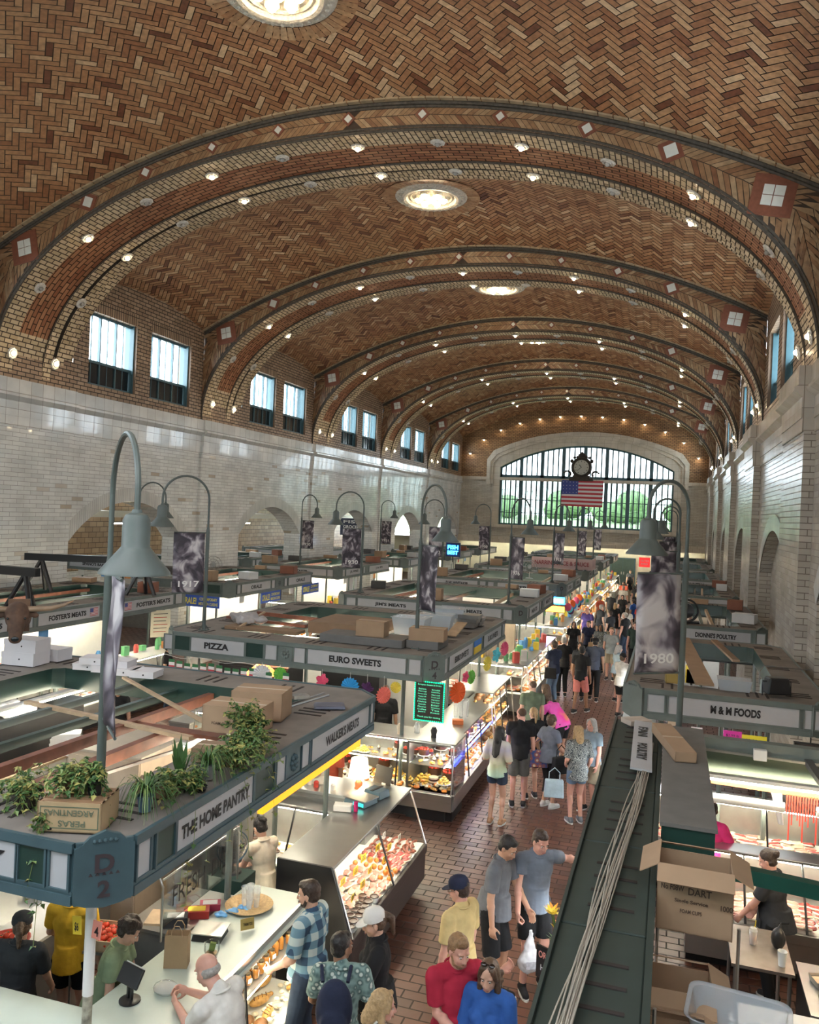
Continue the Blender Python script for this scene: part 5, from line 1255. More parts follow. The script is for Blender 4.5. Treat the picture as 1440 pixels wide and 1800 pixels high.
# shoppers and staff in other rows, seen over the canopies
for (x,y,fc,h,lab,tp,hr) in [(-10.3,21.2,-20,1.7,"dark-haired shopper by the blue ORALE banners",BLK,('short','k')),(-10.0,22.1,160,1.62,'shopper in white facing us below the ORALE banners',WCL,('updo','k')),(-11.6,17.3,-70,1.72,"man in black behind the FOSTER'S MEATS counter",BLK,('short','k')),(-9.9,27.2,170,1.72,'shopper in pink beyond the hanging white bags',PINK,('short','g')),(-10.6,25.2,10,1.7,'shopper in navy near the yellow bundles',NAVY,('short','d')),(-6.4,24.2,180,1.72,"worker behind the JIM'S MEATS counter",WCL,('short','d')),(-4.4,38.9,-90,1.7,'seller at the orange-lit stall far down the aisle',ORG,('short','d'))]:
    person(x,y,fc,h,lab,tp,DDEN,hr,'b',2,legs='pants')
# ================================================================ FOOD AND SMALL THINGS (one prototype of each, then copies)
F_GOLD=mat('baked_gold',(.50,.27,.075),.5,var=.35,scale=22,bump=.4); F_BRN=mat('baked_brown',(.20,.085,.03),.5,var=.35,scale=22,bump=.4); F_YEL=mat('yellow_cake',(.70,.47,.10),.5,var=.2,scale=20)
F_CHOC=mat('chocolate',(.06,.025,.015),.35,var=.2); F_CRM=mat('cream_icing',(.68,.60,.46),.45,var=.1); F_STRAW=mat('strawberry',(.55,.045,.03),.3,var=.2,scale=30); F_ORG=mat('orange_glaze',(.65,.22,.04),.3,var=.25,scale=25)
F_PINK=mat('raw_pink',(.55,.20,.16),.35,var=.3,scale=18); F_RED=mat('raw_red',(.33,.045,.04),.3,var=.35,scale=18); F_SAUS=mat('sausage_brown',(.26,.075,.045),.35,var=.25,scale=20); F_PALE=mat('poultry_pale',(.60,.42,.30),.4,var=.2,scale=16); F_PURP=mat('pink_plastic',(.5,.16,.35),.4,var=.15)
AMB=mat('amber_jar',(.22,.085,.015),.12,var=.1,spec=.6); LID=mat('jar_lid',(.08,.06,.04),.35,.5,var=0); YCARD=mat('yellow_card',(.75,.55,.04),.6,var=0); WCARD=mat('white_card',(.72,.71,.66),.6,var=0); CLR=milky('clear_plastic',(.75,.78,.8),.35,.15); FOIL=mat('foil_pan',(.5,.5,.5),.3,.9,var=.1)
TOM=mat('tomato_red',(.55,.05,.02),.25,var=.15); LEAF=mat('leaf_green',(.05,.12,.03),.5,var=.4,scale=12); LEAF2=mat('leaf_light',(.17,.24,.07),.5,var=.35,scale=12); GOLDL=mat('leaf_yellow',(.33,.30,.09),.5,var=.3); WOODD=mat('dark_wood',(.13,.07,.04),.6,var=.2)
_rk=random.Random(21); KIND={}; USED={}
def mk(k):
    g=G(); r=_rk
    if k=='pastry':
        r0_=empty('pastry')
        for i in range(3): g.ell(((i-1)*.035,.004*(i%2),.022),(.026,.033-.004*abs(i-1),.022),n=10,m=6)
        g.build('crust',F_GOLD,r0_,smooth=True); return r0_
    if k=='glazed':
        r0_=empty('glazed_bun'); g.lathe([(.0,.0),(.045,.0),(.052,.018),(.04,.036),(.015,.042),(0,.036)],n=14); g.build('crust',F_ORG,r0_,smooth=True); g=G(); g.ell((0,0,.04),(.02,.02,.01),n=8,m=5); g.build('filling',F_CRM,r0_,smooth=True); return r0_
    if k=='cupcake':
        r0_=empty('cupcake'); g.lathe([(0,0),(.025,0),(.033,.035),(0,.035)],n=12); g.build('case',F_CHOC,r0_); g=G(); g.lathe([(.035,.035),(.036,.05),(.022,.065),(.01,.078),(0,.08)],n=12); g.build('icing',F_CRM,r0_,smooth=True); return r0_
    if k=='loaf':
        r0_=empty('bread_loaf'); g.ell((0,0,.045),(.13,.055,.048),n=14,m=8); g.build('crust',F_GOLD,r0_,smooth=True); g=G()
        for i in range(4): g.cap((-.08+.05*i,-.025,.088),(-.055+.05*i,.025,.088),.006,n=6)
        g.build('score_marks',F_BRN,r0_,smooth=True); return r0_
    if k=='brown_loaf':
        r0_=empty('bread_loaf'); g.ell((0,0,.045),(.10,.07,.055),n=14,m=8); g.build('crust',F_BRN,r0_,smooth=True); return r0_
    if k=='cake':
        r0_=empty('layer_cake'); g.lathe([(0,0),(.07,0),(.075,.006),(.015,.012),(.014,.07),(.10,.078),(.11,.085),(0,.086)],n=20); g.build('stand',WHITE,r0_,smooth=True)
        g=G(); g.lathe([(0,.087),(.085,.087),(.085,.17),(0,.17)],n=20); g.build('sponge',F_CHOC,r0_,smooth=True)
        g=G()
        for i in range(9): a=i*.7; g.ell((.06*math.cos(a),.06*math.sin(a),.18),(.018,.018,.016),n=7,m=5)
        g.build('topping',F_STRAW,r0_,smooth=True); return r0_
    if k=='mound':
        r0_=empty('pastry_mound'); 
        for l in range(4):
            n=[9,7,4,1][l]
            for i in range(n):
                a=2*PI*i/n+l; rd=[.085,.06,.032,0][l]; g.ell((rd*math.cos(a),rd*math.sin(a),.02+l*.032),(.03,.026,.02),R=(0,0,a),n=8,m=5)
        g.build('buns',F_YEL,r0_,smooth=True); g=G(); g.lathe([(0,0),(.11,0),(.125,.012),(.12,.014),(0,.006)],n=20); g.build('plate',WHITE,r0_,smooth=True); return r0_
    if k=='meringue':
        r0_=empty('cream_puff'); g.lathe([(0,0),(.05,0),(.058,.02),(.04,.045),(.02,.06),(0,.075)],n=12); g.build('puff',F_CRM,r0_,smooth=True); return r0_
    if k in('meat','steak','chicken'):
        r0_=empty({'meat':'cut_of_meat','steak':'steak','chicken':'poultry_piece'}[k]); m={'meat':F_PINK,'steak':F_RED,'chicken':F_PALE}[k]
        g.ell((0,0,.022),(.085,.052,.024),n=12,m=7); g.ell((.04,.015,.026),(.045,.04,.022),n=10,m=6); g.build('flesh',m,r0_,smooth=True)
        g=G(); g.cap((-.07,-.035,.026),(.05,-.045,.026),.012,n=7); g.build('fat_edge',F_CRM,r0_,smooth=True); return r0_
    if k=='sausage':
        r0_=empty('sausage'); g.tube([(.10*math.cos(a),.05*math.sin(a),.018) for a in [PI*i/8 for i in range(9)]],[.010]+[.017]*7+[.010],8); g.build('casing',F_SAUS,r0_,smooth=True); return r0_
    if k=='tub':
        r0_=empty('deli_tub'); g.lathe([(0,0),(.04,0),(.05,.06),(0,.06)],n=14); g.build('cup',WHITE,r0_,smooth=True); g=G(); g.lathe([(0,.06),(.053,.06),(.053,.07),(.04,.072),(.038,.066),(0,.066)],n=14); g.build('lid',F_CHOC,r0_,smooth=True); return r0_
    if k=='jar':
        r0_=empty('honey_jar'); g.lathe([(0,0),(.032,0),(.035,.01),(.035,.085),(.025,.10),(0,.10)],n=12); g.build('glass_body',AMB,r0_,smooth=True); g=G(); g.lathe([(0,.10),(.027,.10),(.027,.118),(0,.118)],n=12); g.build('lid',LID,r0_,smooth=True); g=G(); g.box(-.025,.025,-.0365,-.034,.025,.07); g.build('label',WCARD,r0_); return r0_
    if k=='bottle':
        r0_=empty('syrup_bottle'); g.lathe([(0,0),(.03,0),(.032,.01),(.032,.11),(.012,.14),(.011,.175),(0,.175)],n=12); g.build('glass_body',AMB,r0_,smooth=True); g=G(); g.lathe([(0,.175),(.013,.175),(.013,.195),(0,.195)],n=10); g.build('cap',LID,r0_,smooth=True); return r0_
    if k in('ycard','wcard'):
        r0_=empty('price_card'); g.box(-.045,.045,-.002,.002,0,.06); g.build('card',YCARD if k=='ycard' else WCARD,r0_); g=G()
        for j in range(3): g.box(-.03+.006*j,.03-.004*j,-.0035,-.002,.015+.014*j,.02+.014*j)
        g.build('writing',INK,r0_); return r0_
    if k=='tray':
        r0_=empty('food_tray'); g.lathe([(0,0),(.13,0),(.16,.03),(.165,.03),(.135,-.004),(0,-.004)],n=4); g.build('tray',FOIL,r0_); return r0_
    if k=='pack':
        r0_=empty('meat_pack'); g.box(-.09,.09,-.06,.06,0,.025,taper=1.08); g.build('foam_tray',WHITE,r0_); g=G(); g.ell((0,0,.028),(.075,.048,.018),n=10,m=5); g.build('contents',F_PINK,r0_,smooth=True); return r0_
    if k=='tomato':
        r0_=empty('tomato'); g.ell((0,0,.03),(.037,.037,.03),n=10,m=7); g.build('skin',TOM,r0_,smooth=True); g=G(); g.cyl((0,0,.056),(0,0,.064),.006,n=5); g.build('stem',LEAF,r0_); return r0_
    if k=='orange':
        r0_=empty('round_fruit'); g.ell((0,0,.035),(.038,.038,.036),n=10,m=7); g.build('skin',F_ORG,r0_,smooth=True); return r0_
    if k=='scone':
        r0_=empty('pale_scone'); g.lathe([(0,0),(.032,0),(.036,.014),(.024,.026),(0,.03)],n=9); g.build('crust',F_CRM,r0_,smooth=True); return r0_
    if k=='ringcake':
        r0_=empty('striped_cake'); 
        for i in range(5): g=G(); g.lathe([(0,i*.025),(.07,i*.025),(.072,i*.025+.012),(.07,i*.025+.024),(0,i*.025+.024)],n=18); g.build('layer',F_CHOC if i%2 else F_CRM,r0_,smooth=True)
        return r0_
CATS={'pastry':'pastry','glazed':'bun','cupcake':'cupcake','loaf':'bread','brown_loaf':'bread','cake':'cake','mound':'pastry','meringue':'pastry','meat':'meat','steak':'meat','chicken':'poultry','sausage':'sausage','tub':'food tub','jar':'jar','bottle':'bottle','ycard':'price card','wcard':'price card','tray':'tray','pack':'packed meat','tomato':'tomato','orange':'fruit','scone':'scone','ringcake':'cake'}
DESC={'pastry':'golden braided pastry','glazed':'orange glazed bun','cupcake':'cream-topped cupcake','loaf':'golden bread loaf','brown_loaf':'round brown loaf','cake':'strawberry-topped cake on a stand','mound':'pyramid of yellow pastries','meringue':'pale cream puff','meat':'pink cut of meat','steak':'dark red cut of beef','chicken':'pale poultry piece','sausage':'curved brown sausage','tub':'white deli tub','jar':'amber honey jar','bottle':'dark syrup bottle','ycard':'yellow price card','wcard':'white price card','tray':'foil tray','pack':'wrapped tray of meat','tomato':'red tomato','orange':'orange-coloured fruit','scone':'pale scone','ringcake':'striped layer cake'}
def put(k,loc,rz,sc,where):
    if k not in KIND: o=mk(k); KIND[k]=o; o['category']=CATS[k]
    else: o=dup(KIND[k])
    o.location=loc; o.rotation_euler=(0,0,rz); o.scale=(sc,sc,sc)
    o['label']=DESC[k]+' '+where; o['group']=DESC[k]+' '+where
    return o
SHELFADD=mat('added_shelf_glow',(1,.86,.58),.4,var=0,emit=9)  # glowing strips added under the shelves only to brighten the case contents
def case(lab,X,Y,rz,L,where,plan,top=1.3,depth=.85,gt=.22,lo=.6,toe=.14,body=STEELD,endm=BLACK,tubem=TUBE,shelf=None,nposts=2,topm=STEEL,overh=.0,front2=None,seed=1,ends=(1,1)):
    a=math.radians(rz); r=empty('display_case',(X,Y,0),a,label=lab,cat='display case'); c,s=math.cos(a),math.sin(a)
    W=lambda x,y,z:(X+x*c-y*s,Y+x*s+y*c,z)
    g=G(); g.box(.02,L-.02,.15,depth-.02,0,toe); g.build('toe_kick',BLACK,r)
    g=G(); g.box(0,L,0,depth,toe,lo-.02); g.box(0,L,-.02,.04,lo-.12,lo); g.build('lower_body',body,r,bev=.008)
    g=G(); g.box(.01,L-.01,.02,depth-.02,lo-.02,lo+.0); g.build('display_deck',WHITE,r)
    g=G(); g.box(-.01,L+.01,gt-.02,depth+overh,top-.035,top); g.build('counter_top',topm,r,bev=.006)
    g=G(); g.box(0,L,depth-.04,depth,lo,top-.035); g.build('rear_doors',front2 or STEELD,r)
    g=G(); n=nposts+1; 
    g.quad((0,.012,lo),(L,.012,lo),(L,gt,top-.03),(0,gt,top-.03)); fg=g.build('front_glass',CGL,r)
    for i in range(n+1):
        x=min(L-.015,max(.015,L*i/n)); g=G(); g.cyl((x,.0,lo),(x,gt-.01,top-.03),.014,n=6); g.build('glass_post',STEEL if i in(0,n) else BLACK,r)
    for e,x in zip(ends,(0,L)):
        if e==1: g=G(); g.poly([(x,0,lo),(x,gt,top-.03),(x,depth,top-.03),(x,depth,lo)]); g.build('end_glass',CGL,r)
        elif e==2:
            g=G(); P=[(x,0,toe),(x,0,lo),(x,gt,top),(x,depth,top),(x,depth,toe)]; d=-.03 if x==0 else .03
            Q=[(p[0]+d,p[1],p[2]) for p in P]; m=5; g.add(P+Q,[tuple(range(5)),tuple(range(5,10))[::-1]]+[(i,(i+1)%5,5+(i+1)%5,5+i) for i in range(5)]); g.build('end_panel',endm,r)
    g=G(); g.box(.05,L-.05,gt+.02,gt+.05,top-.06,top-.036); g.build('case_light',tubem,r)
    zs=[('deck',lo,.06,depth-.08)]
    if shelf:
        for zz,ya in shelf: 
            g=G(); g.box(.03,L-.03,ya,depth-.05,zz-.012,zz); s__=g.build('shelf',STEEL,r); g=G(); g.box(.08,L-.08,ya,ya+.02,zz-.03,zz-.013); g.build('added_shelf_light',SHELFADD,s__)
    rr=random.Random(seed)
    for z,y0_,y1_,kinds,dx,dy,sc in plan:
        ny=max(1,int(round((y1_-y0_)/dy))); nx=max(1,int((L-.12)/dx))
        for j in range(ny):
            for i in range(nx):
                k=kinds[(i*len(kinds)//nx)] if not isinstance(kinds,dict) else kinds['mix'][rr.randrange(len(kinds['mix']))]
                x=.08+(L-.16)*(i+.5)/nx+rr.uniform(-.2,.2)*dx; y=y0_+(y1_-y0_)*(j+.5)/ny+rr.uniform(-.2,.2)*dy
                zz=z+ (.0)
                put(k,W(x,y,zz),a+(rr.uniform(-.5,.5) if k not in('ycard','wcard') else rr.uniform(-.15,.15)),sc*rr.uniform(.88,1.12),where)
    return r,W
mix=lambda *a:{'mix':a}
def tube(loc,L,horizontal,lab,m=TUBE,axis='y'):
    r=empty('strip_light',loc,0 if axis=='x' else PI/2,label=lab,cat='strip light'); 
    g=G(); g.box(-L/2,L/2,-.05,.05,.02,.06); g.build('housing',WHITE,r); g=G(); g.cyl((-L/2+.03,0,0),(L/2-.03,0,0),.019,n=8); g.build('tube',m,r); return r
# ---- Home Pantry counter (L shaped) and its glass front
LAM=mat('pale_laminate',(.50,.56,.50),.28,var=.06,scale=3)
r=empty('counter',(0,0,0),label='long pale green counter top bending round the bottom left stall',cat='counter')
g=G(); g.add([(x,y,z) for z in (1.13,1.17) for x,y in ((-7,4.45),(-3.42,4.45),(-3.42,7.82),(-4.12,7.82),(-4.22,5.42),(-7,5.36))],[(5,4,3,2,1,0),(6,7,8,9,10,11)]+[(i,(i+1)%6,6+(i+1)%6,6+i) for i in range(6)]); g.build('slab',LAM,r,bev=.008)
g=G(); g.box(-3.445,-3.405,4.45,7.84,1.10,1.175); g.build('steel_edge',STEEL,r)
g=G(); g.box(-7,-4.3,4.6,5.25,0,1.12); g.box(-4.05,-3.95,5.4,7.75,0,1.12); g.build('plinth',STEELD,r)
case('glass-fronted pantry case of jars and breads under the pale counter',-3.30,5.05,90,2.75,'behind the pantry glass',
 [(.27,.08,.6,mix('loaf','scone','scone','pastry','brown_loaf'),.17,.17,.95),(.30,.1,.3,mix('scone'),.12,.1,.9),(.72,.22,.42,mix('jar','bottle','jar'),.11,.11,.95),(.72,.44,.6,mix('bottle'),.14,.15,1)],top=1.12,depth=.72,gt=.10,lo=.25,toe=.1,body=STEEL,shelf=[(.71,.2)],topm=LAM,nposts=1,seed=3,front2=WOODP,tubem=TUBE)
# ---- Walker's case
case("long steel-topped meat case with sloping glass at WALKER'S",-3.05,8.15,90,2.75,"in the WALKER'S meat case",
 [(.63,.04,.22,['tub','tub','tub','meat','meat','orange','steak','steak','sausage','sausage'],.115,.11,1.0),(.64,.22,.66,['tub','tub','meat','chicken','meat','meat','meat','orange','steak','sausage','sausage','sausage'],.15,.12,.95),(.70,.2,.6,['ycard','ycard','ycard','ycard','ycard','wcard'],.36,.22,1.3)],top=1.35,depth=.9,gt=.26,lo=.62,body=mat('umber_panel',(.045,.03,.025),.4,var=.1),endm=BLACK,ends=(2,1),nposts=1,seed=4)
case('inner refrigerated case with sloping glass doors behind the cream T-shirt',-5.7,9.75,0,1.55,'in the inner cold case',[(.5,.1,.6,mix('chicken','sausage','pastry','tub','steak'),.16,.15,1)],top=1.15,depth=.75,gt=.35,lo=.48,body=STEEL,nposts=2,seed=5)
r=empty('counter',(0,0,0),label='steel counter at the cross aisle carrying the glowing table lamp',cat='counter')
g=G(); g.box(-6.2,-3.75,10.45,11.15,1.22,1.26); g.build('slab',STEEL,r,bev=.006); g=G(); g.box(-6.15,-3.8,10.5,11.1,0,1.22); g.build('cabinet',STEELD,r)
# ---- Euro Sweets cases
case('wide lit glass case of cakes facing us under EURO SWEETS',-8.3,13.25,0,5.0,'in the front sweets case',
 [(.50,.05,.25,mix('glazed','pastry','cupcake','meringue','glazed','wcard'),.155,.12,1.05),(.50,.26,.74,mix('mound','mound','glazed','mound','ringcake','cake','mound'),.24,.20,1.3),(.60,.1,.3,mix('mound','wcard','glazed'),.3,.2,.9),(.90,.3,.75,mix('pastry','cake','mound','glazed','wcard','cupcake'),.19,.2,.95)],top=1.32,depth=.85,gt=.10,lo=.48,toe=.2,body=STEEL,shelf=[(.89,.28)],nposts=4,seed=6,ends=(1,1))
case('aisle-side glass case of sweets with a blue shelf light',-3.28,13.3,90,3.3,'in the aisle-side sweets case',
 [(.50,.05,.3,mix('glazed','orange','pastry','meringue'),.13,.12,1.1),(.50,.32,.72,mix('glazed','mound','pastry','orange'),.17,.15,1.1),(.92,.2,.7,mix('cupcake','pastry','cake','glazed'),.15,.18,1)],top=1.30,depth=.85,gt=.10,lo=.48,toe=.2,body=STEEL,shelf=[(.91,.2)],nposts=2,seed=7,ends=(1,1))
BLUET=mat('blue_led',(.03,.06,1),.4,var=0,emit=7)
r=empty('led_strip',(-3.37,14.95,.93),PI/2,label='blue LED strip along the shelf of the aisle-side sweets case',cat='light'); g=G(); g.box(-1.6,1.6,-.01,.01,-.015,.015); g.build('diodes',BLUET,r); 
case('tall bread case with brown loaves next to the sweets',-3.25,16.75,90,1.95,'in the tall bread case',
 [(.45,.05,.7,mix('loaf','pastry','brown_loaf'),.16,.17,1),(.85,.15,.7,mix('pastry','loaf','glazed'),.15,.17,1.0),(1.2,.2,.7,mix('pastry','brown_loaf'),.16,.2,1)],top=1.5,depth=.85,gt=.14,lo=.42,body=STEELD,shelf=[(.84,.14),(1.19,.2)],nposts=2,seed=8)
# ---- cases further along the aisle (left side) and other blocks
far=[(21.2,2.7,"in the deli case below JIM'S MEATS",['meat','chicken','glazed'],'lit deli case at the near corner of the third block'),(24.0,2.8,"in the meat case of the third block",['pack','meat','sausage'],'lit meat case along the aisle in the third block'),
(29.5,2.8,'in the rainbow-lit sweet case',['glazed','orange','cupcake'],'colourful sweet case under the CANNOLI sign'),(32.4,2.8,'in the case past the CANNOLI sign',['pastry','meringue','mound'],'pastry case just past the CANNOLI sign'),
(37.7,2.8,'in the spice stall case',['orange','tomato','glazed'],'orange-lit case of the spice stall'),(40.6,2.8,'in the farther spice case',['brown_loaf','orange','loaf'],'second case of the spice stall'),
(45.9,5.6,'in the sixth block case',['pack','loaf'],'long case at the sixth block'),(54.1,5.6,'in the farthest aisle case',['pack','pastry'],'farthest glass case along the aisle')]
for k,(y,L,wh,ks,lab) in enumerate(far):
    st_=.30 if y>36 else .2
    case(lab,-3.3,y,90,L,wh,[(.62,.08,.7,mix(*ks),st_,.21,1.5 if y>36 else 1.25),(1.0,.25,.7,mix(*ks),st_*1.3,.3,1.3)],top=1.32,depth=.9,gt=.14,lo=.6,body=STEEL,topm=STEELD,shelf=[(.99,.24)] ,seed=20+k,tubem=TUBEW if k in(2,3) else TUBE)
for k,(x,y,L,wh,ks,lab) in enumerate([(-8.5,21.0,5.0,"in the case under the JIM'S MEATS sign",['pack','meat'],"case facing us under the JIM'S MEATS sign"),(-8.5,29.3,5.0,'in the case under the D.W. WHITAKER sign',['pack','sausage'],'case facing us under the D.W. WHITAKER sign'),(-15.5,29.7,3,'in the left-wall deli case',['chicken','loaf'],'case under the left-wall D.W. WHITAKER sign')]):
    case(lab,x,y,0,L,wh,[(.62,.08,.7,mix(*ks),.34,.3,1.4)],top=1.3,depth=.85,gt=.14,lo=.6,body=STEEL,seed=40+k)
for k,(y,L,wh,ks,lab) in enumerate([(10.2,4.4,"in the near FOSTER'S case",['meat','pack','steak'],"nearer lit case at the FOSTER'S MEATS stall"),(14.9,4.3,"in the far FOSTER'S case",['pack','meat','chicken'],"farther lit case at the FOSTER'S MEATS stall"),(21.7,5.6,'in the ORALE counter case',['orange','loaf','pack'],'lit food case under the ORALE banners'),(30.0,5.8,'in the case by the third arch',['pack','orange'],'lit case beside the third left arch'),(38.4,5.6,'in the case by the fourth arch',['pack','loaf'],'lit case beside the fourth left arch')]):
    case(lab,XB1+.25,y,90,L,wh,[(.62,.08,.7,mix(*ks),.26,.28,1.35)],top=1.3,depth=.9,gt=.14,lo=.6,body=STEEL,seed=50+k,topm=WHITE)
# right-hand stalls
case('aisle-side poultry case with cool light at the lower right',-.92,11.9,-90,8.6,'in the aisle-side poultry case',[(.52,.08,.6,mix('chicken','pack'),.26,.28,1.1)],top=1.05,depth=.6,gt=.05,lo=.5,body=STEELD,endm=STEELD,tubem=TUBEW,nposts=5,seed=60,topm=mat('worn_steel',(.25,.21,.18),.4,.6,var=.2))
case('butcher case of pink meats behind the charcoal worker',.35,10.25,0,1.95,"in the butcher case behind the worker",[(.62,.05,.75,['meat','meat','chicken','meat','steak','pack'],.15,.13,1.15),(.72,.1,.7,['ycard','wcard'],.5,.35,1.2)],top=1.22,depth=.85,gt=.55,lo=.6,body=STEEL,nposts=2,seed=61)
case('brightly lit meat case below the M & M FOODS sign',-.1,12.15,0,2.3,"in the M & M FOODS case",[(.70,.06,.7,mix('pack','meat','chicken','wcard','steak'),.15,.13,1.05)],top=1.25,depth=.85,gt=.45,lo=.68,body=STEEL,nposts=2,seed=62)
for k,(y,lab) in enumerate([(17.9,'right-hand aisle case beyond the 1980 banner'),(26.2,"right-hand aisle case beside DIONNE'S POULTRY"),(34.3,'right-hand aisle case at the third stall back')]):
    case(lab,-.85,y,-90,5.5,'in the '+lab,[(.62,.08,.6,mix('pack','chicken'),.5,.4,1.3)],top=1.25,depth=.7,gt=.08,lo=.6,body=STEEL,tubem=TUBEW,seed=70+k)
# ---- strip lights under the canopies
k=0
WHN=['the D 2 stall','the PIZZA stall',"the JIM'S MEATS stall",'the D.W. WHITAKER stall','the spice stall','the sixth middle stall','the farthest middle stall']
for i,y in enumerate([4.7,13.0,21.1,29.4,37.6,45.8,54.0]):
    for dy in (1.6,4.1):
        if i==0 and dy<2: tube((XA1-1.0,y+1.9,2.50),1.2,0,'short strip light hung inside the near end of '+WHN[i]); continue
        tube((XA1-.95,y+dy,2.46),2.2,0,'%s strip light along the aisle side of %s'%('near' if dy<2 else 'far',WHN[i]))
        tube((XA0+.95,y+dy,2.46),2.2,0,'%s strip light along the back of %s'%('near' if dy<2 else 'far',WHN[i]))
    if i: tube((XA0+2.6,y+.95,2.46),2.4,0,'strip light over the front counter of '+WHN[i],axis='x')
for i,(y,nm) in enumerate([(9.8,"the FOSTER'S MEATS stall"),(21.5,'the ORALE stall'),(29.8,'the left-wall D.W. WHITAKER stall'),(38.2,'the left-wall bakery stall'),(46.4,'the fish stall'),(54.4,'the farthest left stall')]):
    for j,dy in enumerate((1.4,3.4,5.2)+((7.6,) if i==0 else ())):
        tube((XB1-.85,y+dy,2.45),1.7,0,'%s bright strip light under the aisle side of %s'%(ordw[j],nm))
        if i<4 and j%2==0: tube((XB0+.9,y+dy,2.45),1.7,0,'%s bright strip light at the wall side of %s'%(ordw[j],nm))
for i,(y,nm) in enumerate([(12.25,'the M & M FOODS stall'),(20.3,"the DIONNE'S POULTRY stall"),(28.6,"the second DIONNE'S stall"),(36.9,'the fourth right stall'),(45.2,'the fifth right stall')]):
    tube((.9,y+.75,2.46),1.9,0,'strip light over the counter of '+nm,TUBEW,axis='x'); tube((.05,y+3,2.46),2.2,0,'strip light along the aisle side of '+nm,TUBEW)
tube((1.25,10.0,2.30),1.6,0,'strip light fixed to the end beam over the worker at right',axis='x')
tube((-.3,7.0,2.3),1.2,0,'near strip light under the dark green aisle canopy at right',TUBEW); tube((-.3,9.6,2.3),1.2,0,'far strip light under the dark green aisle canopy at right',TUBEW)
for j in range(5): tube((-20.6,20+j*8,4.2),3.0,0,'%s warm strip light in the side aisle behind the arches'%ordw[j])
for j in range(6): tube((-15+j*3.1,65.2,3.05),2.6,0,'%s strip light from the left in the corridor below the big window'%ordw[j],axis='x')
# ---- big window clock, flag, exit sign
r=empty('ornate_clock',(-6.75,63.35,8.15),label='dark ornate round clock in the middle of the big arched window',cat='clock')
IRON=mat('clock_bronze',(.045,.035,.028),.4,.5,var=.3,scale=8,bump=.5); RX=Matrix.Rotation(PI/2,3,'X')
g=G(); g.lathe([(0,0),(.78,0),(.80,.08),(.74,.2),(.66,.22),(.62,.16),(0,.16)],o=(0,.1,.92),n=32,M=RX); g.box(-.9,.9,-.05,.3,-.12,.12); g.box(-.65,.65,-.05,.3,.1,.3); g.box(-.42,.42,-.02,.25,1.62,1.8); g.box(-.3,.3,.1,.62,.2,.5); g.box(-.2,.2,.1,.62,1.3,1.5)
g.ell((0,.1,1.85),(.32,.15,.16),n=12,m=6); g.ell((0,.1,2.0),(.12,.1,.12),n=8,m=6)
for s_ in (-1,1):
    for q in range(7):
        a=.5+q*.5; rd=.34-q*.035; g.ell((s_*(.98+rd*math.cos(a)),.08,.35+rd*math.sin(a)),(.09,.07,.09),n=7,m=5)
    g.ell((s_*.75,.08,1.4),(.14,.08,.16),n=8,m=6); g.ell((s_*.55,.08,1.66),(.13,.08,.1),n=8,m=6)
g.build('frame',IRON,r,smooth=True)
g=G(); g.lathe([(0,0),(.56,0),(.56,.03),(0,.03)],o=(0,-.06,.92),n=32,M=RX); f_=g.build('dial',mat('clock_dial',(.50,.49,.42),.4,var=0),r)
g=G()
for i in range(12): a=i*PI/6; g.cbox((.46*math.sin(a),-.1,.92+.46*math.cos(a)),(.035,.01,.10),R=(0,a,0))
g.build('hour_marks',INK,f_)
g=G(); a=math.radians(-130); g.cbox((.19*math.sin(a),-.12,.92+.19*math.cos(a)),(.03,.01,.42),R=(0,a,0)); g.build('minute_hand',INK,f_); g=G(); a=math.radians(-40); g.cbox((.12*math.sin(a),-.12,.92+.12*math.cos(a)),(.045,.01,.28),R=(0,a,0)); g.build('hour_hand',INK,f_)
us_flag('american_flag',basis('S',(-6.62,63.36,7.08)),3.1,1.98,None,.02,label='large american flag hanging below the clock on the big window',cat='flag')
r=empty('exit_sign',(-1.86,64.15,2.1),label='red square sign with white lettering on the end wall',cat='sign'); g=G(); g.box(-.4,.4,-.03,.03,-.36,.36); p_=g.build('panel',mat('sign_red',(.62,.03,.03),.4,var=0,emit=.4),r); lettering('WEST SIDE',basis('S',(0,-.04,.1)),.6,.13,WHITE,p_); lettering('MARKET',basis('S',(0,-.04,-.12)),.5,.13,WHITE,p_)
r=empty('spice_board',(-4.8,38.4,2.82),label='long pale pink sign board standing on the fifth middle canopy',cat='sign'); g=G(); g.box(-1.4,1.4,-.04,.04,0,.5); g.box(1.36,1.4,0,1.6,0,.5); p_=g.build('board',mat('pink_board',(.60,.42,.40),.5,var=.05),r); lettering("NARRIN'S SPICE & SAUCE",basis('S',(-.0,-.05,.26)),2.5,.2,mat('sign_maroon',(.3,.05,.06),.5,var=0),p_)
# neon signs
NB=mat('neon_blue',(.02,.35,1),.4,var=0,emit=6); NO=mat('neon_orange',(1,.22,.02),.4,var=0,emit=5); NW=mat('neon_white',(.8,.95,1),.4,var=0,emit=7)
r=empty('neon_sign',(-3.84,29.36,2.12),label='glowing blue and orange CANNOLI sign at the aisle',cat='sign'); g=G(); g.box(-.36,.36,-.03,.03,-.02,.26); g.box(-.36,.36,-.03,.03,-.3,-.06,0); b_=g.build('backing',BLACK,r)
g=G(); g.box(-.34,.34,-.045,-.03,.0,.25); g.build('blue_panel',NB,b_); g=G(); g.box(-.34,.34,-.045,-.03,-.28,-.08); g.build('orange_panel',NO,b_); lettering('CANNOLI',basis('S',(0,-.06,.12)),.56,.14,NW,b_,bold=.03); g=G(); g.cyl((-.2,0,.26),(-.2,0,.5),.006,n=4); g.cyl((.2,0,.26),(.2,0,.5),.006,n=4); g.build('hanger',BLACK,r)
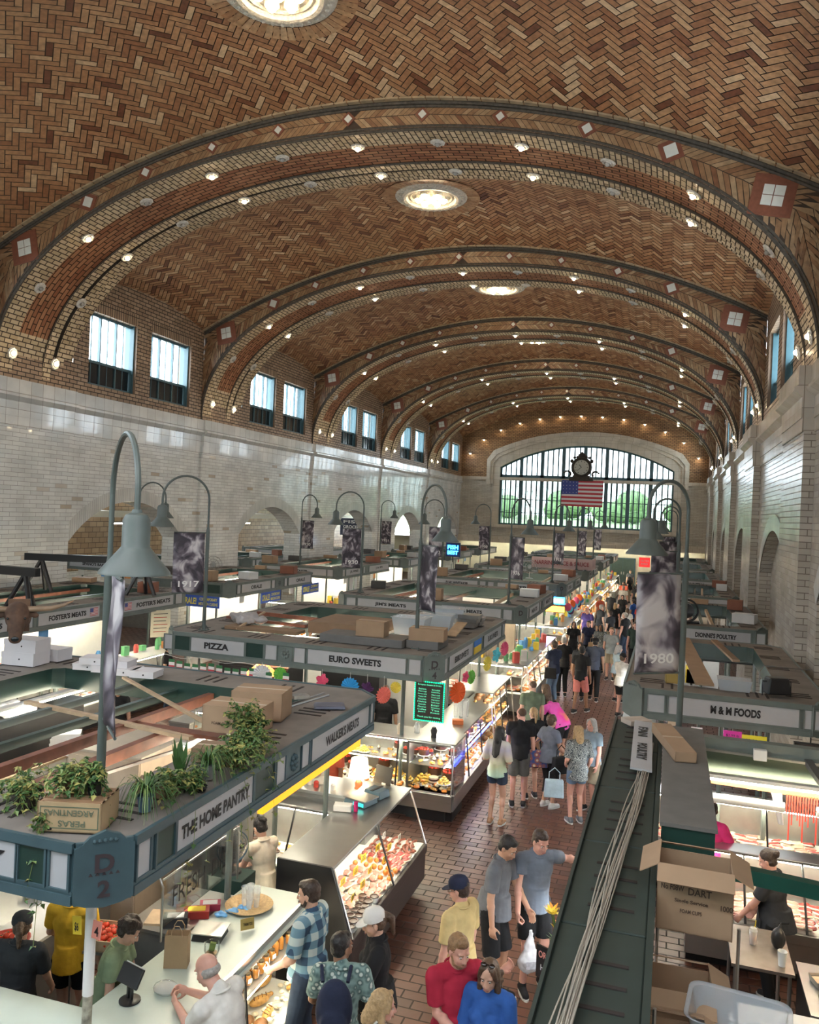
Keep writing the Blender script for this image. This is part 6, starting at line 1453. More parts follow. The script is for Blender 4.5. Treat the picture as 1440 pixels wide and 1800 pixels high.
r=empty('neon_sign',(-11.75,45.0,3.1),label='glowing blue FISH BEST sign above the left stalls',cat='sign'); g=G(); g.box(-.42,.42,-.05,.05,-.4,.4); b_=g.build('backing',mat('sign_navy',(.01,.03,.10),.5,var=0),r); lettering('FISH',basis('S',(0,-.07,.14)),.62,.24,NB,b_,bold=.03); lettering('BEST',basis('S',(0,-.07,-.16)),.62,.22,NB,b_,bold=.03); g=G(); g.cyl((0,0,-.4),(0,0,-.7),.03,n=6); g.build('stem',BLACK,r)
r=empty('hanging_sign',(-17.9,45.0,4.1),label='dark navy FISH GROCERY sign inside the third left arch',cat='sign'); g=G(); g.box(-.8,.8,-.04,.04,-.5,.5); b_=g.build('board',mat('sign_navy2',(.012,.02,.05),.5,var=0),r)
for t,z in (('FISH',.3),('GROCERY',.0),('PRODUCE',-.3)): lettering(t,basis('S',(0,-.06,z)),1.2,.18,WHITE,b_)
g=G(); g.cyl((0,0,.5),(0,0,2.0),.02,n=5); g.build('rod',BLACK,r)
# ORALE hanging banners
OB=mat('banner_blue',(.03,.10,.50),.5,var=0); OY=mat('banner_yellow',(.75,.7,.12),.5,var=0)
for (side,loc,lab,w) in (('S',(-13.35,21.45,2.22),'blue ORALE banner facing us under the left-wall canopy',1.35),('E',(-12.28,23.95,2.22),'nearer blue ORALE banner on the aisle side',1.35),('E',(-12.28,27.0,2.25),'farther blue ORALE banner on the aisle side',1.4)):
    r=empty('fabric_sign',loc,label=lab,cat='sign'); g=G(); M=basis(side,(0,0,0)); g.prism([(-w/2,-.17),(w/2,-.17),(w/2,.17),(-w/2,.17)],M,.01); b_=g.build('cloth',OB,r)
    lettering('ORALE!',M@Matrix.Translation((-w*.27,0,.01)),w*.38,.2,OY,b_,bold=.03); lettering('CONTEMPORARY',M@Matrix.Translation((w*.22,.07,.01)),w*.45,.09,OY,b_); lettering('MEXICAN CUISINE',M@Matrix.Translation((w*.22,-.07,.01)),w*.48,.09,OY,b_)
# ================================================================ CLUTTER AND FITTINGS
CLOTHW=mat('plastic_white',(.66,.66,.66),.35,var=.05); GBIN=milky('clear_bin',(.62,.68,.74),.42,.2)
def cbox(lab,x,y,z,w,d,h,rz=0,m=None,open_=False,group=None,tape=True,text=None,cat='cardboard box',name='cardboard_box'):
    r=empty(name,(x,y,z),rz,label=lab,cat=cat,group=group); m=m or CARD; t=.008
    g=G(); g.box(-w/2,w/2,-d/2,d/2,0,t); g.box(-w/2,w/2,-d/2,-d/2+t,0,h); g.box(-w/2,w/2,d/2-t,d/2,0,h); g.box(-w/2,-w/2+t,-d/2,d/2,0,h); g.box(w/2-t,w/2,-d/2,d/2,0,h)
    if not open_: g.box(-w/2,w/2,-d/2,-.003,h,h+t); g.box(-w/2,w/2,.003,d/2,h,h+t)
    b=g.build('carton',m,r)
    if open_:
        for k,(cx,cy,sx,sy,rx,ry) in enumerate([(0,-d/2-.05,w,.14,.9,0),(0,d/2+.05,w,.14,-.7,0),(w/2+.05,0,.14,d,0,.8),(-w/2-.05,0,.14,d,0,-.9)]):
            q=G(); q.cbox((cx,cy,h+.02),(sx,sy,.006),R=(rx*.6,ry*.6,0)); q.build('flap',m,r)
    elif tape: q=G(); q.box(-w/2-.002,w/2+.002,-.02,.02,h+t,h+t+.002); q.build('tape',mat('packing_tape',(.45,.34,.22),.3,var=0),r)
    if text:
        for (tx,u,v,tw,th) in text: lettering(tx,basis('S',(u,-d/2-.002,v)),tw,th,mat('carton_print',(.08,.05,.035),.7,var=0),b,th=.003)
    return r
def wbox(lab,x,y,z,w,d,h,rz=0,group=None):
    r=empty('bakery_box',(x,y,z),rz,label=lab,cat='box',group=group); g=G(); g.box(-w/2,w/2,-d/2,d/2,0,h*.97); g.box(-w/2-.004,w/2+.004,-d/2-.004,d/2+.004,h*.6,h); g.build('carton',mat('white_board',(.62,.60,.62),.5,var=.03),r)
    g=G(); g.cyl((0.03,-d/2-.006,h*.5),(0.03,-d/2-.003,h*.5),.012,n=10); g.build('round_mark',INK,r); return r
def crate(lab,x,y,z,rz,w=.46,d=.34,h=.21):
    r=empty('fruit_crate',(x,y,z),rz,label=lab,cat='crate'); g=G()
    g.box(-w/2,w/2,-d/2,-d/2+.008,0,h); g.box(-w/2,w/2,d/2-.008,d/2,0,h); g.box(-w/2,-w/2+.012,-d/2,d/2,0,h); g.box(w/2-.012,w/2,-d/2,d/2,0,h); g.box(-w/2,w/2,-d/2,d/2,0,.01); b=g.build('panels',mat('crate_board',(.42,.30,.17),.6,var=.12),r)
    g=G(); 
    for k in range(4): g.box(-w/2+.0,w/2,-d/2+.02+k*.085,-d/2+.075+k*.085,h-.012,h)
    g.build('top_slats',mat('crate_slats',(.35,.2,.11),.6,var=.2),r)
    pm=mat('crate_print',(.12,.14,.09),.7,var=0)
    lettering('ARGENTINAS',basis('S',(0,-d/2-.003,h*.66),spin=PI),w*.78,.045,pm,b,th=.003); lettering('PERAS',basis('S',(.02,-d/2-.003,h*.3),spin=PI),w*.42,.045,pm,b,th=.003)
    g=G()
    for a in ((-w/2+.02,w/2-.02,.025,.032),(-w/2+.02,w/2-.02,h-.035,h-.028)): g.box(a[0],a[1],-d/2-.003,-d/2,a[2],a[3])
    g.box(-w/2+.02,-w/2+.027,-d/2-.003,-d/2,.025,h-.03); g.box(w/2-.027,w/2-.02,-d/2-.003,-d/2,.025,h-.03); g.build('printed_border',pm,b)
    return r
def plant(lab,x,y,z,kind='trail',pot=(.075,.11),potm=None,n=40,reach=.22,drop=.3,seed=0,dirs=None,cat='potted plant'):
    rr=random.Random(seed); reach*=1.3; drop*=1.3; n=int(n*1.35); r=empty('potted_plant',(x,y,z),rr.uniform(0,6),label=lab,cat=cat); pr,ph=pot
    g=G(); g.lathe([(0,0),(pr*.75,0),(pr,ph),(pr*1.06,ph),(pr*1.06,ph-.015),(pr*.9,ph-.02),(0,ph-.02)],n=16); g.build('pot',potm or mat('terracotta_pot',(.16,.07,.045),.6,var=.2),r,smooth=True)
    g=G(); st=G()
    def leaf(p,d,L,w,mi=0):
        d=V(d).normalized(); s_=d.cross(V((0,0,1))); s_=s_.normalized() if s_.length>.1 else V((1,0,0)); u=s_.cross(d)
        a=p; b=p+d*L*.35+s_*w+u*.006; c=p+d*L+u*-.01; e=p+d*L*.35-s_*w+u*.006; m_=p+d*L*.45-u*.004
        g.add([a,b,c,m_,e],[(0,1,3),(1,2,3),(0,3,4),(3,2,4)],mi)
    if kind=='spider':
        for i in range(n):
            a=rr.uniform(0,2*PI); R_=rr.uniform(.5,1)*reach*1.3; hh=rr.uniform(.08,.2); pts=[]; 
            for k in range(7):
                t=k/6; pts.append(V((R_*t*math.cos(a),R_*t*math.sin(a),ph+hh*math.sin(t*2.6)-drop*.55*t*t)))
            for k in range(6):
                w=.008*(1-k/7); d=(pts[k+1]-pts[k]).normalized(); s_=d.cross(V((0,0,1))).normalized(); w2=.008*(1-(k+1)/7)
                g.quad(pts[k]-s_*w,pts[k]+s_*w,pts[k+1]+s_*w2,pts[k+1]-s_*w2,0 if i%3 else 1)
    elif kind=='snake':
        for i in range(n):
            a=rr.uniform(0,2*PI); h_=rr.uniform(.18,.34); b=V((.03*math.cos(a),.03*math.sin(a),ph-.02)); tip=b+V((.06*math.cos(a),.06*math.sin(a),h_)); s_=V((-math.sin(a),math.cos(a),0)); m_=(b+tip)/2
            g.quad(b-s_*.012,b+s_*.012,m_+s_*.024,m_-s_*.024,0); g.add([m_-s_*.024,m_+s_*.024,tip],[(0,1,2)],0)
    else:
        for i in range(n):
            a=rr.uniform(0,2*PI) if not dirs else rr.choice(dirs)+rr.uniform(-.5,.5); R_=rr.uniform(.3,1)*reach; dr=rr.uniform(0,1)**2*drop if kind=='trail' else 0; hh=rr.uniform(.03,.16 if kind=='trail' else .3)
            pts=[V((0,0,ph))]
            for k in range(1,8):
                t=k/7; pts.append(V((R_*t**.7*math.cos(a+.4*math.sin(t*3+i)),R_*t**.7*math.sin(a+.4*math.sin(t*3+i)),ph+hh*math.sin(min(1,t*1.4)*PI*.8)-dr*t*t*1.5)))
            st.tube(pts,.0022,4)
            for k in range(1,8):
                for q in range(2):
                    b=rr.uniform(0,2*PI); leaf(pts[k],(math.cos(b),math.sin(b),rr.uniform(-.7,.3)),rr.uniform(.035,.065),rr.uniform(.012,.022),rr.choice((0,0,1,2)))
        st.build('stems',LEAF2,r)
    g.build('leaves',[LEAF,LEAF2,GOLDL],r)
    return r
# ---- on the D 2 canopy
ZT=2.815
crate('upside-down printed fruit crate on the corner of the D 2 canopy',-4.03,4.98,ZT,.30)
bp_=mat('blue_pot',(.07,.12,.17),.4,var=.1); gp_=mat('grey_pot',(.22,.23,.23),.5,var=.1); wp_=mat('basket_white',(.45,.43,.38),.6,var=.25,scale=30)
plant('trailing plant in a terracotta pot inside the fruit crate, left one',-4.13,4.98,3.03,'trail',(.06,.09),n=26,reach=.17,drop=.34,seed=1)
plant('trailing plant in a dark pot inside the fruit crate, right one',-3.93,5.02,3.03,'trail',(.06,.11),BLACK,n=24,reach=.13,drop=.4,seed=2)
plant('trailing plant in a dark planter at the left edge of the photo',-4.62,5.10,ZT,'trail',(.11,.11),mat('wicker_dark',(.05,.04,.03),.7,var=.4,scale=30,bump=.6),n=30,reach=.28,drop=.28,seed=3)
plant('spider plant in a blue pot beside the fruit crate',-3.75,5.38,ZT,'spider',(.06,.12),bp_,n=60,reach=.21,drop=.25,seed=4)
plant('ivy spilling over the front of the D 2 canopy',-4.12,4.80,ZT,'trail',(.03,.03),BLACK,n=8,reach=.12,drop=.55,seed=5,dirs=[0])
plant('straggly plant in a low wooden box behind the spider plant',-3.78,5.75,ZT,'trail',(.08,.08),WOODD,n=30,reach=.24,drop=.30,seed=6)
plant('snake plant in a white woven basket',-3.86,6.02,ZT,'snake',(.07,.1),wp_,n=9,seed=7)
plant('spider plant with pale leaves in a grey pot over the PANTRY lettering',-3.72,6.22,ZT,'spider',(.06,.11),gp_,n=60,reach=.2,drop=.22,seed=8)
plant('dense trailing plant over the PANTRY lettering',-3.70,6.62,ZT,'trail',(.08,.09),None,n=44,reach=.28,drop=.5,seed=9)
plant('dense leafy plant at the right end of the row of plants',-3.78,7.0,ZT,'trail',(.09,.1),WOODD,n=46,reach=.27,drop=.42,seed=10)
plant('bushy plant in a grey bucket against the cardboard boxes',-4.0,7.36,ZT,'bush',(.08,.13),gp_,n=34,reach=.2,drop=0,seed=11)
plant('hanging vine over the middle of the HOME PANTRY sign',-3.60,5.95,ZT,'trail',(.04,.04),BLACK,n=16,reach=.14,drop=.6,seed=12,dirs=[0,1])
cbox('low wooden-brown box between the potted plants',-3.92,5.72,ZT,.26,.22,.10,.3,CARDD)
cbox('brown box under the leafy plant at the end of the row',-3.98,6.72,ZT,.3,.28,.12,.2,CARDD)
DTX=[('No F08W',-.135,.28,.14,.035),('DART',.03,.27,.14,.045),('1000',.19,.2,.07,.035),('Single Service',-.02,.2,.2,.03),('FOAM CUPS',-.02,.14,.13,.025)]
cbox('large brown carton on the D 2 canopy beside the plants',-4.28,7.72,ZT,.62,.42,.27,.10,CARD,text=[('DART',.12,.15,.16,.05),('FOAM CUPS',-.1,.1,.2,.03)])
cbox('brown carton behind the larger one on the D 2 canopy',-4.32,8.32,ZT,.58,.42,.30,.18,CARD)
r=empty('folding_stand',(-4.05,8.75,ZT),.9,label='folded grey metal stand lying behind the cartons',cat='stand'); g=G(); 
for s_ in (-.03,.03): g.cyl((-.35,s_,.02),(.35,s_*2,.16),.012,n=6)
g.box(-.1,.1,-.05,.05,.14,.18); g.build('legs',STEELD,r)
r=empty('storage_cover',(-3.80,9.05,ZT),.45,label="grey-blue plastic lid lying on the deck above WALKER'S MEATS",cat='lid'); g=G(); g.box(-.19,.19,-.13,.13,0,.035,taper=.9); g.build('shell',mat('lid_slate',(.10,.11,.16),.4,var=.05),r,bev=.012)
k=0
for (x,y,z,w,d,h,rz) in [(-8.58,9.36,0,.5,.36,.18,.1),(-8.56,9.36,.18,.48,.35,.18,.14),(-8.5,9.8,0,.42,.3,.17,.0),(-7.62,9.52,0,.36,.3,.09,.25),(-7.3,9.50,0,.36,.3,.09,.22),(-6.98,9.46,0,.36,.3,.09,.2),(-7.5,9.5,.09,.36,.3,.09,.3),(-7.12,9.5,.09,.36,.3,.09,.18),(-6.66,9.46,0,.34,.3,.09,.15)]:
    wbox('white bakery box with a black dot stacked on the D 2 canopy',x,y,ZT+z,w,d,h,rz,group='white bakery boxes on the D 2 canopy')
# beams, pipes and fittings inside the D 2 opening
def beam(lab,p0,p1,w,h,m,cat='beam',name='cross_beam'):
    p0,p1=V(p0),V(p1); d=p1-p0; L=d.length; r=empty(name,p0,0,label=lab,cat=cat); q=d.to_track_quat('X','Z'); r.rotation_euler=q.to_euler(); g=G(); g.box(0,L,-w/2,w/2,-h/2,h/2); g.build('timber' if m in(WOODR,WOODP) else 'bar',m,r); return r
beam('red-brown timber across the D 2 opening, left one',(-5.78,4.95,2.66),(-5.62,9.4,2.66),.09,.11,WOODR); beam('red-brown timber across the D 2 opening, right one',(-5.26,4.95,2.62),(-5.18,7.85,2.62),.09,.11,WOODR)
beam('short red-brown board at the end of the two timbers',(-5.72,7.85,2.66),(-4.2,7.85,2.66),.16,.04,WOODR); beam('dark green steel bar across the D 2 opening',(-6.35,4.95,2.66),(-6.15,9.4,2.66),.07,.09,DGRN); beam('grey-green steel bar at the left of the D 2 opening',(-6.9,4.95,2.68),(-6.8,9.4,2.68),.06,.08,GGRN)
beam('pale timber batten slanting across the D 2 opening',(-7.3,8.0,2.70),(-4.7,7.5,2.72),.07,.04,WOODP); beam('pale batten leaning near the cardboard cartons',(-6.9,9.3,2.80),(-4.9,8.1,2.72),.05,.03,WOODP); beam('grey conduit under the timbers',(-5.5,4.95,2.52),(-4.6,9.4,2.52),.03,.03,STEELD,'pipe','conduit')
beam('timber edge above the glass cabinet',(-5.0,7.9,2.6),(-4.6,9.4,2.6),.07,.09,WOODP)
tube((-4.95,8.3,2.52),1.1,0,'bright strip light below the pale batten in the D 2 opening')
def panelbox(name,lab,cat,x0,x1,y0,y1,z0,z1,m,topm=None,doors=0,part='carcass'):
    r=empty(name,((x0+x1)/2,(y0+y1)/2,z0),label=lab,cat=cat); a,b,h=(x1-x0)/2,(y1-y0)/2,z1-z0
    g=G(); g.box(-a,a,-b,b,0,h-.03 if topm else h); g.build(part,m,r,bev=.006)
    if topm: g=G(); g.box(-a-.015,a+.015,-b-.015,b+.015,h-.03,h); g.build('top',topm,r)
    for k in range(doors):
        g=G(); w=2*a/doors; g.box(-a+k*w+.015,-a+(k+1)*w-.015,-b-.015,-b,.06,h-.08); d=g.build('door',m,r); g=G(); g.box(-a+(k+1)*w-.06,-a+(k+1)*w-.045,-b-.035,-b-.015,h*.4,h*.6); g.build('handle',STEEL,d)
    return r
WT=brickmat('stall_wall_tile',(1,2),(.55,.54,.52),(.6,.59,.57),(.2,.19,.18),.33,.16,.006,rough=.25,bump=.3)
TANP=mat('tan_panel',(.42,.34,.26),.5,var=.08); BEIG=mat('beige_laminate',(.40,.35,.29),.4,var=.06)
panelbox('partition','white tiled low partition wall in the D 2 stall','partition',-7.68,-7.54,5.6,9.3,0,1.75,WT,WOODP,part='tiled_wall')
panelbox('cabinet','tall cabinet with a beige roof inside the D 2 stall','cabinet',-6.95,-5.9,8.35,9.45,0,2.12,TANP,BEIG,2)
panelbox('glass_cabinet','steel refrigerator behind the white paper rolls','refrigerator',-5.6,-4.95,8.7,9.45,0,1.75,STEELD,STEEL,1)
panelbox('work_table','steel work table in the middle of the D 2 stall','table',-6.7,-5.9,6.2,7.9,0,.92,STEELD,STEEL)
panelbox('sink_unit','steel sink unit behind the mustard T-shirt','sink',-7.4,-6.8,6.0,7.6,0,.9,STEEL,STEELD)
r=empty('tap',(-7.1,6.9,.9),label='curved steel tap over the sink in the D 2 stall',cat='tap'); g=G(); g.tube([(0,0,0),(0,0,.35),(.05,0,.42),(.15,0,.42),(.2,0,.33)],.015,8); g.build('spout',STEEL,r,smooth=True); g=G(); g.box(-.02,.02,-.1,.1,.04,.07); g.build('lever',STEEL,r)
panelbox('shelf_unit','dark shelving along the back of the D 2 stall','shelves',-8.6,-8.0,7.6,9.9,0,2.3,BLACK,None)
def roll(lab,x,y,z,rz,L=.4,rd=.075,group=None):
    r=empty('paper_roll',(x,y,z),rz,label=lab,cat='paper roll',group=group); g=G(); g.cyl((-L/2,0,rd),(L/2,0,rd),rd,n=18); g.build('paper',WHITE,r,smooth=True); g=G(); g.cyl((-L/2-.004,0,rd),(L/2+.004,0,rd),rd*.3,n=12); g.build('core',CARDD,r); return r
roll('white paper roll lying on the tiled partition side shelf',-6.28,7.55,.92,.6,.42); roll('larger white paper roll on the steel refrigerator',-5.3,9.05,1.75,.4,.5,.09); roll('second white paper roll on the steel refrigerator',-5.3,8.82,1.75,.5,.45,.07)
def bagblob(lab,x,y,z,s,m,seed=0,cat='plastic bag',flat=.6,group=None):
    rr=random.Random(seed); r=empty('plastic_bag',(x,y,z),label=lab,cat=cat,group=group); g=G()
    for k in range(9): g.ell((rr.uniform(-.6,.6)*s,rr.uniform(-.35,.35)*s,s*flat*.5+rr.uniform(-.08,.18)*s),(rr.uniform(.3,.5)*s,rr.uniform(.25,.4)*s,rr.uniform(.22,.4)*s*flat*1.2),n=9,m=6)
    o=g.build('film',m,r,vox=s*.06,sm=1); t=bpy.data.textures.get('crumple') or bpy.data.textures.new('crumple','CLOUDS'); t.noise_scale=.09; d=o.modifiers.new('d','DISPLACE'); d.texture=t; d.strength=s*.22; return r
PLW=milky('bag_film',(.62,.63,.66),.75,.25); PLG=milky('grey_film',(.40,.38,.38),.9,.35)
bagblob('crumpled clear plastic bags stuffed on the dark shelf at left',-7.95,8.55,2.3,.34,PLW,1); bagblob('cloudy plastic bag on the steel work table',-6.3,7.2,.92,.26,PLW,2)
for k in range(4): 
    r=empty('foam_trays',(-7.61,9.1-.0*k,1.753+k*.07),.2*k,label='stack of white foam trays on the tiled partition',cat='tray stack',group='foam tray stacks on the partition'); g=G(); g.box(-.17,.17,-.12,.12,0,.068,taper=1.05); g.build('trays',CLOTHW,r)
# ---- Bull head trophy and black gantry
r=empty('bull_head',(-8.38,8.95,3.48),math.radians(40),label='mounted brown bull head with long horns above the white boxes',cat='trophy')
FUR=mat('bull_fur',(.085,.045,.028),.8,var=.5,scale=7,bump=.6); HORN=mat('bull_horn',(.24,.16,.10),.4,var=.3,scale=5)
g=G(); g.cap((0,.25,.0),(0,-.0,.1),.17,.16,n=14); g.cap((0,-.02,.08),(0,-.22,-.16),.135,.085,n=14); g.ell((0,-.24,-.20),(.085,.07,.075),n=12,m=8); g.ell((0,-.02,.17),(.11,.09,.08),n=12,m=8)
for s_ in (-1,1): g.ell((s_*.10,-.10,.06),(.035,.04,.03),n=8,m=6); g.ell((s_*.19,.03,.08),(.09,.025,.045),R=(0,s_*.3,0),n=10,m=6)
g.build('head',FUR,r,vox=.012,sm=2)
for s_ in (-1,1):
    g=G(); g.tube([(s_*.09,.0,.15),(s_*.25,-.01,.16),(s_*.42,-.04,.17),(s_*.58,-.06,.22),(s_*.70,-.06,.28)],[.042,.040,.034,.024,.006],10); g.build('horn',HORN,r,smooth=True)
    g=G(); g.ell((s_*.105,-.155,.05),(.016,.012,.016),n=8,m=6); g.build('eye',BLACKG,r,smooth=True)
g=G(); g.ell((0,-.305,-.20),(.05,.02,.035),n=10,m=6); g.build('nose',BLACKG,r,smooth=True)
g=G(); g.box(-.14,.14,.36,.4,-.2,.25); g.cyl((0,.4,-.1),(0,.42,-.53),.03,n=8); g.build('mounting_board',WOODD,r)
r=empty('black_gantry',(-9.6,11.2,2.8),label="black steel gantry standing on the nearer FOSTER'S MEATS canopy",cat='steel frame')
r.location=(-13.4,13.2,2.82)
g=G(); g.box(-1.7,1.5,-.07,.07,.75,.92); g.build('girder',BLACK,r); 
for s_ in (-1.3,1.2):
    g=G(); g.cyl((s_,0,.8),(s_-.35,-.2,0),.05,n=6); g.cyl((s_,0,.8),(s_+.35,-.2,0),.05,n=6); g.cyl((s_,0,.8),(s_,.3,0),.05,n=6); g.build('trestle',BLACK,r)
r=dup(r,(-13.6,17.0,2.82),0.35,label="second black steel gantry at the far end of the FOSTER'S canopy")
# ---- Home Pantry counter goods
ZC1=1.172
def thingy(name,lab,cat,loc,rz=0,group=None): return empty(name,loc,rz,label=lab,cat=cat,group=group)
r=thingy('paper_bag','brown kraft paper bag with twisted handles on the pale counter','bag',(-3.93,6.2,ZC1),.35); KR=mat('kraft_paper',(.38,.26,.15),.8,var=.1,bump=.2)
g=G(); g.add([(-.1,-.06,0),(.1,-.06,0),(.1,.06,0),(-.1,.06,0),(-.1,-.05,.28),(.1,-.05,.28),(.1,.05,.28),(-.1,.05,.28)],[(3,2,1,0),(0,1,5,4),(1,2,6,5),(2,3,7,6),(3,0,4,7)]); o=g.build('paper_body',KR,r); o.modifiers.new('s','SOLIDIFY').thickness=.003
for s_ in (-.05,.05): g=G(); g.tube([(-.045,s_,.27),(-.045,s_,.32),(-.02,s_,.36),(.02,s_,.36),(.045,s_,.32),(.045,s_,.27)],.004,6); g.build('handle',KR,r,smooth=True)
r=thingy('tip_jar','glass tumbler of coins and notes on the pale counter','jar',(-3.72,6.42,ZC1)); g=G(); g.lathe([(0,.004),(.05,.004),(.055,.02),(.07,.07),(.065,.13),(.062,.13),(.066,.07),(.05,.02),(0,.012)],n=20); g.build('glass',CGL,r,smooth=True); g=G(); g.lathe([(0,.012),(.048,.014),(.056,.04),(0,.05)],n=14); g.build('coins',mat('coins',(.25,.16,.08),.3,.6,var=.5,scale=60),r); g=G(); g.cbox((0,.01,.09),(.05,.02,.09),R=(.3,.2,.4)); g.build('notes',LEAF2,r)
r=thingy('tablet_stand','black point-of-sale tablet on a round black stand','tablet',(-3.98,5.62,ZC1),math.radians(-15)); g=G(); g.lathe([(0,0),(.085,0),(.085,.012),(.06,.02),(0,.02)],n=24); g.box(-.03,-.012,-.01,.01,.01,.16); g.box(.012,.03,-.01,.01,.01,.16); g.build('stand',BLACK,r,smooth=True)
g=G(); g.cbox((0,0,.205),(.24,.025,.15),R=(-.55,0,0)); t_=g.build('tablet',BLACK,r,bev=.008); g=G(); g.cbox((0,.016,.215),(.22,.004,.13),R=(-.55,0,0)); g.build('screen',WHITE,t_)
r=thingy('wrapped_loaf','clear bag of iced rolls on the pale counter by the balding man','food',(-3.78,5.82,ZC1)); g=G(); rr=random.Random(8)
for q in range(26): g.ell((rr.uniform(-.07,.07),rr.uniform(-.06,.06),.02+rr.uniform(0,.04)),rr.uniform(.012,.022),n=7,m=5)
g.build('rolls',F_CRM,r,smooth=True); g=G(); g.ell((0,0,.04),(.11,.09,.05),n=14,m=8); g.build('bag',CLR,r,smooth=True)
r=thingy('kitchen_scale','flat white electronic scale on the pale counter','scale',(-3.92,6.72,ZC1),.2); g=G(); g.box(-.14,.14,-.12,.12,0,.06,taper=.9); g.build('base',BLACK,r,bev=.006); g=G(); g.box(-.15,.15,-.12,.13,.065,.075); g.build('platform',STEEL,r)
r=thingy('straw_hat','round woven straw tray on the pale counter','tray',(-3.86,7.35,ZC1)); g=G(); g.lathe([(0,.02),(.12,.02),(.15,.012),(.23,.03),(.24,.035),(.15,.0),(0,0)],n=32); g.build('weave',mat('straw',(.48,.33,.16),.7,var=.25,scale=40,bump=.5),r,smooth=True)
for k,(dx,dy) in enumerate([(-.03,-.02),(.03,-.04),(.0,.04),(.08,.02)]):
    r=thingy('stacked_cups','tall stack of clear plastic cups in the straw tray','cup',(-3.86+dx,7.33+dy,ZC1+.022),group='clear cup stacks'); g=G(); g.lathe([(0,0),(.026,0),(.034,.09),(.030,.092),(.037,.14),(.033,.142),(.04,.20),(.037,.20)],n=14); g.build('cups',CLR,r,smooth=True)
r=thingy('small_sign','small gold-framed notice in front of the straw tray','sign',(-3.66,6.95,ZC1),.8); g=G(); g.cbox((0,0,.06),(.13,.01,.1),R=(-.2,0,0)); p_=g.build('frame',mat('gold_frame',(.35,.25,.07),.5,var=.1),r); lettering('THANK YOU',basis('S',(0,-.016,.065)),.09,.03,INK,p_,th=.001)
for k,(nm,x,y,c,sz) in enumerate([('red',-4.24,7.0,'carton_red',(.24,.14,.07)),('black',-4.33,6.78,'carton_black',(.22,.14,.09)),('crimson',-4.20,7.18,'carton_crimson',(.2,.12,.06))]):
    r=thingy('snack_carton',nm+' snack carton by the cutting board','box',(x,y,ZC1+.0),.5); g=G(); g.box(-sz[0]/2,sz[0]/2,-sz[1]/2,sz[1]/2,0,sz[2]); b_=g.build('carton',mat(c,{'red':(.42,.04,.03),'black':(.02,.02,.025),'crimson':(.35,.03,.07)}[nm],.4,var=.1),r); g=G(); g.box(-sz[0]*.35,sz[0]*.35,-sz[1]*.35,sz[1]*.35,sz[2],sz[2]+.004); g.build('packets',CLOTHW if k!=0 else YCARD,b_)
panelbox('side_table','small steel side table with a wooden board behind the scale','table',-4.75,-4.14,6.62,7.5,0,1.17,STEELD,STEEL)
r=thingy('cutting_board','pale wooden cutting board on the side table','board',(-4.45,6.85,1.17),.3); g=G(); g.box(-.2,.2,-.14,.14,0,.02); g.build('board',WOODP,r)
for k in range(3): bagblob('light blue plastic bag beside the snack cartons',-4.02+.07*k,7.08+.1*k,ZC1,.07,milky('blue_film',(.15,.40,.75),.85,.3) if 'blue_film' not in MC else MC['blue_film'],30+k,group='light blue bags on the pale counter')
# sneeze glass with lettering
r=thingy('glass_screen','clear glass screen lettered FRESH DILL over the side counter','glass screen',(-4.28,7.15,1.17)); g=G(); g.box(-.004,.004,-.68,.7,.12,.56); p_=g.build('pane',CGL,r)
g=G(); 
for yy in (-.68,.7): g.tube([(0,yy,0),(0,yy,.5),(-.05,yy,.6),(-.14,yy,.62)],.012,8)
g.build('frame',STEEL,r,smooth=True); g=G(); g.box(-.006,.006,-.68,.7,.555,.572); g.build('top_edge',STEEL,r)
lettering('FRESH',basis('E',(.006,-.25,.34)),.55,.17,INK,p_,th=.002,bold=0); lettering('DILL',basis('E',(.006,.35,.34)),.4,.17,INK,p_,th=.002,bold=0)
r=thingy('desk_fan','black desk fan with a wire cage beside the cream T-shirt','fan',(-4.42,7.98,1.17),.9); g=G(); g.lathe([(0,0),(.11,0),(.10,.02),(.02,.03),(.015,.16),(0,.16)],n=20); g.build('base',BLACK,r,smooth=True); g=G(); g.cyl((0,.10,.27),(0,.0,.27),.05,n=14); g.build('motor',BLACK,r,smooth=True)
g=G(); 
for rd in (.05,.10,.15,.18): g.tube([(rd*math.cos(a),-.03+.03*(rd>.16),.27+rd*math.sin(a)) for a in [2*PI*k/24 for k in range(25)]],.003 if rd<.18 else .007,5)
for k in range(20): a=2*PI*k/20; g.cyl((.03*math.cos(a),-.04,.27+.03*math.sin(a)),(.18*math.cos(a),0,.27+.18*math.sin(a)),.002,n=4)
g.build('cage',mat('cage_blue',(.05,.10,.15),.4,.3,var=0),r)
g=G()
for k in range(4): a=k*PI/2; g.cbox((.07*math.cos(a),-.01,.27+.07*math.sin(a)),(.11,.008,.07),R=(.4,-a,0))
g.build('blades',BLACK,r); panelbox('fan_stand','dark green stand under the desk fan','stand',-4.62,-4.2,7.8,8.12,0,1.17,DGRN)
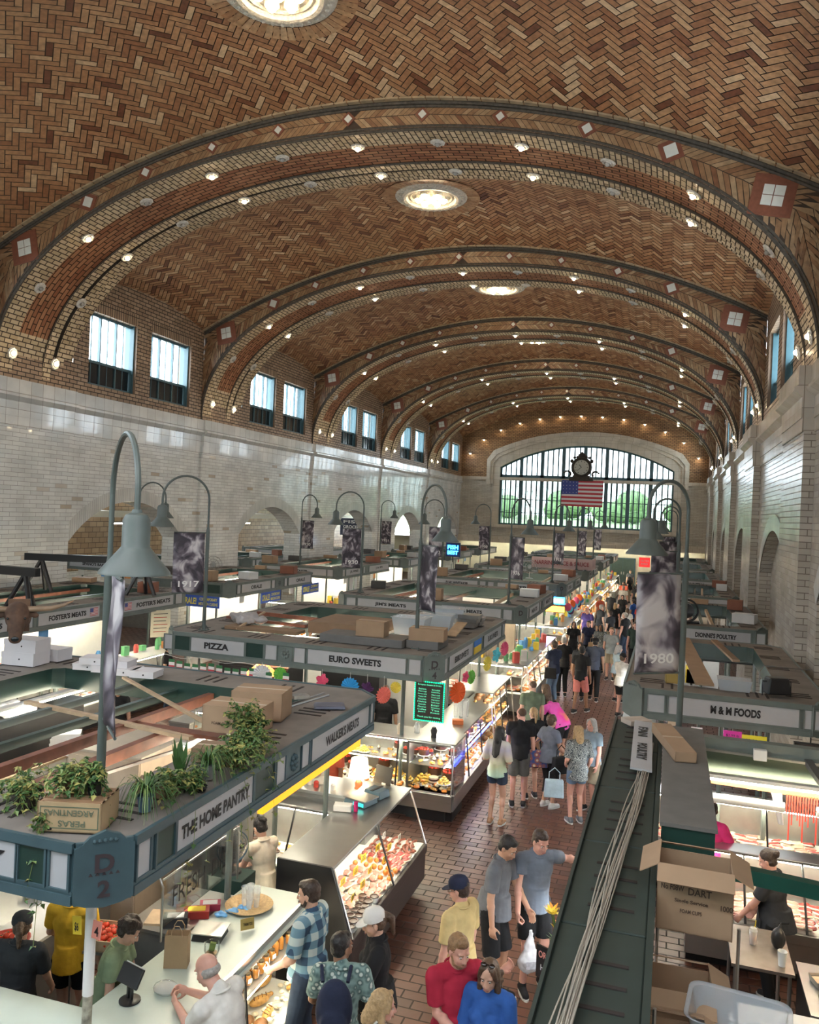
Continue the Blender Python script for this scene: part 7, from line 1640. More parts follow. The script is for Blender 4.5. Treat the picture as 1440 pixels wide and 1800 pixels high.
# front support pole with paper tags
r=thingy('tagged_pole','white-wrapped pole with yellow and pink tags below the D 2 plate','pole',(-3.86,4.95,0)); g=G(); g.cyl((0,0,1.17),(0,0,1.62),.036,n=10); g.build('peeling_wrap',mat('peeling_paint',(.30,.28,.22),.7,var=.9,scale=12),r,smooth=True); g=G(); g.cyl((0,0,1.62),(0,0,2.40),.040,n=10); g.build('white_wrap',WHITE,r,smooth=True)
for s_,m_,nm in ((-1,YCARD,'yellow_tag'),(1,mat('pink_tag',(.75,.28,.22),.6,var=0),'pink_tag')): g=G(); g.cbox((s_*.085,-.04,2.12),(.075,.006,.13),R=(0,s_*.1,0)); t_=g.build(nm,m_,r); lettering('$6' if s_<0 else '4',basis('S',(s_*.085,-.046,2.11)),.035,.07,INK,t_,th=.001)
# tomato trolley and bins
def trolley(lab,x,y,rz):
    r=thingy('trolley',lab,'trolley',(x,y,0),rz)
    for zz in (.30,.98): g=G(); g.box(-.25,.25,-.2,.2,zz,zz+.025); g.build('shelf',STEEL,r)
    for sx in (-.24,.24):
        for sy in (-.19,.19): g=G(); g.cyl((sx,sy,.07),(sx,sy,1.0),.013,n=8); l_=g.build('leg',STEEL,r); g=G(); g.cyl((sx-.012,sy,.04),(sx+.012,sy,.04),.04,n=12); g.build('wheel',BLACK,l_)
    return r
trolley('steel trolley carrying a crate of tomatoes behind the mustard T-shirt',-4.93,6.55,.2)
r=thingy('tomato_crate','wooden crate of tomatoes on top of the steel trolley','crate',(-4.93,6.55,1.005),.2); g=G(); g.box(-.24,.24,-.19,.19,0,.01); 
for a in ((-.24,.24,-.19,-.18),(-.24,.24,.18,.19),(-.24,-.23,-.19,.19),(.23,.24,-.19,.19)): g.box(*a,0,.1)
g.build('boards',WOODP,r); rr=random.Random(4)
for i in range(6):
    for j in range(5): put('tomato',(-4.93+(i-2.5)*.073,6.55+(j-2)*.07,1.02+rr.uniform(0,.03)),rr.uniform(0,6),.95,'in the crate on the steel trolley')
for i in range(12): a=i*.9; put('tomato',(-5.75+.12*math.cos(a)*(i%3)/2,6.2+.12*math.sin(a)*(i%3)/2,1.0+.03*(i%2)),a,1.1,'in the bowl at the left edge')
r=thingy('red_bowl','red bowl of tomatoes at the left edge of the photo','bowl',(-5.75,6.2,.95)); g=G(); g.lathe([(0,0),(.1,0),(.19,.08),(.2,.08),(.11,-.005),(0,-.005)],n=20); g.build('bowl',mat('bowl_red',(.5,.05,.03),.4,var=0),r,smooth=True); panelbox('side_table','work table at the left edge under the bowl of tomatoes','table',-6.1,-5.6,5.9,7.2,0,.94,STEELD,WHITE)
r=thingy('bucket','white bucket holding red liners on the trolley shelf','bucket',(-4.93,6.5,.33)); g=G(); g.lathe([(0,0),(.10,0),(.13,.2),(.135,.2),(.11,-.003),(0,-.003)],n=20); g.build('bucket',WHITE,r,smooth=True); g=G(); g.ell((0,0,.19),(.11,.11,.07),n=12,m=8); g.build('red_liner',mat('liner_red',(.5,.03,.05),.5,var=.2),r,smooth=True)
r=thingy('grey_tub','grey oval tub with a lid behind the cashier','tub',(-4.75,7.05,0)); g=G(); g.lathe([(0,0),(.22,0),(.25,.5),(.24,.52),(0,.54)],n=24); g.build('tub',mat('tub_dark',(.06,.02,.02),.5,var=.1),r,smooth=True); g=G(); g.lathe([(.0,.56),(.2,.55),(.25,.52),(.0,.52)],n=24); g.build('lid',mat('lid_grey',(.32,.33,.33),.3,var=.05),r,smooth=True)
# ---- Walker's counter goods
r=thingy('weighing_scale','blue-grey shop scale with a lit display on the steel meat counter','scale',(-3.72,10.05,1.355),-.3); g=G(); g.box(-.17,.17,-.15,.15,0,.07,taper=.93); g.build('base',mat('scale_blue',(.12,.19,.23),.4,var=.05),r,bev=.01); g=G(); g.box(-.18,.18,-.15,.15,.075,.09); g.build('platform',STEEL,r); g=G(); g.box(.0,.16,-.162,-.15,.02,.06); g.build('display',mat('display_cyan',(.05,.8,.7),.3,var=0,emit=.35),r)
r=thingy('label_printer','second blue-grey scale beside the first on the meat counter','scale',(-3.62,10.38,1.355),-.3); g=G(); g.box(-.14,.14,-.12,.12,0,.1,taper=.9); g.build('body',mat('scale_blue',(.12,.19,.23),.4),r,bev=.01); g=G(); g.box(-.02,.02,-.125,.125,.1,.105); g.build('strap',BLACK,r)
r=thingy('tissue_box','white tissue box with a pink bottle beside it','box',(-3.82,9.72,1.355),.2); g=G(); g.box(-.13,.1,-.07,.07,0,.08); g.build('carton',WHITE,r,bev=.01); g=G(); g.cyl((.15,0,0),(.15,0,.12),.028,n=12); g.build('bottle',PINK,r,smooth=True)
r=thingy('table_lamp','glowing table lamp with a pale shade on the cross-aisle counter','table lamp',(-4.05,10.82,1.26)); g=G(); g.lathe([(0,0),(.06,0),(.055,.02),(.05,.03),(.055,.08),(.03,.12),(.012,.14),(.012,.2),(0,.2)],n=18); g.build('base',mat('lamp_copper',(.35,.15,.08),.3,.3,var=.1),r,smooth=True); g=G(); g.lathe([(.15,.17),(.115,.42),(.113,.42),(.148,.17)],n=24); g.build('lamp_shade',mat('lit_shade',(1,.80,.50),.7,var=0,emit=2.3),r,smooth=True); g=G(); g.ell((0,0,.27),.03,n=8,m=6); g.build('bulb',BULB,r)
r=thingy('chalkboard','small dark notice board leaning beside the table lamp','board',(-3.72,10.9,1.26),-.35); g=G(); g.cbox((0,0,.16),(.30,.015,.34),R=(-.25,0,0)); b_=g.build('board',mat('slate_board',(.035,.035,.035),.6,var=.1),r); g=G(); g.cbox((.04,-.03,.09),(.07,.004,.05),R=(-.25,0,0)); g.build('card',WCARD,b_); g=G(); g.cbox((0,.04,.14),(.33,.01,.02),R=(0,0,0)); g.build('frame',WOODP,r)
for k in range(5):
    r=thingy('goods_jar','small white and red goods around the table lamp','jar',(-4.35-.13*k,10.62+.05*(k%2),1.26),group='small goods beside the table lamp'); g=G(); g.lathe([(0,0),(.035,0),(.038,.07),(.02,.09),(0,.09)],n=12); g.build('jar',[WHITE,CLR,F_STRAW,WHITE,AMB][k],r,smooth=True)
r=thingy('slicer','white meat slicer on the cross-aisle counter','slicer',(-4.7,10.82,1.26),.3); g=G(); g.box(-.16,.16,-.12,.12,0,.06); g.cbox((0,.02,.16),(.26,.06,.16),R=(.3,0,0)); g.build('body',WHITE,r,bev=.01); g=G(); g.cyl((-.02,-.05,.16),(-.02,-.03,.16),.10,n=20); g.build('blade',STEEL,r)
r=thingy('sign_tube',"glowing amber light bar below the WALKER'S MEATS fascia",'light',(-3.68,8.5,2.30),PI/2); g=G(); g.box(-1.35,1.25,-.03,.03,-.10,.05); g.build('amber_bar',mat('amber_glow',(1,.30,.01),.4,var=0,emit=.6),r)
g=G(); g.box(-.02,.0,-.03,.03,.05,.10); g.box(1.1,1.12,-.03,.03,.05,.1); g.box(-1.2,-1.18,-.03,.03,.05,.1); g.build('clips',BLACK,r)
# ---- Pizza and Euro Sweets: garland, pinwheels, board
FG=mat('flag_green',(.03,.16,.06),.7,var=0)
for k in range(15):
    x=-8.6+k*.165; z=2.30-.05*math.sin(k*PI/5)**2-.07
    r=thingy('pennant','small green, white and red flag on the string below the PIZZA sign','flag',(x,12.965,z+.07),group='tricolour flags under PIZZA'); 
    for j,m_ in enumerate((FG,USW,USR)): g=G(); g.box(-.06,.06,-.002,.002,-.055*(j+1),-.055*j); g.build('stripe',m_,r)
r=thingy('garland_string','string carrying the tricolour flags below the PIZZA sign','string',(-8.8,12.965,2.40)); g=G(); g.tube([(i*.1,0,-.05*math.sin(i*.6*PI/5)**2-.02) for i in range(26)],.004,4); g.build('cord',WHITE,r)
r=thingy('pizza_lamp','orange glowing pendant lamp inside the PIZZA stall','lamp',(-7.25,13.9,2.0)); g=G(); g.lathe([(.02,.25),(.06,.22),(.32,.0),(.31,-.01),(.0,.18)],n=24); g.build('lamp_shade',mat('orange_shade',(.9,.22,.04),.5,var=0,emit=.5),r,smooth=True); g=G(); g.cyl((0,0,.24),(0,0,.55),.008,n=5); g.build('cord',BLACK,r); g=G(); g.ell((0,0,.08),.05,n=10,m=6); g.build('bulb',BULB,r)
panelbox('pizza_oven','dark oven and back wall of the PIZZA stall','oven',-8.4,-6.9,14.3,15.0,0,2.1,BLACK,STEELD,2); panelbox('pizza_counter','front counter below the tricolour flags','counter',-8.75,-8.32,13.2,14.2,0,1.1,STEELD,STEEL)
PC={'blue':(.02,.28,.62),'green':(.16,.50,.08),'orange':(.85,.13,.02),'pink':(.75,.10,.22),'white':(.62,.63,.66),'purple':(.07,.02,.10),'coral':(.75,.17,.14),'yellow':(.75,.62,.10),'cyan':(.10,.55,.68)}
def wheel(c,x,y,z,rd,rz=0,flower=False,why='under EURO SWEETS'):
    r=thingy('paper_fan','%s round paper fan hanging %s'%(c,why) if not flower else '%s paper flower hanging %s'%(c,why),'decoration',(x,y,z),rz); m_=mat('paper_'+c,PC[c],.6,var=.08,scale=30); g=G(); n=36; pts=[]
    for k in range(n):
        a=2*PI*k/n; q=rd*(1 if k%2 else .88) if not flower else rd*(.62+.38*abs(math.cos(a*2.5))); pts.append((q*math.cos(a),.012*(1 if k%2 else -1),q*math.sin(a)))
    g.add([(0,-.01,0)]+pts+[(0,.02,0)],[(0,1+(k+1)%n,1+k) for k in range(n)]+[(n+1,1+k,1+(k+1)%n) for k in range(n)]); g.build('pleats',m_,r); g=G(); g.cyl((0,0,rd*.85),(0,0,max(rd+.02,2.42-z)),.003,n=4); g.build('thread',WHITE,r)
wheel('white',-6.75,12.95,2.22,.17,.3); wheel('green',-6.40,12.95,2.26,.12,.5); wheel('pink',-5.60,12.95,2.22,.13,.9,True); wheel('blue',-5.08,12.95,2.17,.17); wheel('purple',-4.77,12.95,2.18,.12,0,True); wheel('coral',-4.47,12.95,2.10,.15,.9); wheel('yellow',-4.28,13.0,2.24,.10)
wheel('orange',-3.46,14.0,2.05,.20,1.0,why='by the aisle'); wheel('pink',-3.46,14.55,2.22,.11,1.2,True,why='by the aisle next to the orange fan'); wheel('green',-3.46,15.0,2.14,.14,1.2,why='by the aisle'); wheel('yellow',-3.46,16.4,2.16,.16,1.2,why='near the blue and yellow flag'); wheel('cyan',-3.46,17.3,2.2,.17,1.2,True,why='near the far EURO SWEETS sign'); wheel('pink',-3.46,18.2,2.2,.17,1.2,why='near the far EURO SWEETS sign')
GL=mat('green_led',(.0,1,.28),.4,var=0,emit=1.5)
r=thingy('menu_board','black menu board edged with glowing green LEDs','menu board',(-3.69,13.0,2.07)); g=G(); g.box(-.26,.26,0,.02,-.33,.33); b_=g.build('board',BLACK,r); g=G()
for i in range(15): 
    for z in (-.32,.32): g.ell((-.25+.5*i/14,-.008,z),(.012,.008,.010),n=6,m=4)
for i in range(20):
    for x in (-.25,.25): g.ell((x,-.008,-.32+.64*i/19),(.010,.008,.012),n=6,m=4)
g.build('led_border',GL,b_); GT=mat('green_writing',(.10,.62,.36),.4,var=0,emit=.5)
rr=random.Random(2)
lettering('European Sweets & Drinks',basis('S',(0,-.004,.27)),.40,.035,GT,b_,th=.002,bold=0)
for k,(a,b2) in enumerate([('Baklava','Strudel'),('Pierogi','Kolachky'),('Honey cake','Nut roll'),('Poppy roll','Cream puff'),('Chocolate','Marzipan'),('Halva','Turkish delight'),('Cheese cake','Eclair'),('Macaron','Tiramisu'),('Coffee','Tea'),('Juice','Kvass')]):
    lettering(a,basis('S',(-.12,-.004,.20-k*.042)),.13+.01*(k%3),.024,GT,b_,th=.002,bold=0); lettering(b2,basis('S',(.11,-.004,.20-k*.042)),.14+.01*(k%2),.024,GT,b_,th=.002,bold=0)
lettering('Thank you for visiting',basis('S',(0,-.004,-.26)),.40,.035,GT,b_,th=.002,bold=0)
g=G(); g.cyl((-.2,.0,.33),(-.2,.0,.38),.004,n=4); g.cyl((.2,0,.33),(.2,0,.38),.004,n=4); g.build('hanger',BLACK,r)
for k in range(6): r=thingy('cup_stack','tall stack of clear cups on the aisle-side sweets counter','cup',(-3.6-.09*(k%3),15.2+.11*(k//3)+.05*(k%2),1.30),group='cup stacks on the sweets counter'); g=G(); g.lathe([(0,0),(.035,0),(.045,.12),(.04,.12),(.048,.25),(.05,.34),(.046,.34)],n=12); g.build('cups',CLR,r,smooth=True)
cbox('small orange and white carton on the sweets counter',-3.62,14.75,1.30,.2,.14,.07,.3,mat('carton_orange',(.6,.16,.05),.5,var=.1),tape=False)
for k,(x,y) in enumerate([(-4.1,13.75),(-3.75,13.6),(-4.35,13.55)]): r=thingy('counter_ornament',['glass vase with reeds','small dark figure ornament','cream napkin holder'][k]+' on the corner sweets counter','ornament',(x,y,1.32)); g=G(); g.lathe([(0,0),(.05,0),(.045,.05),(.06,.12),(.03,.18),(0,.18)],n=14); g.build('body',[CLR,BLACK,F_CRM][k],r,smooth=True)
# on top of the Euro Sweets canopy
cbox('brown closed carton beside the lamp pole over EURO SWEETS',-5.0,13.72,2.95,.52,.32,.26,.05,CARD); cbox('brown open carton right of the lamp pole over EURO SWEETS',-4.0,13.85,2.95,.62,.42,.20,.1,CARD); 
panelbox('air_duct','long grey duct behind the EURO SWEETS fascia','duct',-5.9,-4.35,13.45,14.1,2.81,2.95,mat('duct_grey',(.15,.145,.14),.5,var=.1),part='casing'); panelbox('air_duct','short grey duct under the open carton','duct',-4.33,-3.75,13.62,14.3,2.81,2.95,mat('duct_grey',(.15,.145,.14)),part='casing')
panelbox('plywood_sheet','sloping tan panel left of the cartons over EURO SWEETS','panel',-6.5,-5.2,14.25,15.6,2.81,3.02,CARDD,part='sheet')
for k,(x,y,h) in enumerate([(-4.7,15.1,.32),(-4.45,16.0,.3),(-4.4,16.7,.36)]):
    r=thingy('clear_tub',['large clear plastic tub behind the cartons over EURO SWEETS','second clear plastic tub over the aisle side of EURO SWEETS','third clear tub near the back of the EURO SWEETS canopy'][k],'tub',(x,y,2.83),.1*k); g=G(); g.add([(s*a,t*b,z) for (a,b,z) in ((.28,.2,0),(.33,.25,h)) for s,t in ((-1,-1),(1,-1),(1,1),(-1,1))],[(3,2,1,0),(0,1,5,4),(1,2,6,5),(2,3,7,6),(3,0,4,7)]); o=g.build('tub',GBIN,r); o.modifiers.new('s','SOLIDIFY').thickness=.01; g=G(); g.box(-.35,.35,-.27,.27,h,h+.012); g.build('lid',CLR,r)
for k in range(5): 
    r=thingy('foil_tray_stack','stack of grey foil trays on the EURO SWEETS canopy','tray stack',(-4.05+.02*k,16.7+.42*(k%2),2.83+.09*(k//2)),group='foil tray stacks over EURO SWEETS'); g=G(); g.box(-.25,.25,-.18,.18,0,.085,taper=1.06); g.build('trays',FOIL,r)
beam('pale board leaning at the aisle edge of the EURO SWEETS canopy',(-3.95,15.2,2.84),(-3.9,15.9,3.02),.22,.02,WOODP,'board','wood_board')
beam('long thin brown timber lying over the PIZZA stall',(-8.6,14.9,2.86),(-6.7,14.6,2.86),.10,.05,WOODR); beam('second brown timber lying over the PIZZA stall',(-8.4,15.8,2.86),(-6.9,15.6,2.86),.06,.08,WOODR); beam('pale crossed stick leaning by the plastic bag',(-7.75,13.75,2.83),(-7.5,14.4,3.1),.04,.03,WOODP)
panelbox('plank_pile','low pile of boards behind the PIZZA fascia','boards',-8.0,-6.5,13.75,14.15,2.81,2.87,CARDD,part='boards')
bagblob('big cloudy plastic bag on the corner of the PIZZA canopy',-7.75,14.15,2.87,.38,PLG,5,flat=.5)
for k,x in enumerate((-7.4,-6.4,-5.4)): beam('%s green steel bar across the EURO SWEETS opening'%ordw[k],(x,13.7,2.62),(x,18.1,2.62),.05,.08,DGRN)
panelbox('partition','white back partition inside the EURO SWEETS stall','partition',-8.4,-4.6,16.6,16.75,0,2.3,WHITE,part='panel'); panelbox('shelf_unit','dark shelving behind the worker in black','shelves',-6.9,-5.6,15.9,16.4,0,1.9,BLACK,STEELD)
# ---- right-hand foreground block
DKG=mat('dark_roof_green',(.028,.042,.036),.6,var=.15,scale=3,bump=.1)
r=thingy('long_canopy','long dark green slotted canopy running along the right of the aisle','stall canopy',(0,0,0))
g=G(); 
for k in range(7): y=1.0+k*1.32; g.box(-.53,-.04,y,y+1.30,2.68,2.80); 
d_=g.build('deck_segments',DKG,r,bev=.01); g=G()
rr=random.Random(6)
for k in range(7):
    for j in range(4): y=1.25+k*1.32+j*.22; g.box(-.40,-.12,y,y+.03,2.80,2.807)
g.build('slots',SLOT,r); g=G(); g.box(-.55,-.53,1,10.25,2.68,2.83); g.box(-.04,-.0,1,10.25,2.42,2.83); g.build('side_fascia',DKG,r)
for y in (2.0,5.0,8.0,10.1): g=G(); g.cyl((-.2,y,1.05 if y>3 else 0),(-.2,y,2.7),.035,n=8); g.build('post',DKG,r)
r=thingy('cable_bundle','bundle of pale loose cables lying along the dark green canopy','cables',(-.30,1.2,2.812)); g=G(); rr=random.Random(9)
for k in range(22):
    pts=[]; ph=rr.uniform(0,6); o=rr.uniform(-.035,.035); big=.07 if k%7==0 else .02
    for i in range(46):
        t=i/45; y=t*7.9; cx=-.09+.22*t-.06*math.sin(t*5); pts.append((cx+o+big*math.sin(t*9+ph)*(1-t*.4),y,.012+.012*(k%4)+.008*math.sin(t*30+ph)))
    g.tube(pts,.0045,5)
g.build('strands',mat('cable_beige',(.42,.38,.32),.6,var=.15),r,smooth=True)
panelbox('roof_duct','grey-topped dark green duct box beside the slotted canopy','duct',.02,.41,6.62,9.75,2.55,2.90,mat('duct_green',(.010,.045,.035),.5,var=.1),mat('dusty_top',(.15,.145,.135),.7,var=.12),part='casing')
r=thingy('loose_sign','white sign board with black letters lying on the dark green canopy','sign',(-.20,8.95,2.87),.02); g=G(); g.cbox((0,0,0),(.20,1.9,.02),R=(0,.05,0)); b_=g.build('board',SIGN,r)
lettering('FAN',Matrix.Translation((0,.45,.012))@Matrix.Rotation(-PI/2,4,'Z'),.42,.10,INK,b_,th=.004,bold=.05); lettering('POULTRY',Matrix.Translation((0,-.35,.012))@Matrix.Rotation(-PI/2,4,'Z'),.62,.10,INK,b_,th=.004,bold=.05)
cbox('long narrow brown carton lying on the grey duct box',.10,8.85,2.905,.20,1.1,.09,.22,CARD,tape=True)
cbox('big brown foam-cup carton standing at the end of the duct box',.24,5.72,2.60,.46,.42,.36,-.02,CARD,open_=True,text=DTX)
r=thingy('wire_shelf','white wire rack below the foam-cup carton','rack',(.22,5.1,2.1)); g=G(); 
for k in range(22): g.cyl((-.2,-.5+k*.05,0),(.3,-.5+k*.05,0),.004,n=4)
for x in (-.2,.05,.3): g.cyl((x,-.5,0),(x,.6,0),.006,n=5)
for (x,y) in ((-.2,-.5),(.3,-.5),(-.2,.6),(.3,.6)): g.cyl((x,y,-2.1),(x,y,.5),.012,n=6)
g.build('wires',STEEL,r)
cbox('open brown carton on the wire rack at lower right',.17,5.42,2.105,.38,.42,.22,.04,CARD,open_=True); cbox('lower brown carton under the clear bin at lower right',.14,4.75,2.105,.34,.4,.26,.05,CARD,open_=True)
r=thingy('clear_bin','large clear plastic bin at the bottom edge of the photo','bin',(.47,4.98,2.12),-.12); h=.34; g=G(); n=8
def rr_(a,b,rad,z): 
    P=[]
    for cx,cy,a0 in ((a-rad,b-rad,0),(-a+rad,b-rad,PI/2),(-a+rad,-b+rad,PI),(a-rad,-b+rad,1.5*PI)):
        for k in range(5): t=a0+PI/2*k/4; P.append((cx+rad*math.cos(t),cy+rad*math.sin(t),z))
    return P
A,B,C_=rr_(.20,.15,.05,0),rr_(.26,.20,.07,h),rr_(.28,.22,.08,h+.01); m_=20; g.add(A+B+C_,[tuple(range(m_))[::-1]]+[(k,(k+1)%m_,m_+(k+1)%m_,m_+k) for k in range(m_)]+[(m_+k,m_+(k+1)%m_,2*m_+(k+1)%m_,2*m_+k) for k in range(m_)]); o=g.build('bin',GBIN,r,smooth=True); o.modifiers.new('s','SOLIDIFY').thickness=.006
beam('bright green steel beam crossing above the charcoal worker',(.30,7.45,2.30),(2.35,7.15,2.28),.10,.12,BGRN); beam('grey-green end beam of the right-hand stall',(-.1,10.15,2.66),(2.35,10.15,2.66),.14,.16,GGRN); beam('dark slanting strut at the right edge',(1.55,10.1,2.6),(1.75,7.4,2.45),.08,.06,mat('strut_grey',(.08,.08,.075),.5))
panelbox('header_panel','olive green steel panel below the end beam','panel',.35,2.3,10.22,10.27,2.28,2.6,mat('olive_panel',(.05,.075,.05),.35,.3,var=.1),part='panel'); beam('orange-brown timber rail below the olive panel',(.35,10.15,2.24),(2.3,10.15,2.20),.05,.06,mat('orange_timber',(.42,.16,.06),.5,var=.2)); beam('steel conduit along the end beam',(.1,10.03,2.62),(2.3,10.03,2.58),.025,.025,STEEL,'pipe','conduit')
r=thingy('junction_box','white electrical junction box on the end beam','junction box',(1.05,10.0,2.63)); g=G(); g.box(-.07,.07,-.03,.05,-.06,.06); g.build('box',WHITE,r,bev=.006)
roll('wide paper roll hung under the orange timber rail',.95,10.02,2.02,0,.75,.055); roll('short paper roll at the right end of the timber rail',1.75,10.02,2.02,0,.2,.055)
for k in range(14): r=thingy('red_tie','red plastic tie hanging from the timber rail','tie',(1.36+.028*k,10.115,2.2),group='red ties on the timber rail'); g=G(); L=.22+(.3 if k%5==1 else .06*(k%3)); g.box(-.007,.007,-.004,.004,-L,0); g.build('strip',mat('tie_red',(.8,.05,.03),.4,var=0,emit=.15),r)
r=thingy('paper_cone','hanging sheaf of white paper bags','bags',(1.25,10.1,2.2),.3); g=G(); g.cyl((0,0,-.01),(.06,0,-.34),.10,.05,n=10,sy=.5); g.build('paper',PLW,r,smooth=True)
for k,(x,y,z) in enumerate([(1.63,8.9,1.98),(1.55,8.75,1.78),(1.72,8.6,1.52)]): 
    r=thingy('bare_bulb','glowing bare bulb, %s at the right edge'%['topmost','middle','lowest'][k],'light bulb',(x,y,z)); g=G(); g.ell((0,0,0),(.05,.05,.06),n=12,m=8); g.build('glass',BULB,r,smooth=True); g=G(); g.cyl((0,0,.055),(0,0,.09),.02,n=8); g.cyl((0,0,.09),(0,0,2.4-z),.005,n=4); g.build('socket',BLACK,r)
r=thingy('steel_table','steel work table with a drink on it at lower right','table',(.98,8.9,0)); g=G(); g.box(-.26,.30,-.42,.42,.97,1.0); g.build('top',mat('worn_steel',(.25,.21,.18),.4,.6),r); 
for sx in (-.22,.26):
    for sy in (-.38,.38): g=G(); g.cyl((sx,sy,0),(sx,sy,.97),.018,n=8); g.build('leg',STEEL,r)
def cup(lab,x,y,z,m,straw=False,fill=None):
    r=thingy('drinks_cup',lab,'cup',(x,y,z)); g=G(); g.lathe([(0,0),(.032,0),(.045,.14),(.042,.14),(.03,.008),(0,.008)],n=18); g.build('cup',m,r,smooth=True)
    if fill: g=G(); g.lathe([(0,.01),(.029,.01),(.036,.075),(0,.075)],n=16); g.build('juice',fill,r,smooth=True)
    if straw: g=G(); g.lathe([(.045,.14),(.035,.165),(.012,.175),(0,.175)],n=14); g.build('dome_lid',CLR,r,smooth=True); g=G(); g.cyl((0,0,.05),(.02,0,.24),.005,n=6); g.build('straw',YCARD,r)
cup('clear cup of orange drink with a straw on the steel table',.95,8.95,1.0,CLR,True,F_ORG); cup('white paper cup on the steel table',1.18,8.62,1.0,WHITE)
r=thingy('black_bag','black plastic bag on the steel table','bag',(1.18,8.95,1.0)); g=G(); g.ell((0,0,.10),(.07,.06,.11),n=12,m=8); g.cap((0,0,.18),(.02,0,.26),.02,.008,n=8); g.build('film',BLACK,r,vox=.01,sm=1)
panelbox('prep_table','white plastic work surface at lower right','table',.66,2.15,6.7,7.7,0,1.05,STEELD,WHITE); panelbox('dish_counter','dark counter of pans at the right edge','counter',1.35,2.15,7.95,8.85,0,.95,BLACK,STEELD)
for k in range(5):
    r=thingy('steel_pan','steel pan of food on the dark counter at right','pan',(1.5+.17*(k%3),8.1+.25*(k//3)+.05*k,.952),.1*k,group='steel pans on the dark counter'); g=G(); g.add([(s*a,t*b,z) for (a,b,z) in ((.065,.08,.0),(.075,.09,.06)) for s,t in ((-1,-1),(1,-1),(1,1),(-1,1))],[(3,2,1,0),(0,1,5,4),(1,2,6,5),(2,3,7,6),(3,0,4,7)]); g.build('pan',STEEL,r); g=G(); g.box(-.06,.06,-.075,.075,.02,.035); g.build('food',[F_PALE,F_GOLD,F_CRM,F_PALE,F_RED][k],r)
r=thingy('spray_bottle','clear bottle with a black cap on the white work surface','bottle',(1.02,7.0,1.05)); g=G(); g.lathe([(0,0),(.035,0),(.037,.12),(.015,.16),(.014,.18)],n=14); g.build('bottle',milky('green_tint_plastic',(.25,.45,.3),.5,.15),r,smooth=True); g=G(); g.cyl((0,0,.18),(0,0,.21),.02,n=10); g.build('cap',BLACK,r)
for k,(x,y,a) in enumerate([(1.0,7.35,.8),(1.3,7.2,-.3)]): r=thingy('knife',['knife with a white handle on the white work surface','long spatula with a white handle at the right edge'][k],'knife',(x,y,1.055),a); g=G(); g.box(-.012,.012,-.12,0,0,.018); g.build('handle',WHITE,r,bev=.004); g=G(); g.box(-.014,.014,0,.2,.004,.008); g.build('blade',STEEL,r)
r=thingy('utensil_jar','jar of steel utensils on the white work surface','jar',(.80,7.05,1.05)); g=G(); g.lathe([(0,0),(.04,0),(.045,.1),(.042,.1),(.037,.006),(0,.006)],n=14); g.build('jar',CLR,r,smooth=True); g=G(); 
for q in range(5): g.cyl((.01*q-.02,0,.01),(.03*q-.06,.02*(q%2),.22),.004,n=4)
g.build('utensils',STEEL,r)
# aisle-side right counter: flowers, ORDER sign
r=thingy('flower_vase','vase of yellow and orange artificial lilies on the right-hand counter','flowers',(-.82,7.62,1.05)); g=G(); g.lathe([(0,0),(.035,0),(.045,.1),(.02,.2),(.03,.25)],n=14); g.build('vase',BLACK,r,smooth=True); g=G(); lv=G(); rr=random.Random(3)
for q in range(8):
    a=rr.uniform(0,6.3); c=V((.10*math.cos(a),.10*math.sin(a)*.9,.42+rr.uniform(-.10,.14))); lv.cyl((0,0,.2),tuple(c),.004,n=4)
    for pz in range(6):
        b=pz*PI/3; d=V((math.cos(b),math.sin(b)*.8,.45+.25*rr.random())).normalized(); s_=d.cross(V((0,0,1))).normalized(); g.add([c,c+d*.04+s_*.018,c+d*.085,c+d*.04-s_*.018],[(0,1,2,3)],q%3==1)
for q in range(14): a=q*.45; d=V((math.cos(a),math.sin(a),.5)); s_=V((-math.sin(a),math.cos(a),0)); p0=V((0,0,.24)); lv.add([p0,p0+d*.06+s_*.015,p0+d*.13,p0+d*.06-s_*.015],[(0,1,2,3)])
g.build('petals',[mat('petal_yellow',(.85,.62,.06),.5,var=.15,scale=20),mat('petal_orange',(.85,.35,.05),.5,var=.15)],r); lv.build('stems_and_leaves',LEAF,r)
r=thingy('order_sign','dark sign lettered ORDER HERE hanging above the poultry case','sign',(-.86,7.15,1.35),-.5); g=G(); g.box(-.12,.12,-.008,.008,-.16,.12); b_=g.build('board',BLACK,r); lettering('ORDER',basis('S',(0,-.01,.05)),.19,.06,mat('sign_pink',(.8,.35,.3),.5,var=0),b_,th=.002); lettering('HERE',basis('S',(0,-.01,-.06)),.14,.05,WHITE,b_,th=.002); g=G(); g.cyl((0,0,-.16),(0,0,-.3),.008,n=5); g.build('stand',BLACK,r)
# things carried
r=thingy('carrier_bag','white plastic carrier bag with faint print held by the blue-grey shirt man','bag',(-1.26,8.83,.30),.5); g=G(); g.ell((0,0,.12),(.13,.09,.13),n=14,m=10); g.cap((0,0,.18),(0,0,.44),.09,.022,n=12,flat=((0,1,0),.5)); o=g.build('film',PLW,r,vox=.012,sm=1); d=o.modifiers.new('d','DISPLACE'); t=bpy.data.textures.get('crumple'); d.texture=t; d.strength=.05; g=G(); g.cbox((-.01,-.10,.13),(.12,.004,.08)); g.build('print',mat('faint_print',(.40,.40,.44),.6,var=.3,scale=30),r)
r=thingy('backpack','navy backpack worn by the man in the floral shirt','backpack',(-2.40,6.08,1.05),math.radians(20)); g=G(); g.ell((0,-.04,.18),(.15,.09,.24),n=16,m=10); g.ell((0,-.11,.10),(.11,.05,.13),n=12,m=8); g.build('pack',NAVY,r,vox=.012,sm=2)
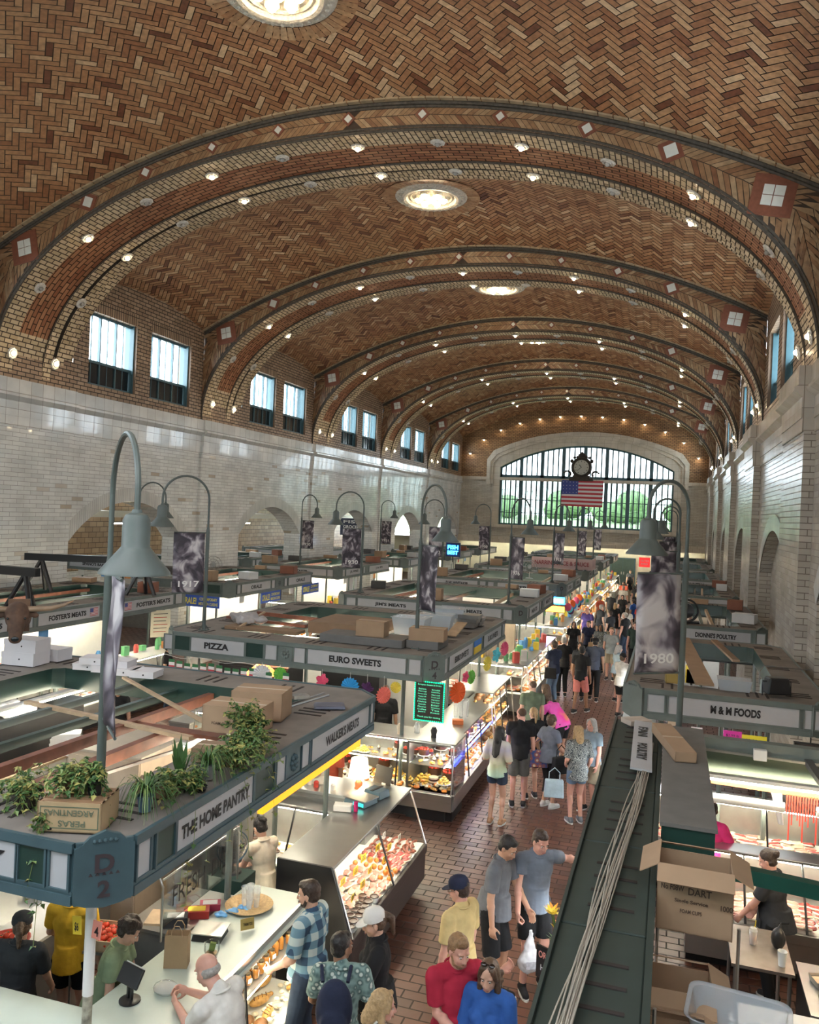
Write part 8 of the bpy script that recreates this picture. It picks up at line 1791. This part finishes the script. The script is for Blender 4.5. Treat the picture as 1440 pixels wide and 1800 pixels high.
for s_ in (-1,1): g=G(); g.tube([(s_*.10,.02,.36),(s_*.12,.14,.42),(s_*.13,.30,.32),(s_*.14,.27,.12),(s_*.12,.05,.02)],.016,6); g.build('strap',NAVY,r,smooth=True)
for (x,y,z,lab,m_,rz) in [(-2.10,14.72,.72,'floral tote bag on the arm of the woman in black capris',patt('floral_bag','vor',(.35,.10,.05),(.6,.5,.4),(.04,.08,.25),.45),.3),(-1.68,14.5,.72,'black and white handbag between the two women',BLK,.8),(-3.02,22.75,.75,'black shoulder bag carried by the man in blue jeans',BLK,.2),(-2.42,28.85,.65,'tan tote bag carried mid-aisle',KR,0),(-1.72,14.05,.45,'small light blue paper bag held low',TEALC,.2)]:
    r=thingy('tote_bag',lab,'bag',(x,y,z),rz); g=G(); g.box(-.17,.17,-.06,.06,0,.3,taper=.9); g.build('bag_body',m_,r,bev=.02); g=G(); g.tube([(-.09,0,.29),(-.09,0,.42),(0,0,.5),(.09,0,.42),(.09,0,.29)],.008,6); g.build('handle',m_,r,smooth=True)
r=thingy('sunglasses','dark sunglasses resting on the brown-haired woman','sunglasses',(0,0,0)); 
sg=bpy.data.objects['person.004'] if 'person.004' in bpy.data.objects else None
g=G()
for q in (-1,1): g.ell((q*.034,0,0),(.026,.006,.018),n=12,m=6)
g.tube([(-.012,0,.004),(.012,0,.004)],.003,5); g.build('lenses',mat('dark_lens',(.02,.012,.01),.08,var=0),r,smooth=True); r.location=(-1.232,6.36,1.66); r.rotation_euler=(-.9,0,math.radians(172-180)); 
r2=dup(r,(-1.42,6.30,1.30),label='sunglasses hooked on the collar of the crimson T-shirt'); r2.location=(-1.475,6.435,1.30); r2.rotation_euler=(0,1.3,math.radians(38))
# ---- M & M FOODS front: signs, cards, plant, LED
for (nm,x,z,c,w,h) in [('magenta',.92,2.28,(.80,.05,.45),.24,.13),('yellow',1.20,2.24,(.85,.78,.05),.32,.15),('white oval',1.40,2.10,(.6,.6,.58),.26,.13),('small white',.45,2.28,(.7,.68,.66),.15,.12),('cream',.15,2.30,(.65,.50,.35),.18,.16)]:
    r=thingy('price_sign',nm+' card hanging under the M & M FOODS fascia','sign',(x,12.225,z)); g=G(); g.box(-w/2,w/2,-.004,.004,-h/2,h/2); b_=g.build('card',mat('card_'+nm.replace(' ','_'),c,.6,var=0),r,bev=.02 if 'oval' in nm else 0); g=G(); g.box(-.002,.002,0,.002,h/2,2.4-z); g.build('thread',WHITE,r); lettering('$2.99 lb',basis('S',(0,-.006,0)),w*.7,h*.3,INK,b_,th=.001,bold=0)
r=thingy('led_number_sign','black box with a glowing red number 8 at the right edge','sign',(1.86,11.95,2.24)); g=G(); g.box(-.2,.3,-.05,.05,-.12,.12); b_=g.build('housing',BLACK,r); lettering('8',basis('S',(-.03,-.06,0)),.09,.13,mat('led_red',(1,.03,.01),.4,var=0,emit=9),b_); g=G(); g.cyl((0,0,.12),(0,0,.2),.01,n=5); g.build('hanger',BLACK,r)
plant('dry spiky grass arrangement at the corner of the right-hand aisle',-.55,11.9,1.25,'spider',(.07,.12),BLACK,n=50,reach=.24,drop=.1,seed=31)
bagblob('white plastic bags at the end of the dark green canopy',-.28,10.35,2.45,.14,CLOTHW,8,cat='plastic bag'); r=thingy('small_shelf','small dark shelf under the white bags','shelf',(-.28,10.40,2.35)); g=G(); g.box(-.2,.2,-.15,.15,.0,.36); g.build('board',DKG,r)
cbox('folded beige card sheet at the end of the dark green canopy',-.30,10.0,2.82,.28,.22,.05,.6,mat('beige_card',(.5,.42,.35),.7),tape=False)
# clutter over M & M
beam('tan plank lying across the M & M FOODS opening',(.55,12.7,2.86),(.30,17.6,2.86),.26,.03,CARD,'plank','plank'); beam('second tan plank across the M & M FOODS opening',(1.15,15.2,2.86),(.9,17.6,2.86),.12,.04,CARDD,'plank','plank')
r=thingy('clear_basket','clear plastic basket on the M & M FOODS deck','basket',(.95,12.75,2.82)); g=G(); g.box(-.2,.2,-.14,.14,0,.16,taper=1.15); g.build('basket',GBIN,r); cbox('yellowish box on the M & M FOODS deck',.42-.3,12.85,2.82,.24,.2,.12,.1,mat('box_gold',(.40,.28,.08),.6,var=.1),tape=False)
r=thingy('black_speaker','black angular floodlight on the M & M FOODS deck','floodlight',(1.50,12.62,2.82),.3); g=G(); g.box(-.17,.17,-.12,.12,.03,.26,taper=.8); g.build('housing',BLACK,r,bev=.02); g=G(); g.tube([(-.2,0,0),(-.2,0,.2),(.2,0,.2),(.2,0,0)],.01,5); g.build('yoke',BLACK,r)
r=thingy('metal_rail','bent steel rail at the back right of the M & M FOODS canopy','rail',(1.7,13.4,2.82)); g=G(); g.tube([(-.35,0,0),(-.35,0,.2),(-.28,.1,.27),(.35,.1,.27)],.012,6); g.build('rail',STEELD,r)
r=thingy('cable_reel',"dark cable reel on the DIONNE'S POULTRY deck",'reel',(.42,20.8,2.82)); g=G()
for y in (-.12,.12): g.tube([(.26*math.cos(a),y,.28+.26*math.sin(a)) for a in [2*PI*k/20 for k in range(21)]],.018,6)
g.cyl((0,-.12,.28),(0,.12,.28),.17,n=18); g.build('reel',BLACK,r,smooth=True); g=G(); g.box(-.3,.3,-.16,.16,0,.03); g.build('stand',BLACK,r)
# ---- generic clutter on the other canopies and goods inside the stalls
rr=random.Random(17)
blocks=[(XA0,XA1,21.1,26.9,"the JIM'S MEATS canopy"),(XA0,XA1,29.4,35.2,'the middle D.W. WHITAKER canopy'),(XA0,XA1,37.6,43.4,'the spice canopy'),(XA0,XA1,45.8,51.6,'the sixth middle canopy'),(XB0,XB1,9.8,19.4,"the FOSTER'S MEATS canopy"),(XB0,XB1,21.5,27.5,'the ORALE canopy'),(XB0,XB1,29.8,36.0,'the left-wall D.W. WHITAKER canopy'),(XB0,XB1,38.2,44.2,'the left bakery canopy'),(XB0,XB1,46.4,52.4,'the fish canopy'),(XC0,XC1,20.3,26.3,"the DIONNE'S POULTRY canopy"),(XC0,XC1,28.6,34.4,"the second DIONNE'S canopy"),(-22.5,-17.9,26.3,31.0,'the side-aisle bakery canopy'),(-21.5,-17.4,31.6,36.5,'the side-aisle meat canopy')]
for bi,(x0,x1,y0,y1,nm) in enumerate(blocks):
    w=x1-x0
    spots=[(x0+.4+rr.uniform(0,w-.9),y0+.36),(x0+.4+rr.uniform(0,w-.9),y1-.36),(x1-.38,y0+1.2+rr.uniform(0,2)),(x0+.38,y0+1.5+rr.uniform(0,3)),(x1-.38,y1-1.4)]
    kinds=['brown carton','flat brown carton','white carton','dark carton','red-brown carton']
    for k,(x,y) in enumerate(spots):
        m_=[CARD,CARD,CLOTHW,mat('dark_carton',(.06,.055,.05),.6),mat('rust_carton',(.25,.09,.05),.6)][k]
        cbox(kinds[k]+' on '+nm,x,y,ZT,rr.uniform(.35,.6),rr.uniform(.28,.42),[.3,.12,.22,.2,.26][k],rr.uniform(-.3,.3),m_,tape=k<2)
    for k in range(3):
        x=x0+1.1+(w-2.2)*k/2; beam('%s timber across the opening of %s'%(ordw[k],nm),(x,y0+.75,2.66),(x+rr.uniform(-.2,.2),y1-.75,2.66),.07,.08,[WOODR,DGRN,WOODP][k])
    if x0==XB0: panelbox('back_partition','white back partition added to brighten the stall under '+nm,'partition',x0+1.7,x0+1.8,y0+.8,y1-.8,0,2.3,WHITE,part='panel'); tube((x0+2.2,(y0+y1)/2-1.6,2.42),2.2,0,'near fill light added before the white partition under '+nm); tube((x0+2.2,(y0+y1)/2+1.6,2.42),2.2,0,'far fill light added before the white partition under '+nm)  # white wall and two strip lights per stall, added to brighten its inside
    else: panelbox('back_partition','pale back partition in the stall under '+nm,'partition',x0+.75,x1-.8,(y0+y1)/2+.4,(y0+y1)/2+.55,0,2.25,WHITE if bi%2 else TANP,part='panel')
    panelbox('work_counter','steel work counter in the stall under '+nm,'counter',x0+(1.95 if x0==XB0 else 1.2),x1-(.9 if x0==XB0 else 1.5),(y0+y1)/2-.5,(y0+y1)/2+.2,0,.95,STEELD,STEEL)
    cols=[(.7,.5,.05),(.6,.1,.08),(.7,.7,.68),(.1,.3,.6),(.15,.45,.2),(.7,.3,.1)]
    for k in range(7):
        x=x0+1.4+rr.uniform(0,max(.2,w-3.1)); c=k%6; m_=mat('goods_%d'%c,cols[c],.5,var=.15)
        r=thingy('goods_stack',['yellow','red','white','blue','green','orange'][c]+' packaged goods on the work counter under '+nm,'goods',((x0+2.1+.62*k/6.5 if x0==XB0 else x0+1.35+(w-2.9)*k/6.5),(y0+y1)/2-.15,.95),group='packaged goods under '+nm); g=G(); g.box(-.13,.13,-.1,.1,0,rr.uniform(.15,.5)); g.build('packets',m_,r)
    for k in range(6):
        c=rr.randrange(6); side_s=k<3; x,y=(x0+.8+(w-1.4)*k/3,y0+.06) if side_s else (x1-.06,y0+.8+(k-3)*1.7)
        r=thingy('hanging_card',['yellow','red','white','blue','green','orange'][c]+' price card hanging below the edge of '+nm,'sign',(x,y,2.36),0 if side_s else PI/2,group='price cards below '+nm); g=G(); g.box(-.14,.14,-.004,.004,-.2,0); g.build('card',mat('goods_%d'%c,cols[c],.5) if k%3 else WCARD,r); g=G(); g.box(-.01,.01,-.004,.004,0,.05); g.build('clip',BLACK,r)
for k,(x,y) in enumerate([(-8.9,27.3),(-9.2,27.6),(-9.0,28.0)]): pass
for k in range(14):
    a=k*1.1; r=thingy('yellow_bag','yellow bag of snacks piled in the aisle left of the JIM\'S MEATS canopy','snack bag',(-10.0+.22*(k%4),26.0+.2*(k//4),.95+.12*(k//5)),a,group='yellow snack bags'); g=G(); g.ell((0,0,.09),(.15,.10,.11),n=10,m=7); g.build('bag',YCARD,r,smooth=True)
panelbox('display_table','low table carrying the yellow snack bags','table',-10.3,-9.0,25.8,26.9,0,.94,WHITE,STEEL)
for k,(x,y,z) in enumerate([(-8.9,22.9,1.8),(-8.9,23.4,1.9),(-8.9,23.9,1.75)]):
    r=thingy('hanging_bag','white hanging merchandise bag left of the JIM\'S MEATS sign','bag',(x,y,z),group='white hanging bags'); g=G(); g.ell((0,0,-.1),(.18,.12,.28),n=10,m=8); g.cyl((0,0,.1),(.06,0,2.42-z),.008,n=4); g.build('bag',PLW,r,smooth=True)
for k,(x,y,nm) in enumerate([(-5.1,31.2,'the middle D.W. WHITAKER canopy'),(-13.4,22.2,'the ORALE canopy'),(-6.6,38.3,'the spice canopy')]):
    r=thingy('cage_fan','round metal cage fan standing on '+nm,'fan',(x,y,ZT),.4*k); g=G(); g.lathe([(0,0),(.16,0),(.14,.02),(.02,.03),(.02,.25),(0,.25)],n=14); g.build('base',STEELD,r,smooth=True); g=G()
    for rd in (.08,.18,.27): g.tube([(rd*math.cos(a),0,.45+rd*math.sin(a)) for a in [2*PI*q/20 for q in range(21)]],.008,5)
    for q in range(12): a=2*PI*q/12; g.cyl((0,0,.45),(.27*math.cos(a),0,.45+.27*math.sin(a)),.004,n=4)
    g.cyl((0,.08,.45),(0,-.02,.45),.06,n=10); g.build('cage',STEELD,r)
r=thingy('paper_notice','pale handwritten notice hanging before the FOSTER\'S counter','notice',(-8.95,15.0,2.2)); r.location=(-12.25,17.9,2.1); r.rotation_euler=(0,0,PI/2*.6); g=G(); g.box(-.25,.25,-.004,.004,-.38,.3); p_=g.build('sheet',mat('cream_paper',(.68,.62,.46),.7,var=.05),r)
for q in range(6): g=G(); g.box(-.18,.18-.02*(q%3),-.007,-.004,.2-q*.09,.215-q*.09); g.build('writing_line',REDC if q%2 else INK,p_)

# goods standing on the aisle-side cases and bright balloons by the CANNOLI sign
rr=random.Random(77)
for bi,(ya,yb,nm,xg) in enumerate([(a_,b_,n_,-3.62) for a_,b_,n_ in ((21.3,26.6,"beside JIM'S MEATS"),(29.6,35.0,'past the CANNOLI sign'),(37.8,43.2,'at the spice stall'),(46,51.2,'at the sixth stall'),(54.3,59.5,'at the farthest stall'))]+[(10.4,19.0,"at FOSTER'S",-12.5),(21.9,27.2,'at the ORALE stall',-12.5),(30.2,35.6,'by the third left arch',-12.5)]):
    for k in range(26):
        y=ya+(yb-ya)*(k+rr.uniform(.1,.9))/26; x=xg-rr.uniform(0,.45); c=rr.randrange(6)
        r=thingy('counter_goods','%s packet or jar on the aisle counter %s'%(['yellow','red','white','blue','green','orange'][c],nm),'goods',(x,y,1.322),rr.uniform(0,3),group='counter goods '+nm); g=G(); h=rr.uniform(.08,.3)
        if k%2: g.lathe([(0,0),(.06,0),(.065,h*.7),(.04,h),(0,h)],n=10)
        else: g.box(-.08,.08,-.06,.06,0,h)
        g.build('packet',mat('goods_%d'%c,cols[c],.5),r,smooth=bool(k%2))
for k in range(12):
    c=['pink','cyan','purple','orange','blue','white'][k%6]; y=29.7+k*.42; z=2.0-.1*(k%3)
    r=thingy('balloon','round %s paper ball hanging by the CANNOLI sign'%c,'decoration',(-3.42,y,z),group='paper balls by the CANNOLI sign %s'%c); g=G(); g.ell((0,0,0),(.13,.13,.15),n=12,m=8); g.build('ball',mat('paper_'+c,PC[c],.6),r,smooth=True); g=G(); g.cyl((0,0,.14),(-.1,0,2.42-z),.004,n=4); g.build('thread',WHITE,r)
bpy.data.scenes.remove(TMP)
